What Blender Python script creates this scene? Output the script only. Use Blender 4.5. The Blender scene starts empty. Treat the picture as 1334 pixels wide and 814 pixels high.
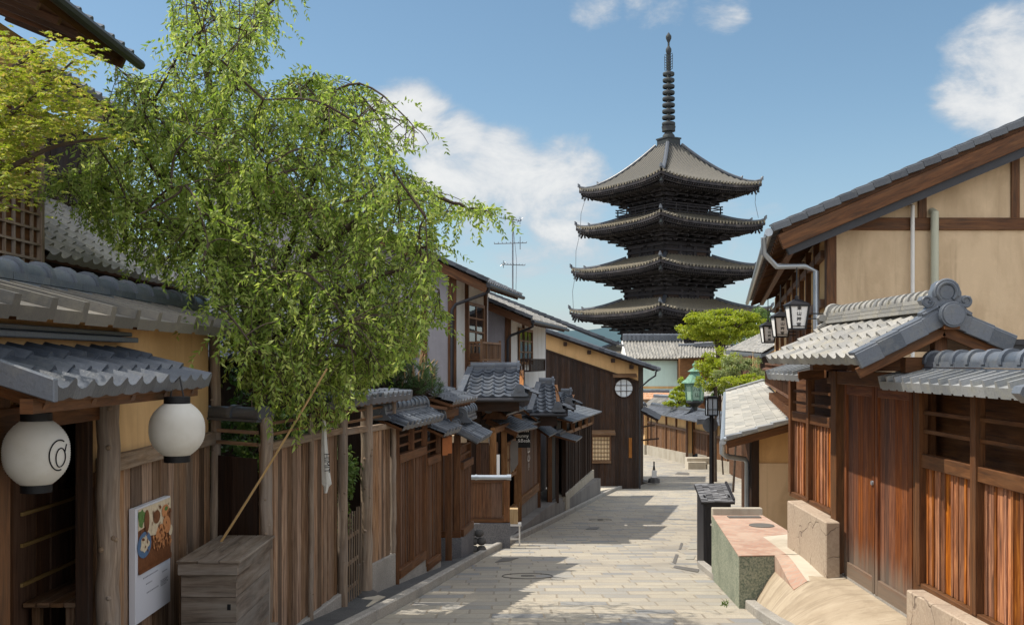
import bpy, math, random
import numpy as np
from mathutils import Vector as V, Matrix
random.seed(7)
SC = bpy.context.scene
COL = SC.collection
R = math.radians
F, CX, CY, ZC = 1300.0, 667.0, 470.0, 7.0      # focal length in photo pixels, principal column, horizon row, eye level

# ------------------------------------------------------------------ camera
cam = bpy.data.cameras.new('camera'); co = bpy.data.objects.new('camera', cam); COL.objects.link(co)
cam.sensor_width = 36; cam.lens = 36 * F / 1334.0
cam.shift_y = (CY - 407.0) / 1334.0
cam.clip_end = 20000; cam.clip_start = 0.05
co.location = (0, 0, ZC); co.rotation_euler = (R(90), 0, 0)
SC.camera = co
# ------------------------------------------------------------------ sun and sky
SUN_DIR = V((1.0, -0.13, -1.62)).normalized()    # the way the light travels: high, from the left
sl = bpy.data.lights.new('sun', 'SUN'); so = bpy.data.objects.new('sun', sl); COL.objects.link(so)
sl.energy = 4.4; sl.angle = R(0.53); sl.color = (1.0, 0.93, 0.82)
so.rotation_euler = SUN_DIR.to_track_quat('-Z', 'Y').to_euler(); so.location = (-20, 0, 40)
SC.view_settings.view_transform = 'Standard'; SC.view_settings.look = 'None'
SC.view_settings.exposure = 0.29; SC.view_settings.gamma = 1.0; SC.view_settings.use_curve_mapping = False
SC.cycles.max_bounces = 7; SC.cycles.diffuse_bounces = 4; SC.cycles.transparent_max_bounces = 8
SC.cycles.glossy_bounces = 3; SC.cycles.transmission_bounces = 3
BACK_FILL = (16.0, 16.2, 16.8)  # colour of the added fill light in the sky out of view
SKY_STRENGTH = 0.095
w = bpy.data.worlds.new('World'); SC.world = w; w.use_nodes = True

class NT:
    """a thin wrapper for building node trees"""
    def __init__(s, tree): s.t = tree; s.n = tree.nodes; s.l = tree.links
    def new(s, typ, **kw):
        n = s.n.new(typ)
        for k, v in kw.items(): setattr(n, k, v)
        return n
    def link(s, a, b): s.l.new(a, b)
    def setin(s, n, key, val):
        i = n.inputs[key]
        if hasattr(val, 'is_linked') or isinstance(val, bpy.types.NodeSocket): s.link(val, i)
        else:
            if isinstance(val, (tuple, list)) and len(val) == 3 and i.type == 'RGBA': val = (*val, 1)
            i.default_value = val
    def math(s, op, a, b=0.0, c=None, clamp=False):
        n = s.new('ShaderNodeMath', operation=op); n.use_clamp = clamp
        s.setin(n, 0, a); s.setin(n, 1, b)
        if c is not None: s.setin(n, 2, c)
        return n.outputs[0]
    def mix(s, fac, a, b, blend='MIX'):
        n = s.new('ShaderNodeMix', data_type='RGBA', blend_type=blend)
        s.setin(n, 0, fac); s.setin(n, 6, a); s.setin(n, 7, b)
        return n.outputs[2]
    def noise(s, vec, scale, detail=4, rough=0.55, dist=0.0):
        n = s.new('ShaderNodeTexNoise'); s.link(vec, n.inputs['Vector'])
        n.inputs['Scale'].default_value = scale; n.inputs['Detail'].default_value = detail
        n.inputs['Roughness'].default_value = rough; n.inputs['Distortion'].default_value = dist
        return n.outputs['Fac']
    def ramp(s, fac, stops):
        n = s.new('ShaderNodeValToRGB'); s.link(fac, n.inputs[0]); e = n.color_ramp.elements
        while len(e) < len(stops): e.new(0.5)
        for el, (p, c) in zip(e, stops): el.position = p; el.color = (*c, 1) if len(c) == 3 else c
        return n.outputs[0]
    def smooth(s, val, lo, hi, a=0.0, b=1.0):
        n = s.new('ShaderNodeMapRange', interpolation_type='SMOOTHSTEP')
        s.setin(n, 0, val)
        for k, x in zip((1, 2, 3, 4), (lo, hi, a, b)): n.inputs[k].default_value = x
        return n.outputs[0]
    def mapping(s, vec, scale=(1, 1, 1), loc=(0, 0, 0), rot=(0, 0, 0)):
        n = s.new('ShaderNodeMapping'); s.link(vec, n.inputs['Vector'])
        n.inputs['Scale'].default_value = scale; n.inputs['Location'].default_value = loc; n.inputs['Rotation'].default_value = rot
        return n.outputs[0]
    def vadd(s, a, b):
        n = s.new('ShaderNodeVectorMath', operation='ADD'); s.setin(n, 0, a); s.setin(n, 1, b); return n.outputs[0]

def build_world():
    nt = NT(w.node_tree); nt.n.clear()
    out = nt.new('ShaderNodeOutputWorld'); bg = nt.new('ShaderNodeBackground')
    sky = nt.new('ShaderNodeTexSky', sky_type='NISHITA'); sky.sun_disc = False
    sky.sun_elevation = math.asin(-SUN_DIR.z)
    sky.sun_rotation = math.atan2(-SUN_DIR.x, -SUN_DIR.y)
    sky.altitude = 100; sky.air_density = 1.0; sky.dust_density = 0.6; sky.ozone_density = 2.2
    tc = nt.new('ShaderNodeTexCoord'); d = tc.outputs['Generated']
    def lobe(px, py, rad):                       # a soft patch of sky round one direction
        c = V(((px - CX) / F, 1.0, (CY - py) / F)).normalized()
        n = nt.new('ShaderNodeVectorMath', operation='DOT_PRODUCT'); nt.link(d, n.inputs[0]); n.inputs[1].default_value = c
        return nt.smooth(n.outputs['Value'], math.cos(rad / F), 1.0)
    total = None
    for px, py, rad, wgt in [(530, 155, 85, .95), (585, 205, 95, .9), (650, 240, 110, .95), (730, 255, 110, .9), (690, 320, 130, .6), (780, 300, 130, .55),
                             (940, 300, 120, .35), (1310, 90, 115, 1.0), (1260, 110, 60, .55), (1345, 150, 110, .9), (860, -5, 75, .75), (935, 5, 65, .75), (780, -10, 70, .6), (700, 395, 110, .35), (950, 380, 120, .5), (620, 330, 140, .5), (740, 390, 120, .5),
                             (320, 110, 60, .5), (-200, 160, 300, .7), (1700, 200, 300, .7), (1900, -300, 250, .6)]:
        t = nt.math('MULTIPLY', lobe(px, py, rad), wgt)
        total = t if total is None else nt.math('MAXIMUM', total, t)
    mv = nt.mapping(d, scale=(1, 1, 1.7))
    n1 = nt.noise(mv, 10.0, 10, 0.62, 0.3); n2 = nt.noise(mv, 3.0, 4, 0.5)
    dens = nt.math('ADD', nt.math('MULTIPLY', n1, 1.35), nt.math('MULTIPLY', n2, 0.3))
    dens = nt.math('ADD', nt.math('MULTIPLY', total, 0.80), nt.math('SUBTRACT', dens, 1.17))
    cl = nt.smooth(dens, -0.02, 0.36)
    shade = nt.mix(nt.smooth(dens, 0.1, 0.55), (5.0, 5.4, 5.9), (8.0, 7.9, 7.7))
    # the air thickens to a pale veil towards the horizon
    sep = nt.new('ShaderNodeSeparateXYZ'); nt.link(d, sep.inputs[0])
    veil = nt.smooth(sep.outputs['Z'], 0.0, 0.26, 0.40, 0.0)
    skyc = nt.mix(veil, sky.outputs[0], (3.3, 4.3, 5.4))
    hue = nt.new('ShaderNodeHueSaturation'); nt.link(skyc, hue.inputs['Color'])
    hue.inputs['Saturation'].default_value = 1.0; hue.inputs['Hue'].default_value = 0.487; hue.inputs['Value'].default_value = 1.13
    col = nt.mix(nt.math('MULTIPLY', cl, 0.88), hue.outputs[0], shade)
    # bright fill added to the unseen sky behind and overhead, to lift the shadows
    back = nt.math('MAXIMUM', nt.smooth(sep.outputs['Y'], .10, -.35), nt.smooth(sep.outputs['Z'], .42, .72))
    fill_mask = nt.math('MULTIPLY', back, nt.smooth(nt.math('ADD', n1, n2), .78, 1.12))
    col = nt.mix(nt.math('MULTIPLY', fill_mask, .92), col, BACK_FILL)
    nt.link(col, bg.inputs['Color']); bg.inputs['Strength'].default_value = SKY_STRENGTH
    nt.link(bg.outputs[0], out.inputs['Surface'])
build_world()

# ------------------------------------------------------------------ measuring
def W(x, y, d): return V(((x - CX) / F * d, d, ZC - (y - CY) / F * d))
def XX(x, d): return (x - CX) / F * d
def ZY(y, d): return ZC - (y - CY) / F * d
GP = [(-60, -6.0), (-20, -1.0), (0, 1.6), (11.9, 3.12), (14.85, 3.42), (21.5, 4.16), (31.9, 5.2), (46.2, 6.2), (55, 6.75), (61, 7.02), (80, 7.5), (120, 8.0), (200, 9.0), (9000, 9.0)]
def interp(pts, d):
    for (a, x), (b, y) in zip(pts, pts[1:]):
        if d <= b: return x + (y - x) * (d - a) / (b - a)
    return pts[-1][1]
def drop(d): return (interp(GP, d - 1.5) + interp(GP, d) + interp(GP, d + 1.5)) / 3
def zg(d): return ZC - drop(d)
XLP = [(-60, -9.0), (0, -3.0), (8.6, -2.02), (11.9, -1.62), (14.85, -1.22), (21.5, -.45), (31.9, 1.3), (46.2, 4.37), (50, 5.3), (53, 6.7), (56, 7.9), (58, 7.0), (62, 5.0), (90, -2.0)]
XRP = [(-60, 2.2), (11.9, 2.96), (14.85, 3.17), (18.6, 3.45), (20.5, 4.4), (25, 5.6), (31, 7.4), (45, 10.5), (61, 14.0), (80, 10.9), (95, 8.0)]

# ------------------------------------------------------------------ mesh builder
class MB:
    def __init__(s): s.v = []; s.f = []; s.uv = []; s.mi = []
    def face(s, pts, uvs=None, mi=0):
        b = len(s.v); s.v += [tuple(p) for p in pts]; s.f.append(tuple(range(b, b + len(pts))))
        s.uv += uvs if uvs else [(0, 0)] * len(pts); s.mi.append(mi)
    def idx(s, verts, faces, uvs=None, mi=0):
        b = len(s.v); s.v += [tuple(p) for p in verts]
        for k, fc in enumerate(faces):
            s.f.append(tuple(b + i for i in fc)); s.mi.append(mi)
            s.uv += [uvs[i] for i in fc] if uvs else [(0, 0)] * len(fc)
    def obox(s, c, X, Y, Z, mi=0):
        """box from its centre and three half axes; uv runs along its longest axis, in metres"""
        c, X, Y, Z = V(c), V(X), V(Y), V(Z); ax = [X, Y, Z]; L = [a.length for a in ax]; k = L.index(max(L))
        ou, ov = random.random() * 40, random.random() * 40
        vs = [c + X * a + Y * b + Z * e for a in (-1, 1) for b in (-1, 1) for e in (-1, 1)]
        base = len(s.v); s.v += [tuple(p) for p in vs]
        flip = X.cross(Y).dot(Z) < 0
        sg = [(a, b, e) for a in (-1, 1) for b in (-1, 1) for e in (-1, 1)]
        for fc, nax in (((0, 1, 3, 2), 0), ((4, 6, 7, 5), 0), ((0, 4, 5, 1), 1), ((2, 3, 7, 6), 1), ((0, 2, 6, 4), 2), ((1, 5, 7, 3), 2)):
            o = [j for j in range(3) if j != nax]
            if k in o: ua = k; va = [j for j in o if j != k][0]
            else: ua, va = o
            ids = list(fc) if not flip else list(reversed(fc))
            s.f.append(tuple(base + i for i in ids)); s.mi.append(mi)
            s.uv += [(ou + sg[i][ua] * L[ua], ov + sg[i][va] * L[va] + nax * 1.7) for i in ids]
    def box(s, x0, x1, y0, y1, z0, z1, mi=0):
        s.obox(((x0 + x1) / 2, (y0 + y1) / 2, (z0 + z1) / 2), ((x1 - x0) / 2, 0, 0), (0, (y1 - y0) / 2, 0), (0, 0, (z1 - z0) / 2), mi)
    def bar(s, p0, p1, wd, ht, up=(0, 0, 1), mi=0):
        p0, p1, up = V(p0), V(p1), V(up); a = (p1 - p0) / 2; side = a.cross(up)
        if side.length < 1e-6: side = a.cross(V((1, 0, 0)))
        side.normalize(); u = side.cross(a).normalized()
        s.obox((p0 + p1) / 2, a, side * wd / 2, u * ht / 2, mi)
    def prism(s, poly, ext, mi=0):
        """a flat outline (3D points) pushed along ext"""
        ext = V(ext); poly = [V(p) for p in poly]; n = len(poly)
        nrm = V((0, 0, 0))
        for i in range(n): nrm += poly[i].cross(poly[(i + 1) % n])
        if nrm.dot(ext) > 0: poly.reverse()
        b = len(s.v); s.v += [tuple(p) for p in poly] + [tuple(p + ext) for p in poly]
        o = poly[0]; e1 = (poly[1] - poly[0]).normalized(); nn = nrm.normalized(); e2 = nn.cross(e1)
        def uvp(p): return ((p - o).dot(e1), (p - o).dot(e2))
        s.f.append(tuple(range(b, b + n))); s.mi.append(mi); s.uv += [uvp(p) for p in poly]
        s.f.append(tuple(range(b + 2 * n - 1, b + n - 1, -1))); s.mi.append(mi); s.uv += [uvp(p) for p in reversed(poly)]
        acc = 0; el = ext.length
        for i in range(n):
            j = (i + 1) % n; ln = (poly[j] - poly[i]).length
            s.f.append((b + i, b + n + i, b + n + j, b + j)); s.mi.append(mi)
            s.uv += [(acc, 0), (acc, el), (acc + ln, el), (acc + ln, 0)]; acc += ln
    def tube(s, pts, rad, n=8, caps=True, mi=0, arc=(0, 2 * math.pi), up=None):
        pts = [V(p) for p in pts]; m = len(pts)
        if not isinstance(rad, (list, tuple)): rad = [rad] * m
        full = abs(arc[1] - arc[0] - 2 * math.pi) < 1e-6; k = n if full else n + 1
        b = len(s.v); ou = random.random() * 30; lens = [0]
        for i in range(1, m): lens.append(lens[-1] + (pts[i] - pts[i - 1]).length)
        ref = V(up) if up else None
        uvv = []
        prev = None
        for i in range(m):
            t = (pts[min(i + 1, m - 1)] - pts[max(i - 1, 0)]).normalized()
            if ref is not None: e2 = (ref - t * ref.dot(t)).normalized()
            elif prev is not None: e2 = (prev - t * prev.dot(t)).normalized()
            else:
                q = V((0, 0, 1)) if abs(t.z) < .9 else V((1, 0, 0)); e2 = (q - t * q.dot(t)).normalized()
            prev = e2; e1 = e2.cross(t)
            for j in range(k):
                a = arc[0] + (arc[1] - arc[0]) * j / n
                s.v.append(tuple(pts[i] + (e1 * math.cos(a) + e2 * math.sin(a)) * rad[i])); uvv.append((ou + lens[i], a * max(rad[0], .02)))
        for i in range(m - 1):
            for j in range(n):
                j2 = (j + 1) % k
                q = (i * k + j, (i + 1) * k + j, (i + 1) * k + j2, i * k + j2)
                s.f.append(tuple(b + x for x in q)); s.mi.append(mi); s.uv += [uvv[x] for x in q]
        if caps:
            for i, rv in ((0, False), (m - 1, True)):
                ids = [b + i * k + j for j in range(k)]
                if rv: ids.reverse()
                s.f.append(tuple(ids)); s.mi.append(mi); s.uv += [(0.1 * math.cos(j), .1 * math.sin(j)) for j in range(k)]
    def lathe(s, prof, c, n=24, mi=0, caps=True, sx=1.0):
        c = V(c); b = len(s.v); m = len(prof)
        for r_, z in prof:
            for j in range(n):
                a = 2 * math.pi * j / n; s.v.append((c.x + r_ * math.cos(a) * sx, c.y + r_ * math.sin(a), c.z + z))
        for i in range(m - 1):
            for j in range(n):
                j2 = (j + 1) % n
                s.f.append((b + i * n + j, b + i * n + j2, b + (i + 1) * n + j2, b + (i + 1) * n + j)); s.mi.append(mi)
                s.uv += [(j / n, prof[i][1]), ((j + 1) / n, prof[i][1]), ((j + 1) / n, prof[i + 1][1]), (j / n, prof[i + 1][1])]
        if caps:
            s.f.append(tuple(b + j for j in reversed(range(n)))); s.mi.append(mi); s.uv += [(0, 0)] * n
            s.f.append(tuple(b + (m - 1) * n + j for j in range(n))); s.mi.append(mi); s.uv += [(0, 0)] * n
    def disc(s, c, nrm, r_, th, n=20, mi=0):
        nrm = V(nrm).normalized(); s.tube([V(c), V(c) + nrm * th], r_, n, True, mi)
    def text(s, body, o, right, up, size, mi=0, lift=0.0, bold=0.0):
        cu = bpy.data.curves.new('t', 'FONT'); cu.body = body; cu.align_x = 'CENTER'; cu.align_y = 'CENTER'; cu.resolution_u = 3; cu.offset = bold
        ob = bpy.data.objects.new('t', cu); COL.objects.link(ob); bpy.context.view_layer.update()
        me = bpy.data.meshes.new_from_object(ob.evaluated_get(bpy.context.evaluated_depsgraph_get()))
        o, right, up = V(o), V(right).normalized() * size, V(up).normalized() * size
        nr = right.cross(up).normalized() * lift
        vs = [o + right * p.co.x + up * p.co.y + nr for p in me.vertices]
        s.idx(vs, [tuple(p.vertices) for p in me.polygons], None, mi)
        bpy.data.objects.remove(ob); bpy.data.curves.remove(cu); bpy.data.meshes.remove(me)

def world_of(o):
    m = o.matrix_basis.copy()
    while o.parent: o = o.parent; m = o.matrix_basis @ m
    return m
def to_obj(name, mb, mats, parent=None, bev=0.0, smooth=None, label=None, local=False, loc=None):
    me = bpy.data.meshes.new(name)
    vs = np.array(mb.v, dtype=np.float64).reshape(-1, 3)
    if parent is not None and not local:
        inv = np.array(world_of(parent).inverted()); vs = vs @ inv[:3, :3].T + inv[:3, 3]
    elif loc is not None: vs = vs - np.array(loc)
    me.from_pydata(vs.tolist(), [], mb.f)
    uvl = me.uv_layers.new(name='UVMap'); uvl.data.foreach_set('uv', np.array(mb.uv, dtype=np.float32).ravel())
    if not isinstance(mats, (list, tuple)): mats = [mats]
    for m in mats: me.materials.append(M[m] if isinstance(m, str) else m)
    me.polygons.foreach_set('material_index', np.array(mb.mi, dtype=np.int32))
    if smooth is not None:
        me.shade_smooth()
        if smooth > 0: me.set_sharp_from_angle(angle=R(smooth))
    me.update()
    o = bpy.data.objects.new(name, me); COL.objects.link(o)
    if parent is not None: o.parent = parent
    elif loc is not None: o.location = loc
    if bev:
        b = o.modifiers.new('bevel', 'BEVEL'); b.width = bev; b.segments = 1; b.limit_method = 'ANGLE'; b.angle_limit = R(50)
        b.harden_normals = False
    if label: o['label'] = label
    return o
part = to_obj
def thing(name, label, cat, loc, group=None, rz=0.0):
    o = bpy.data.objects.new(name, None); COL.objects.link(o); o.empty_display_size = .2
    o.location = loc; o.rotation_euler = (0, 0, rz); o['label'] = label; o['category'] = cat
    if group: o['group'] = group
    return o
def single(name, mb, mats, label, cat, loc, group=None, **kw):
    o = to_obj(name, mb, mats, loc=loc, **kw); o['label'] = label; o['category'] = cat
    if group: o['group'] = group
    return o
def struct(name, mb, mats, kind='structure', **kw):
    o = to_obj(name, mb, mats, **kw); o['kind'] = kind; return o
def copy_tree(o, parent=None):
    c = o.copy(); COL.objects.link(c); c.parent = parent
    for ch in list(o.children): copy_tree(ch, c)
    return c
# ------------------------------------------------------------------ materials
M = {}
def mat(name):
    m = bpy.data.materials.new(name); m.use_nodes = True; nt = NT(m.node_tree); nt.n.clear()
    out = nt.new('ShaderNodeOutputMaterial'); bs = nt.new('ShaderNodeBsdfPrincipled'); nt.link(bs.outputs[0], out.inputs[0])
    M[name] = m
    return m, nt, bs, out
def bump(nt, bs, h, strength, dist=0.01):
    b = nt.new('ShaderNodeBump'); b.inputs['Strength'].default_value = strength; b.inputs['Distance'].default_value = dist
    nt.link(h, b.inputs['Height']); nt.link(b.outputs[0], bs.inputs['Normal'])
def islands(nt): return nt.new('ShaderNodeNewGeometry').outputs['Random Per Island']
def wood(name, dark, mid, light, grain=16.0, rough=.75, grey=None, grey_amt=0.0, foot=None, var=.35, spec=.25, bstr=.5):
    """uv along the grain in metres; every board differs; grey = weathering in streaks; foot = worn grey below a height of its own"""
    m, nt, bs, out = mat(name)
    uv = nt.new('ShaderNodeUVMap').outputs[0]; obj = nt.new('ShaderNodeTexCoord').outputs['Object']; rnd = islands(nt)
    off = nt.new('ShaderNodeCombineXYZ'); nt.link(nt.math('MULTIPLY', rnd, 37.0), off.inputs[0]); nt.link(nt.math('MULTIPLY', rnd, 91.0), off.inputs[1]); nt.link(nt.math('MULTIPLY', rnd, 11.0), off.inputs[2])
    v = nt.vadd(uv, off.outputs[0])
    g = nt.noise(nt.mapping(v, scale=(.9, grain, 1)), 2.2, 6, .62, .6)
    fine = nt.noise(nt.mapping(v, scale=(2.5, grain * 6, 1)), 2.5, 3, .6)
    gg = nt.math('ADD', nt.math('MULTIPLY', g, .75), nt.math('MULTIPLY', fine, .25))
    c = nt.ramp(gg, [(.32, dark), (.5, mid), (.68, light)])
    if grey is not None:
        st = nt.noise(nt.mapping(v, scale=(.5, 5.0, 1)), 1.4, 5, .6)
        bl = nt.noise(obj, 1.3, 4, .6)
        f = nt.smooth(nt.math('ADD', nt.math('MULTIPLY', st, .6), nt.math('MULTIPLY', bl, .5)), .44, .72, 0.0, 1.0)
        c = nt.mix(nt.math('MULTIPLY', f, grey_amt), c, grey)
    if foot is not None:
        z0, z1, fc = foot
        sep = nt.new('ShaderNodeSeparateXYZ'); nt.link(obj, sep.inputs[0])
        wv = nt.noise(nt.mapping(v, scale=(.6, 7.0, 1)), 1.5, 4, .6)
        zz = nt.math('ADD', sep.outputs[2], nt.math('MULTIPLY', nt.math('SUBTRACT', wv, .5), -.55))
        c = nt.mix(nt.smooth(zz, z0, z1, 0.85, 0.0), c, fc)
    hs = nt.new('ShaderNodeHueSaturation'); nt.link(c, hs.inputs['Color'])
    nt.link(nt.math('ADD', nt.math('MULTIPLY', nt.math('FRACT', nt.math('MULTIPLY', rnd, 7.31)), 2 * var), 1 - var), hs.inputs['Value'])
    nt.link(nt.math('ADD', nt.math('MULTIPLY', nt.math('FRACT', nt.math('MULTIPLY', rnd, 13.7)), .3), .85), hs.inputs['Saturation'])
    nt.link(hs.outputs[0], bs.inputs['Base Color'])
    bs.inputs['Roughness'].default_value = rough; bs.inputs['Specular IOR Level'].default_value = spec
    bump(nt, bs, gg, bstr, .006)
    return m
wood('wood_red', (.030, .010, .005), (.26, .088, .031), (.62, .265, .095), 13, .62, (.13, .075, .045), .4, None, .5, .3, .9)
wood('wood_door', (.030, .011, .007), (.135, .046, .020), (.29, .11, .045), 13, .62, (.10, .05, .03), .35, (.12, .62, (.15, .125, .10)), .25, .3, .7)
wood('wood_grey', (.034, .018, .011), (.20, .115, .066), (.37, .245, .155), 16, .85, (.26, .205, .155), .4, None, .48, .2, .9)
wood('wood_post', (.10, .065, .042), (.22, .155, .105), (.36, .275, .195), 10, .8, (.26, .23, .20), .6, None, .15, .2, .6)
wood('wood_brown', (.035, .016, .009), (.115, .052, .026), (.20, .098, .050), 15, .65, (.16, .11, .075), .3, None, .22, .3, .5)
wood('wood_warm', (.045, .022, .012), (.18, .092, .046), (.29, .16, .08), 13, .7, (.14, .09, .06), .3, None, .3)
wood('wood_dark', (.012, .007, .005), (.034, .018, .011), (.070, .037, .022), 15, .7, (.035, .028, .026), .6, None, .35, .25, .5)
wood('wood_timber', (.035, .016, .009), (.11, .050, .025), (.20, .095, .048), 9, .6, (.15, .10, .06), .25, None, .2, .3, .4)
wood('wood_orange', (.14, .055, .02), (.28, .125, .048), (.38, .19, .08), 10, .55, None, 0, None, .2, .3, .4)
wood('wood_pale', (.30, .21, .12), (.42, .31, .19), (.52, .40, .26), 10, .7, None, 0, None, .1)
wood('wood_black', (.006, .006, .008), (.013, .013, .016), (.030, .029, .032), 12, .5, (.04, .04, .045), .35, None, .4, .35, .6)
wood('wood_chest', (.05, .036, .027), (.14, .108, .083), (.25, .205, .165), 7, .85, (.25, .225, .195), .8, None, .15, .2, .7)
wood('bamboo', (.30, .19, .09), (.40, .27, .13), (.48, .34, .18), 5, .5, None, 0, None, .1)
wood('balcony_wood', (.09, .045, .022), (.20, .105, .052), (.30, .17, .09), 10, .6, None, 0, None, .2)
wood('pagoda_wood', (.012, .012, .015), (.030, .028, .032), (.075, .064, .058), 8, .8, None, 0, None, .3)

def tile(name, c1, c2, lichen, lich_amt=.5, rough=.42, spec=.5):
    m, nt, bs, out = mat(name); rnd = islands(nt); obj = nt.new('ShaderNodeTexCoord').outputs['Object']
    c = nt.mix(rnd, c1, c2)
    n = nt.noise(obj, 7.0, 6, .65); n2 = nt.noise(obj, 45.0, 3, .6)
    c = nt.mix(nt.math('MULTIPLY', nt.smooth(n, .45, .72), lich_amt), c, lichen)
    c = nt.mix(nt.math('MULTIPLY', n2, .5), c, (.03, .033, .038), 'MIX') if lich_amt < .3 else nt.mix(nt.smooth(n2, .50, .75, 0, .35), c, (.06, .06, .06))
    nt.link(c, bs.inputs['Base Color'])
    nt.link(nt.math('ADD', nt.math('MULTIPLY', n, .3), rough - .15), bs.inputs['Roughness']); bs.inputs['Specular IOR Level'].default_value = spec
    bump(nt, bs, nt.math('ADD', n, nt.math('MULTIPLY', n2, .6)), .5, .008)
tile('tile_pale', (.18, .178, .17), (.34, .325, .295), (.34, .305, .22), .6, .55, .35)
tile('tile_grey', (.034, .042, .056), (.088, .100, .120), (.13, .13, .12), .3, .38, .4)
tile('tile_mid', (.18, .19, .20), (.30, .305, .305), (.32, .31, .25), .5, .45)
tile('tile_dark', (.045, .052, .065), (.10, .11, .125), (.15, .15, .14), .3, .36)
tile('tile_worn', (.085, .078, .068), (.19, .17, .14), (.20, .175, .13), .6, .55)
tile('tile_ridge', (.065, .078, .098), (.125, .14, .165), (.17, .17, .16), .5, .40)
tile('tile_pagoda', (.095, .088, .072), (.26, .22, .15), (.075, .078, .08), .8, .65, .3)
wood('slat_grey', (.05, .052, .058), (.11, .112, .12), (.20, .20, .205), 14, .8, (.24, .24, .25), .5, None, .35)
tile('sheet_roof', (.085, .10, .12), (.12, .135, .15), (.16, .17, .17), .5, .40)
tile('shingle_pale', (.30, .295, .27), (.44, .42, .37), (.33, .30, .25), .5, .7, .3)

def simple(name, col, rough=.6, metal=0.0, spec=.4, nscale=6.0, namt=.25, other=None, bstr=.1, bscale=60.0, emit=0):
    m, nt, bs, out = mat(name); obj = nt.new('ShaderNodeTexCoord').outputs['Object']
    n = nt.noise(obj, nscale, 5, .6)
    oth = other or tuple(x * .6 for x in col)
    c = nt.mix(nt.math('MULTIPLY', nt.smooth(n, .35, .7), namt), col, oth)
    nt.link(c, bs.inputs['Base Color']); bs.inputs['Roughness'].default_value = rough; bs.inputs['Metallic'].default_value = metal
    bs.inputs['Specular IOR Level'].default_value = spec
    if bstr: bump(nt, bs, nt.noise(obj, bscale, 4, .6), bstr, .01)
    return m, nt, bs
def plaster(name, col, stain, bs_=.25):
    m, nt, bs, out = mat(name); obj = nt.new('ShaderNodeTexCoord').outputs['Object']
    n = nt.noise(nt.mapping(obj, scale=(1, 1, .35)), 1.6, 6, .6, .4); n2 = nt.noise(obj, 5.5, 5, .6)
    c = nt.mix(nt.math('MULTIPLY', nt.smooth(n, .40, .68), .75), col, stain)
    stv = nt.noise(nt.mapping(obj, scale=(7, 7, .35)), 1.0, 5, .65); c = nt.mix(nt.smooth(stv, .52, .78, 0, .5), c, tuple(x * .72 for x in stain))
    c = nt.mix(nt.math('MULTIPLY', nt.smooth(n2, .5, .75), .25), c, tuple(min(1, x * 1.2) for x in col))
    nt.link(c, bs.inputs['Base Color']); bs.inputs['Roughness'].default_value = .9; bs.inputs['Specular IOR Level'].default_value = .15
    bump(nt, bs, nt.math('ADD', nt.noise(obj, 90, 4, .65), nt.math('MULTIPLY', nt.noise(obj, 3.5, 4, .6, 1.2), 2.5)), bs_, .012)
plaster('plaster_ochre', (.60, .385, .185), (.45, .28, .125))
plaster('plaster_gable', (.61, .46, .30), (.44, .32, .20))
plaster('plaster_white', (.70, .69, .66), (.58, .56, .52), .12)
plaster('plaster_grey', (.30, .29, .31), (.235, .225, .245), .12)
plaster('plaster_orange', (.66, .42, .20), (.54, .33, .15), .1)
plaster('plaster_green', (.52, .66, .60), (.47, .60, .55), .05)
simple('copper_pale', (.30, .43, .33), .7, .0, .3, 9, .5, (.16, .27, .20))
plaster('concrete', (.40, .36, .29), (.29, .25, .195), .35)
plaster('apron_concrete', (.43, .355, .26), (.31, .245, .17), .4)
_m = M['apron_concrete']; _nt = NT(_m.node_tree); _bs = [n for n in _nt.n if n.type == 'BSDF_PRINCIPLED'][0]; _o = _nt.new('ShaderNodeTexCoord').outputs['Object']
_src = _bs.inputs['Base Color'].links[0].from_socket; _st = _nt.noise(_nt.mapping(_o, scale=(1.1, 6.5, 1), rot=(0, 0, .35)), 1.0, 6, .62, 1.6)
_nt.link(_nt.mix(_nt.smooth(_st, .46, .68, 0, .65), _src, (.235, .185, .13)), _bs.inputs['Base Color'])
plaster('concrete_light', (.52, .465, .375), (.40, .345, .265), .3)
plaster('concrete_grey', (.22, .205, .19), (.15, .14, .13), .3)
simple('metal_dark', (.035, .035, .04), .45, .3, .5, 5, .4)
simple('metal_grey', (.22, .24, .26), .40, .4, .5, 5, .4)
simple('metal_black', (.014, .014, .016), .40, .2, .5, 5, .4)
simple('pipe_white', (.72, .70, .66), .45, 0, .4, 3, .2)
simple('pipe_green', (.46, .46, .35), .5, 0, .4, 3, .2)
simple('pipe_metal', (.42, .46, .50), .35, .6, .5, 4, .3)
simple('copper_green', (.16, .29, .21), .7, .1, .3, 9, .75, (.06, .135, .095))
simple('iron_patina', (.040, .044, .052), .7, .3, .3, 3, .45, (.06, .075, .05))
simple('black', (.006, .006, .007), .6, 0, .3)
simple('white_cloth', (.62, .61, .57), .9, 0, .1, 14, .35, (.45, .43, .39))
simple('ink', (.012, .012, .014), .8, 0, .1, 6, .1, None, 0)
simple('ink_grey', (.25, .25, .28), .8, 0, .1, 6, .1, None, 0)
simple('letter_white', (.75, .75, .72), .7, 0, .1, 6, .1, None, 0)
simple('sign_orange', (.36, .12, .035), .6, 0, .3, 20, .3)
simple('rust', (.42, .17, .07), .9, 0, .1, 9, .8, (.60, .48, .36))
simple('rock_dark', (.075, .072, .07), .85, 0, .3, 7, .5, (.13, .125, .12), .6, 14)
_m, _nt, _bs = simple('red_tiles_ground', (.40, .255, .19), .85, 0, .2, 4, .7, (.33, .19, .14), 0)
_o = _nt.new('ShaderNodeTexCoord').outputs['Object']; _b = _nt.new('ShaderNodeTexBrick'); _nt.link(_nt.mapping(_o, rot=(0, 0, .6)), _b.inputs['Vector'])
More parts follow.
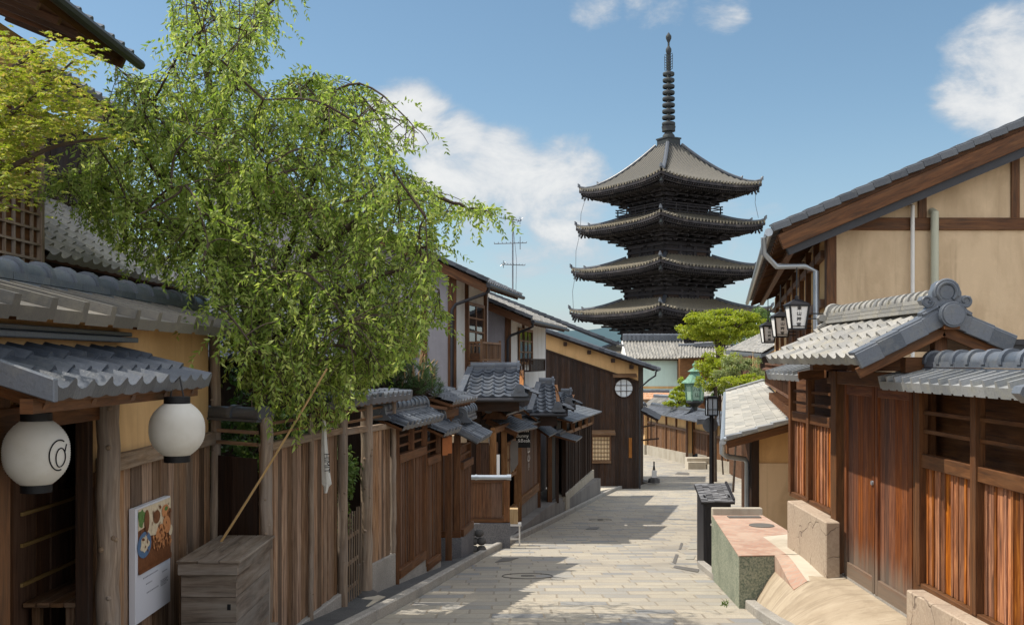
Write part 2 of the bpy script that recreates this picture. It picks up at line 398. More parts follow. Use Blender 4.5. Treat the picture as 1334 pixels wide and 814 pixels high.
_b.inputs['Color1'].default_value = (.44, .29, .215, 1); _b.inputs['Color2'].default_value = (.35, .205, .15, 1); _b.inputs['Mortar'].default_value = (.33, .28, .23, 1); _b.inputs['Scale'].default_value = 1; _b.inputs['Brick Width'].default_value = .20; _b.inputs['Row Height'].default_value = .10; _b.inputs['Mortar Size'].default_value = .006
_n = _nt.noise(_o, 2.2, 6, .65); _c = _nt.mix(_nt.smooth(_n, .42, .7, 0, .6), _b.outputs['Color'], (.46, .37, .29)); _nt.link(_c, _bs.inputs['Base Color']); bump(_nt, _bs, _b.outputs['Fac'], -.3, .006)
simple('cover_iron', (.15, .14, .125), .6, .3, .4, 9, .5, (.14, .12, .10), .4, 70)
simple('cover_stone', (.33, .31, .26), .8, 0, .3, 9, .4)
simple('bark', (.055, .038, .028), .9, 0, .2, 9, .6, (.10, .08, .06), .8, 18)
simple('lit_panel', (.80, .78, .74), .75, 0, .2, 8, .12)
simple('shoji', (.66, .50, .30), .8, 0, .2, 3, .3, (.55, .40, .23))
simple('shoji_white', (.62, .66, .68), .7, 0, .3, 3, .2)
simple('poster_white', (.66, .66, .70), .45, 0, .4, 3, .05, None, 0)
simple('blue_glaze', (.10, .19, .33), .3, 0, .5, 20, .3, None, 0)
simple('food_orange', (.60, .27, .11), .5, 0, .4, 30, .5, (.45, .15, .05), 0)
simple('food_cream', (.70, .58, .40), .5, 0, .4, 30, .4, None, 0)
simple('food_brown', (.16, .06, .025), .4, 0, .4, 20, .5, (.28, .12, .05), 0)
simple('food_green', (.12, .22, .06), .6, 0, .3, 40, .6, None, 0)
simple('hill_green', (.050, .085, .10), .95, 0, .05, .004, .4, (.07, .11, .12), 0)

def paper():
    m, nt, bs, out = mat('lantern_paper'); obj = nt.new('ShaderNodeTexCoord').outputs['Object']
    n = nt.noise(obj, 6.0, 5, .6)
    c = nt.mix(nt.math('MULTIPLY', nt.smooth(n, .4, .7), .3), (.80, .77, .70), (.62, .57, .47)); nt.link(c, bs.inputs['Base Color'])
    bs.inputs['Roughness'].default_value = .8; bs.inputs['Specular IOR Level'].default_value = .2
    tr = nt.new('ShaderNodeBsdfTranslucent'); nt.link(c, tr.inputs[0]); mx = nt.new('ShaderNodeMixShader'); mx.inputs[0].default_value = .35
    nt.link(bs.outputs[0], mx.inputs[1]); nt.link(tr.outputs[0], mx.inputs[2]); nt.link(mx.outputs[0], out.inputs[0])
paper()
def glass(name, col, rough=.05):
    m, nt, bs, out = mat(name); bs.inputs['Base Color'].default_value = (*col, 1); bs.inputs['Roughness'].default_value = rough
    bs.inputs['Specular IOR Level'].default_value = .9
    obj = nt.new('ShaderNodeTexCoord').outputs['Object']; bump(nt, bs, nt.noise(obj, 1.8, 2, .5), .08, .05)
glass('window_glass', (.025, .026, .028)); glass('lamp_glass', (.45, .50, .55), .15)

def granite(name, a, b, scale=55.0, amt=1.0, big=(.0, .0), bstr=.4):
    m, nt, bs, out = mat(name); obj = nt.new('ShaderNodeTexCoord').outputs['Object']
    n = nt.noise(obj, scale, 4, .75); n2 = nt.noise(obj, 1.7, 5, .6); n3 = nt.noise(obj, 7, 4, .6)
    c = nt.mix(nt.smooth(n, .38, .62), a, b)
    c = nt.mix(nt.smooth(n2, .45, .75, 0, .5), c, tuple(x * .62 for x in a))
    c = nt.mix(nt.smooth(n3, .55, .8, 0, .35), c, tuple(min(1, x * 1.25) for x in b))
    nt.link(c, bs.inputs['Base Color']); bs.inputs['Roughness'].default_value = .85; bs.inputs['Specular IOR Level'].default_value = .25
    bump(nt, bs, nt.math('ADD', n, nt.math('MULTIPLY', n3, 2.0)), bstr, .008)
m_ = bpy.data.materials.new('haze_air'); m_.use_nodes = True; M['haze_air'] = m_; nh = NT(m_.node_tree); nh.n.clear()
oh = nh.new('ShaderNodeOutputMaterial'); vh = nh.new('ShaderNodeVolumePrincipled'); vh.inputs['Color'].default_value = (.72, .84, 1, 1); vh.inputs['Density'].default_value = .00028; vh.inputs['Anisotropy'].default_value = 0.0
nh.link(vh.outputs[0], oh.inputs['Volume'])
granite('granite', (.25, .235, .215), (.37, .345, .31))
granite('granite_dark', (.105, .105, .115), (.19, .185, .19))
granite('kerb_stone', (.26, .245, .22), (.39, .365, .325))
granite('asphalt', (.060, .062, .066), (.125, .122, .118), 90, 1, bstr=.6)
granite('planter_stone', (.13, .165, .125), (.34, .345, .26), 38)
granite('ground_soil', (.20, .175, .14), (.28, .245, .195), 12)

def cracked():
    m, nt, bs, out = mat('cracked_stone'); obj = nt.new('ShaderNodeTexCoord').outputs['Object']
    n = nt.noise(obj, 30, 5, .7); n2 = nt.noise(obj, 2.2, 5, .6)
    vo = nt.new('ShaderNodeTexVoronoi', feature='DISTANCE_TO_EDGE'); nt.link(nt.vadd(obj, nt.mix(.5, (0, 0, 0), (0, 0, 0))), vo.inputs['Vector'])
    dist = nt.new('ShaderNodeTexNoise'); nt.link(obj, dist.inputs['Vector']); dist.inputs['Scale'].default_value = 4
    nt.link(nt.vadd(obj, nt.mix(.25, (0, 0, 0), dist.outputs['Color'])), vo.inputs['Vector']); vo.inputs['Scale'].default_value = 2.3
    crack = nt.smooth(vo.outputs['Distance'], .003, .022, 1, 0)
    crack = nt.math('MULTIPLY', crack, nt.smooth(n2, .40, .52))
    c = nt.mix(nt.smooth(n, .35, .65), (.36, .28, .21), (.44, .355, .27)); c = nt.mix(nt.smooth(n2, .4, .75, 0, .5), c, (.29, .23, .18))
    c = nt.mix(nt.math('MULTIPLY', crack, .8), c, (.14, .105, .08))
    nt.link(c, bs.inputs['Base Color']); bs.inputs['Roughness'].default_value = .9; bs.inputs['Specular IOR Level'].default_value = .2
    bump(nt, bs, nt.math('SUBTRACT', nt.math('ADD', n, nt.math('MULTIPLY', n2, 1.5)), nt.math('MULTIPLY', crack, 2.0)), .45, .01)
cracked()

def paving():
    """stone slabs laid in courses across the street (uv in metres: across, along)"""
    m, nt, bs, out = mat('stone_paving'); uv = nt.new('ShaderNodeUVMap').outputs[0]; obj = nt.new('ShaderNodeTexCoord').outputs['Object']
    wob = nt.noise(obj, 1.5, 2, .5)
    cw = nt.new('ShaderNodeCombineXYZ'); nt.link(nt.math('MULTIPLY', wob, .05), cw.inputs[0]); nt.link(nt.math('MULTIPLY', wob, .06), cw.inputs[1])
    v = nt.vadd(uv, cw.outputs[0])
    b = nt.new('ShaderNodeTexBrick'); nt.link(v, b.inputs['Vector']); b.offset = .37; b.offset_frequency = 2; b.squash = .8; b.squash_frequency = 3
    b.inputs['Color1'].default_value = (0, 0, 0, 1); b.inputs['Color2'].default_value = (1, 1, 1, 1); b.inputs['Mortar'].default_value = (.5, .5, .5, 1)
    b.inputs['Scale'].default_value = 1.0; b.inputs['Mortar Size'].default_value = .016; b.inputs['Mortar Smooth'].default_value = .3
    b.inputs['Bias'].default_value = 0.0; b.inputs['Brick Width'].default_value = .66; b.inputs['Row Height'].default_value = .38
    c = nt.ramp(b.outputs['Color'], [(.0, (.235, .24, .24)), (.25, (.38, .345, .28)), (.55, (.46, .405, .31)), (.85, (.40, .35, .27)), (1.0, (.29, .29, .28))])
    sp = nt.noise(obj, 60, 4, .75); bl = nt.noise(obj, .9, 5, .6); md = nt.noise(obj, 9, 5, .65)
    c = nt.mix(nt.smooth(sp, .35, .68, 0, .5), c, (.17, .165, .16)); c = nt.mix(nt.smooth(bl, .42, .72, 0, .35), c, (.22, .20, .17))
    c = nt.mix(nt.smooth(md, .5, .72, 0, .55), c, (.27, .265, .25))
    c = nt.mix(nt.math('MULTIPLY', b.outputs['Fac'], .75), c, (.225, .19, .145))
    gr = nt.noise(obj, .45, 6, .7, .6); c = nt.mix(nt.smooth(gr, .52, .70, 0, .45), c, (.20, .185, .16)); pit = nt.noise(obj, 26, 3, .7); c = nt.mix(nt.smooth(pit, .62, .72, 0, .6), c, (.13, .125, .115))
    nt.link(c, bs.inputs['Base Color']); bs.inputs['Roughness'].default_value = .82; bs.inputs['Specular IOR Level'].default_value = .3
    h = nt.math('SUBTRACT', nt.math('ADD', nt.math('MULTIPLY', sp, .35), md), nt.math('MULTIPLY', b.outputs['Fac'], 1.3))
    bump(nt, bs, h, .6, .012)
paving()

def leaf(name, cols, trans=.4, rough=.5):
    m, nt, bs, out = mat(name); rnd = islands(nt)
    c = nt.ramp(rnd, [(i / (len(cols) - 1), k) for i, k in enumerate(cols)])
    nt.link(c, bs.inputs['Base Color']); bs.inputs['Roughness'].default_value = rough; bs.inputs['Specular IOR Level'].default_value = .35
    tr = nt.new('ShaderNodeBsdfTranslucent'); hs = nt.new('ShaderNodeHueSaturation'); nt.link(c, hs.inputs['Color']); hs.inputs['Value'].default_value = 1.5; hs.inputs['Saturation'].default_value = 1.1
    nt.link(hs.outputs[0], tr.inputs[0]); mx = nt.new('ShaderNodeMixShader'); mx.inputs[0].default_value = trans
    nt.link(bs.outputs[0], mx.inputs[1]); nt.link(tr.outputs[0], mx.inputs[2]); nt.link(mx.outputs[0], out.inputs[0])
leaf('leaf_cherry', [(.13, .205, .038), (.225, .31, .062), (.31, .385, .088), (.42, .47, .15)], .5)
leaf('leaf_maple', [(.15, .205, .028), (.235, .285, .04), (.31, .335, .06), (.38, .30, .10)], .45)
leaf('leaf_lime', [(.18, .24, .025), (.27, .32, .035), (.35, .37, .05)], .45)
leaf('leaf_mid', [(.07, .13, .03), (.11, .18, .045), (.15, .20, .06)], .35)
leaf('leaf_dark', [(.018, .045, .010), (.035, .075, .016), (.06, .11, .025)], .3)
leaf('needle', [(.035, .075, .022), (.055, .10, .03), (.08, .13, .045)], .25)
leaf('needle_pale', [(.18, .23, .09), (.23, .28, .10), (.28, .29, .13)], .35)
leaf('candle', [(.34, .19, .10), (.42, .26, .13), (.36, .28, .15)], .2)
# ------------------------------------------------------------------ building kit
PROF = {'wave': [(0, .014), (.15, -.004), (.35, -.014), (.55, -.006), (.70, .022), (.82, .045), (.92, .037), (1.0, .014)],
        'flat': [(0, 0), (.80, 0), (.815, .05), (.985, .05), (1.0, 0)],
        'small': [(0, 0), (.30, -.012), (.58, 0), (.62, .04), (.78, .055), (.94, .04), (1.0, 0)],
        'roll': [(0, 0), (.26, -.02), (.52, 0), (.55, .05), (.64, .088), (.76, .10), (.88, .088), (.97, .05), (1.0, 0)],
        'sheet': [(0, 0), (.92, 0), (.93, .015), (.99, .015), (1.0, 0)]}
def tiles(mb, O, U, Vd, nu, nv, prof='wave', inl=0.0, inr=0.0, lip=.03, eave=.07, lap=.026, jit=.007, hs=1.0):
    """courses of roof tiles: O = upper corner, U along the ridge, Vd down the slope; inl / inr cut the upper corners (hips)"""
    O, U, Vd = V(O), V(U), V(Vd); N = U.cross(Vd)
    if N.z < 0: N = -N
    N.normalize(); P = PROF[prof]; flip = U.cross(Vd).dot(N) < 0
    for j in range(nv):
        v0, v1 = j / nv, min(1.0, (j + 1.08) / nv)
        last = j == nv - 1
        for i in range(nu):
            a0, a1 = i / nu, (i + 1) / nu
            lo, hi = inl * (1 - v0), 1 - inr * (1 - v0)
            if a1 <= lo + 1e-4 or a0 >= hi - 1e-4: continue
            jz = random.uniform(-jit, jit); jt = random.uniform(-jit, jit)
            top, bot, low = [], [], []
            for t, h in P:
                a = min(max(a0 + (a1 - a0) * t, lo), hi); h *= hs
                a2 = min(max(a0 + (a1 - a0) * t, inl * (1 - v1)), 1 - inr * (1 - v1))
                top.append(O + U * a + Vd * v0 + N * (h + jz)); q = O + U * a2 + Vd * v1
                bot.append(q + N * (h + lap + jz + jt * (t - .5))); low.append(q + N * (h * (.25 if last else .9) + lap - (eave if last else lip)))
            n = len(P); vs = top + bot + low; fs = []
            for k in range(n - 1):
                for r_ in (0, n):
                    q = (r_ + k, r_ + n + k, r_ + n + k + 1, r_ + k + 1)
                    fs.append(q if not flip else tuple(reversed(q)))
            # closed cheeks at the tile's sides
            mb.idx(vs, fs)
def slab(mb, O, U, Vd, th, off=0.0, mi=0):
    """a plank deck of thickness th under a roof plane"""
    O, U, Vd = V(O), V(U), V(Vd); N = U.cross(Vd).normalized()
    if N.z < 0: N = -N
    mb.obox(O + U / 2 + Vd / 2 - N * (off + th / 2), U / 2, Vd / 2, N * th / 2, mi)
def ridge(mb, p0, p1, wd=.22, ht=.16, r=.09, step=.28, rings=True, courses=2):
    p0, p1 = V(p0), V(p1); L = (p1 - p0).length; t = (p1 - p0).normalized(); up = V((0, 0, 1))
    for k in range(courses):
        w_ = wd - .035 * k; z = ht / courses * (k + .5)
        n = max(1, int(L / .55))
        for i in range(n):
            a, b = p0.lerp(p1, i / n), p0.lerp(p1, (i + 1) / n)
            mb.bar(a + up * z + t * .003, b + up * z - t * .003, w_, ht / courses * .86)
    q0, q1 = p0 + up * ht, p1 + up * ht
    n = max(1, int(L / step))
    for i in range(n):
        a, b = q0.lerp(q1, i / n), q0.lerp(q1, (i + 1) / n)
        j = up * random.uniform(-.004, .004)
        mb.tube([a + j, b + j], [r, r * .97], 10, True, 0, (-.25, math.pi + .25), up)
        if rings: mb.tube([b - t * .045, b + t * .02], r * 1.24, 10, True, 0, (-.25, math.pi + .25), up)
def oni(mb, c, face, s=.3, th=.1):
    """ridge-end tile: arched plate with shoulders, seen along face"""
    c, face = V(c), V(face).normalized(); sd = face.cross(V((0, 0, 1))).normalized(); up = V((0, 0, 1))
    pts = []
    for a in range(0, 181, 15): pts.append((.42 * math.cos(R(a)), .55 + .45 * math.sin(R(a))))
    pts = [(.62, 0), (.70, .12), (.60, .26), (.46, .30)] + pts + [(-.46, .30), (-.60, .26), (-.70, .12), (-.62, 0)]
    mb.prism([c + sd * x * s + up * y * s for x, y in pts], face * th)
    mb.disc(c + up * s * .55 + face * th, face, s * .2, .03, 14)
def planks(mb, A, B, b0, b1, t0, t1, pw=.16, th=.025, out=None, jit=.006, gap=.004, batten=None):
    """upright boards from A to B (plan points); bottom runs b0..b1, top t0..t1; out = plan normal of the seen face"""
    A, B = V((A[0], A[1], 0)), V((B[0], B[1], 0)); L = (B - A).length; t = (B - A) / L
    n = max(1, round(L / pw)); cuts = [0.0]
    for i in range(n): cuts.append(cuts[-1] + random.uniform(.75, 1.25))
    cuts = [c / cuts[-1] for c in cuts]
    nr = V((-t.y, t.x, 0)) if out is None else V((out[0], out[1], 0)).normalized()
    for a, b in zip(cuts, cuts[1:]):
        p = A.lerp(B, a) + t * gap / 2; q = A.lerp(B, b) - t * gap / 2; o = nr * random.uniform(-jit, jit)
        zb0, zb1 = b0 + (b1 - b0) * a, b0 + (b1 - b0) * b; zt0, zt1 = t0 + (t1 - t0) * a, t0 + (t1 - t0) * b
        ou, ov = random.random() * 30, random.random() * 30
        vs = []
        for k in (0, th):
            for (pp, z) in ((p, zb0), (q, zb1), (q, zt1), (p, zt0)):
                vs.append(pp + o - nr * k + V((0, 0, z)))
        w_ = (q - p).length; uvs = []
        for k in (0, th):
            for (x, z) in ((0, zb0), (w_, zb1), (w_, zt1), (0, zt0)): uvs.append((ou + z, ov + x + k))
        fs = [(0, 1, 2, 3), (7, 6, 5, 4), (0, 4, 5, 1), (1, 5, 6, 2), (2, 6, 7, 3), (3, 7, 4, 0)]
        if (q - p).cross(V((0, 0, 1))).dot(nr) < 0: fs = [tuple(reversed(f)) for f in fs]
        mb.idx(vs, fs, uvs)
        if batten:
            e = q + nr * batten / 2 + o
            mb.obox(e + V((0, 0, (zb1 + zt1) / 2)), t * .018, nr * batten, (0, 0, (zt1 - zb1) / 2 - .002))
def quad_wall(mb, A, B, b0, b1, t0, t1, th=.1, out=(1, 0)):
    """a solid wall slab between two plan points; its seen face is on the line A-B"""
    A, B = V((A[0], A[1], 0)), V((B[0], B[1], 0)); nr = V((out[0], out[1], 0)).normalized(); up = V((0, 0, 1))
    mb.prism([A + up * b0, B + up * b1, B + up * t1, A + up * t0], -nr * th)
def post(mb, x, y, z0, z1, w_=.12, d_=None, ang=0.0):
    d_ = d_ or w_; c, s_ = math.cos(ang), math.sin(ang)
    mb.obox((x, y, (z0 + z1) / 2), (w_ / 2 * c, w_ / 2 * s_, 0), (-d_ / 2 * s_, d_ / 2 * c, 0), (0, 0, (z1 - z0) / 2))
def log(mb, x, y, z0, z1, r_, n=10, wob=.012, knots=5):
    pts, rad = [], []
    for i in range(15):
        t = i / 14; pts.append((x + random.uniform(-wob, wob), y + random.uniform(-wob, wob), z0 + (z1 - z0) * t)); rad.append(r_ * random.uniform(.94, 1.06))
    mb.tube(pts, rad, n)
    for _ in range(knots):
        a = random.uniform(-2.2, -.3); z = random.uniform(z0, z1); c = V((x, y, z)); dr = V((math.cos(a), math.sin(a), 0))
        mb.tube([c + dr * r_ * .6, c + dr * r_ * 1.02, c + dr * r_ * 1.09], [r_ * .34, r_ * .22, r_ * .10], 7)
def gutter(mb, pts, r_=.045):
    mb.tube(pts, r_, 8)
def lattice(mb, A, B, z0, z1, nx, nz, bw=.022, bd=.02, frame=.05, out=(1, 0)):
    """frame and bars of a window or grille in the upright plane A-B"""
    A, B = V((A[0], A[1], 0)), V((B[0], B[1], 0)); up = V((0, 0, 1)); nr = V((out[0], out[1], 0)).normalized(); t = (B - A).normalized()
    def fr(p, q, w_, d_):
        mb.bar(p, q, d_, w_, up=(t if abs((q - p).normalized().z) > .5 else up))
    for z in (z0, z1): fr(A + up * z - t * frame / 2, B + up * z + t * frame / 2, frame, bd * 2.2)
    for p in (A, B): fr(p + up * (z0 + frame / 2), p + up * (z1 - frame / 2), frame, bd * 2.2)
    for i in range(1, nx):
        p = A.lerp(B, i / nx); fr(p + up * (z0 + frame / 2), p + up * (z1 - frame / 2), bw, bd)
    for k in range(1, nz):
        z = z0 + (z1 - z0) * k / nz; fr(A + up * z + t * frame / 2, B + up * z - t * frame / 2, bw, bd * 1.35)
def pane(mb, A, B, z0, z1, back=.03, th=.01, out=(1, 0)):
    nr = V((out[0], out[1], 0)).normalized() * back
    quad_wall(mb, (A[0] - nr.x, A[1] - nr.y), (B[0] - nr.x, B[1] - nr.y), z0, z0, z1, z1, th, out)
def window(parent, A, B, z0, z1, nx, nz, wood_, glass_='window_glass', out=(1, 0), label=None, bw=.022, name='window', proud=.02, frame=.05):
    nr = V((out[0], out[1], 0)).normalized() * proud; A = (A[0] + nr.x, A[1] + nr.y); B = (B[0] + nr.x, B[1] + nr.y)
    m = MB(); lattice(m, A, B, z0, z1, nx, nz, bw=bw, frame=frame, out=out); f = part(name, m, wood_, parent, label=label)
    m = MB(); pane(m, A, B, z0 + .02, z1 - .02, .014, .01, out); part('pane', m, glass_, f)
    return f
def tile_cap(parent, A, B, z, wd=.30, rise=.18, n_side=2, prof='small', mat_='tile_grey', rmat='tile_ridge', tw=.2, one_side=None, name='tile_cap', r=.075, rings=True, ht=.11, deck='wood_timber', nv=2, eave=.06):
    """a little tiled roof along the top of a fence: ridge over A-B, slopes to both sides (or only out = one_side)"""
    A, B = V((A[0], A[1], z)), V((B[0], B[1], z if not isinstance(z, tuple) else z)); t = (B - A).normalized(); L = (B - A).length
    s_ = V((t.y, -t.x, 0)); m = MB(); dk = MB()
    sides = [s_, -s_] if one_side is None else [V((one_side[0], one_side[1], 0)).normalized()]
    sides = [(s_ if q.dot(s_) > 0 else -s_) for q in sides]
    for q in sides:
        O = A + q * .02; Vd = q * wd + V((0, 0, -rise))
        if t.cross(q).z > 0: tiles(m, O, B - A, Vd, max(1, round(L / tw)), nv, prof, eave=eave)
        else: tiles(m, B + q * .02, A - B, Vd, max(1, round(L / tw)), nv, prof, eave=eave)
        slab(dk, O + q * .0 + t * .01, (B - A) - t * .02, Vd * .97, .03, .045)
    o = part(name, m, mat_, parent, smooth=40)
    part('deck', dk, deck, o)
    rm = MB(); ridge(rm, A + V((0, 0, -.02)), B + V((0, 0, -.02)), .2, ht, r, .25, rings); part('ridge_cap', rm, rmat, o, smooth=40)
    return o
# ------------------------------------------------------------------ ground, street, pavements, hills
def strip(ds, fa, fb, z, nx=10, off=0.0):
    m = MB()
    for d0, d1 in zip(ds, ds[1:]):
        for i in range(nx):
            q = []
            for d, k in ((d0, i), (d0, i + 1), (d1, i + 1), (d1, i)):
                a, b = fa(d), fb(d); x = a + (b - a) * k / nx; q.append((x, d, z(d, x)))
            m.face(q, [(p[0], p[1]) for p in q])
    return m
ds = [-8 + i * .8 for i in range(130)]
m = MB()
ys = [-60, -30, -15, -8] + [i * 2.0 for i in range(-3, 60)] + [125, 140, 160, 200, 300, 500, 900, 1600, 3000, 5200]
xs = [-4000, -1500, -500, -200, -90, -45, -25, -15, -10, -6, -3, 0, 3, 6, 10, 15, 25, 45, 90, 200, 500, 1500, 4000]
for y0, y1 in zip(ys, ys[1:]):
    for x0, x1 in zip(xs, xs[1:]):
        m.face([(x, y, zg(y) - .03) for x, y in ((x0, y0), (x1, y0), (x1, y1), (x0, y1))])
struct('ground', m, 'ground_soil')
m = strip(ds, lambda d: interp(XLP, d), lambda d: interp(XRP, d), lambda d, x: zg(d) + .012 * math.cos((x - (interp(XLP, d) + interp(XRP, d)) / 2) * .5))
struct('road', m, 'stone_paving', smooth=0)
# left pavement and its kerb
ds2 = [d for d in ds if d < 57]
def lp(d): return interp([(-60, -9), (0, -3.9), (10.2, -3.4), (10.6, -3.2), (13, -2.6), (20, -1.9), (24, -1.4), (60, -1.4)], d)
m = strip(ds2, lp, lambda d: interp(XLP, d) - .17, lambda d, x: zg(d) + .10, 6)
struct('pavement', m, 'asphalt')
m = MB(); rng = random.Random(3); d = -6.0
while d < 52:
    L = rng.uniform(.8, 1.2); a, b = V((interp(XLP, d) - .075, d, zg(d))), V((interp(XLP, d + L) - .075, d + L, zg(d + L)))
    t = (b - a).normalized(); m.bar(a + t * .004 + V((0, 0, .02)), b - t * .004 + V((0, 0, .02)), .135, .25); d += L
struct('kerb', m, 'kerb_stone', bev=.018)
# pale patch of pavement in front of the dark gabled house at the corner
m = MB(); m.prism([(4.0, 46.5, zg(46) + .104), (6.9, 54.6, zg(54.6) + .104), (5.7, 54.0, zg(54) + .104), (2.2, 50, zg(49) + .104)], (0, 0, -.1)); struct('corner_pavement', m, 'concrete_light')
# right kerb
m = MB(); d = 7.0
while d < 18.4:
    L = rng.uniform(.8, 1.2); a, b = V((interp(XRP, d) + .07, d, zg(d))), V((interp(XRP, d + L) + .07, d + L, zg(d + L)))
    t = (b - a).normalized(); m.bar(a + t * .004 + V((0, 0, .02)), b - t * .004 + V((0, 0, .02)), .14, .2); d += L
struct('kerb_right', m, 'kerb_stone', bev=.015)
# concrete apron rising from the street to the gate
m = MB(); NX = 26
def apr(d, u):
    x0 = interp(XRP, d) + .14; x1 = 4.15; x = x0 + (x1 - x0) * u
    lo = zg(d) + .10; hi = ZC - 2.60 - max(0, 10.0 - d) * .06 ; e_ = 1.0 + min(1, max(0, (d - 10.6) / 1.6)) * .75; s_ = 1 - max(0, 1 - u * e_) ** 2.0
    return (x, d, lo + (max(hi, lo) - lo) * min(1, s_ * 1.05))
da = [6.0 + i * .125 for i in range(60)]
for d0, d1 in zip(da, da[1:]):
    for i in range(NX): m.face([apr(d0, i / NX), apr(d0, (i + 1) / NX), apr(d1, (i + 1) / NX), apr(d1, i / NX)])
o = struct('apron', m, 'apron_concrete', smooth=0)
# raised forecourt: stone front, red ground tiles, pale concrete strip
T = ZC - 2.55
m = MB(); m.prism([(2.96, 13.0, T), (3.45, 13.04, T), (4.15, 13.1, T), (4.15, 16.5, T), (3.30, 16.5, T)], (0, 0, -1.6)); struct('forecourt', m, 'planter_stone')
def apz(x, d): x0 = interp(XRP, d) + .14; return apr(d, min(1, max(0, (x - x0) / (4.15 - x0))))[2] + .012
m = MB(); m.prism([(2.95, 12.99, T + .006), (3.43, 13.03, T + .006), (3.60, 13.1, T + .006), (3.62, 14.4, T + .006), (4.12, 14.65, T + .006), (4.12, 16.4, T + .006), (3.29, 16.4, T + .006)], (0, 0, .012))
def flap(x0, x1, y0, y1, xa, xb):
    for k in range(6):
        f0, f1 = k / 6, (k + 1) / 6; q = []
        for xl, xr, f in ((x0, xa, f0), (x1, xb, f0), (x1, xb, f1), (x0, xa, f1)):
            x = xl + (xr - xl) * f; y = y0 + (y1 - y0) * f; g = f * f * (3 - 2 * f); q.append((x, y, (T + .018) * (1 - g) + apz(x, y) * g))
        m.prism(q, (0, 0, -.3))
flap(3.43, 3.60, 13.06, 11.9, 3.36, 3.52); struct('red_paving', m, 'red_tiles_ground')
m = MB(); m.prism([(3.622, 14.4, T + .006), (3.602, 13.1, T + .006), (4.12, 13.1, T + .006), (4.12, 14.648, T + .006)], (0, 0, .011))
flap(3.602, 4.12, 13.06, 11.9, 3.522, 3.98); struct('concrete_strip', m, 'concrete_light')
m = MB(); m.bar((3.30, 16.47, T + .02), (4.12, 16.47, T + .02), .14, .22); struct('forecourt_kerb', m, 'concrete', bev=.01)
# raised terraces along the left houses
def terrace(d0, d1, zt0, zt1, back, mt='concrete_grey'):
    m = MB(); n = 12
    for i in range(n):
        a, b = d0 + (d1 - d0) * i / n, d0 + (d1 - d0) * (i + 1) / n
        za, zb = zt0 + (zt1 - zt0) * i / n, zt0 + (zt1 - zt0) * (i + 1) / n
        xa, xb = interp(XLP, a) - .18, interp(XLP, b) - .18
        pa, pb = xa - back, xb - back
        m.face([(pa, a, za), (xa, a, za), (xb, b, zb), (pb, b, zb)], [(0, 0)] * 4)
        m.face([(xa, a, zg(a) - .1), (xb, b, zg(b) - .1), (xb, b, zb), (xa, a, za)])
        if i == n - 1: m.face([(xb, b, zg(b) - .3), (pb, b, zg(b) - .3), (pb, b, zb), (xb, b, zb)])
        if i == 0: m.face([(pa, a, zg(a) - .3), (xa, a, zg(a) - .3), (xa, a, za), (pa, a, za)])
    return m
struct('terrace', terrace(23.9, 35.0, ZC - 4.36, ZC - 4.80, 1.6), 'concrete_grey')
struct('terrace_far', terrace(35.0, 45.5, ZC - 4.98, ZC - 5.34, 1.6), 'concrete_grey')
m = strip([20.6, 21.4, 22.2, 23.0, 23.9], lambda d: -1.4, lambda d: interp(XLP, d) - .18, lambda d, x: zg(d) + .106, 4); struct('stone_patch', m, 'stone_paving')
# distant wooded hills
def hill(x0, x1, y, h, seed, label):
    m = MB(); rg = random.Random(seed); n = 40; pr = []
    for i in range(n + 1):
        t = i / n; pr.append((x0 + (x1 - x0) * t, h * math.sin(math.pi * t) ** .8 * (1 + .18 * math.sin(9 * t + seed) + .08 * math.sin(23 * t))))
    for (a, ha), (b, hb) in zip(pr, pr[1:]):
        for k in range(6):
            s0, s1 = k / 6, (k + 1) / 6
            m.face([(a, y + 500 * s0, -10 + ha * s0 ** .7), (b, y + 500 * s0, -10 + hb * s0 ** .7), (b, y + 500 * s1, -10 + hb * s1 ** .7), (a, y + 500 * s1, -10 + ha * s1 ** .7)])
    struct('hills', m, 'hill_green', smooth=0)
hill(-300, 900, 2600, 128, 2, '')
hill(400, 2600, 3600, 105, 5, '')

# ------------------------------------------------------------------ LEFT: the near tea house
E_ = ZC     # eye level; heights below are given relative to it
XW = -3.15
th = thing('tea_house', 'ochre plastered shop with tiled canopy, log post and dark open doorway', 'house', (XW, 7, zg(7)))
m = MB(); quad_wall(m, (XW, 7.42), (XW, 10.35), E_ - .95, E_ - .95, E_ + .36, E_ + .36, .05); quad_wall(m, (XW, 2.2), (XW, 7.42), E_ - .42, E_ - .42, E_ + .36, E_ + .36, .14); part('plaster_wall', m, 'plaster_ochre', th)
m = MB(); planks(m, (XW + .012, 7.5), (XW + .012, 10.35), E_ - 2.95, E_ - 3.0, E_ - .84, E_ - .84, .19, .04, (1, 0), .009, .009); part('plank_panel', m, 'wood_grey', th, bev=.004)
m = MB(); m.bar((XW + .03, 7.55, E_ - .80), (XW + .03, 10.38, E_ - .80), .09, .13); part('wainscot_rail', m, 'wood_post', th, bev=.006)
m = MB(); log(m, -3.02, 7.46, zg(7.4), E_ - .12, .085, 12, .008, 9); part('log_post', m, 'wood_post', th, smooth=50)
m = MB(); post(m, XW - .01, 7.37, zg(7), E_ - .2, .10, .08); part('door_post', m, 'wood_dark', th, bev=.005)
m = MB(); post(m, XW + .02, 6.02, zg(6), E_ - .2, .14); part('door_post', m, 'wood_timber', th, bev=.005)
m = MB(); log(m, XW + .05, 10.42, E_ - 3.0, E_ + .33, .055, 9, .008, 4); part('corner_post', m, 'wood_post', th, smooth=50)
m = MB(); m.bar((XW + .05, 4.6, E_ - .36), (XW + .05, 7.62, E_ - .36), .10, .15); part('lintel', m, 'wood_timber', th, bev=.006)
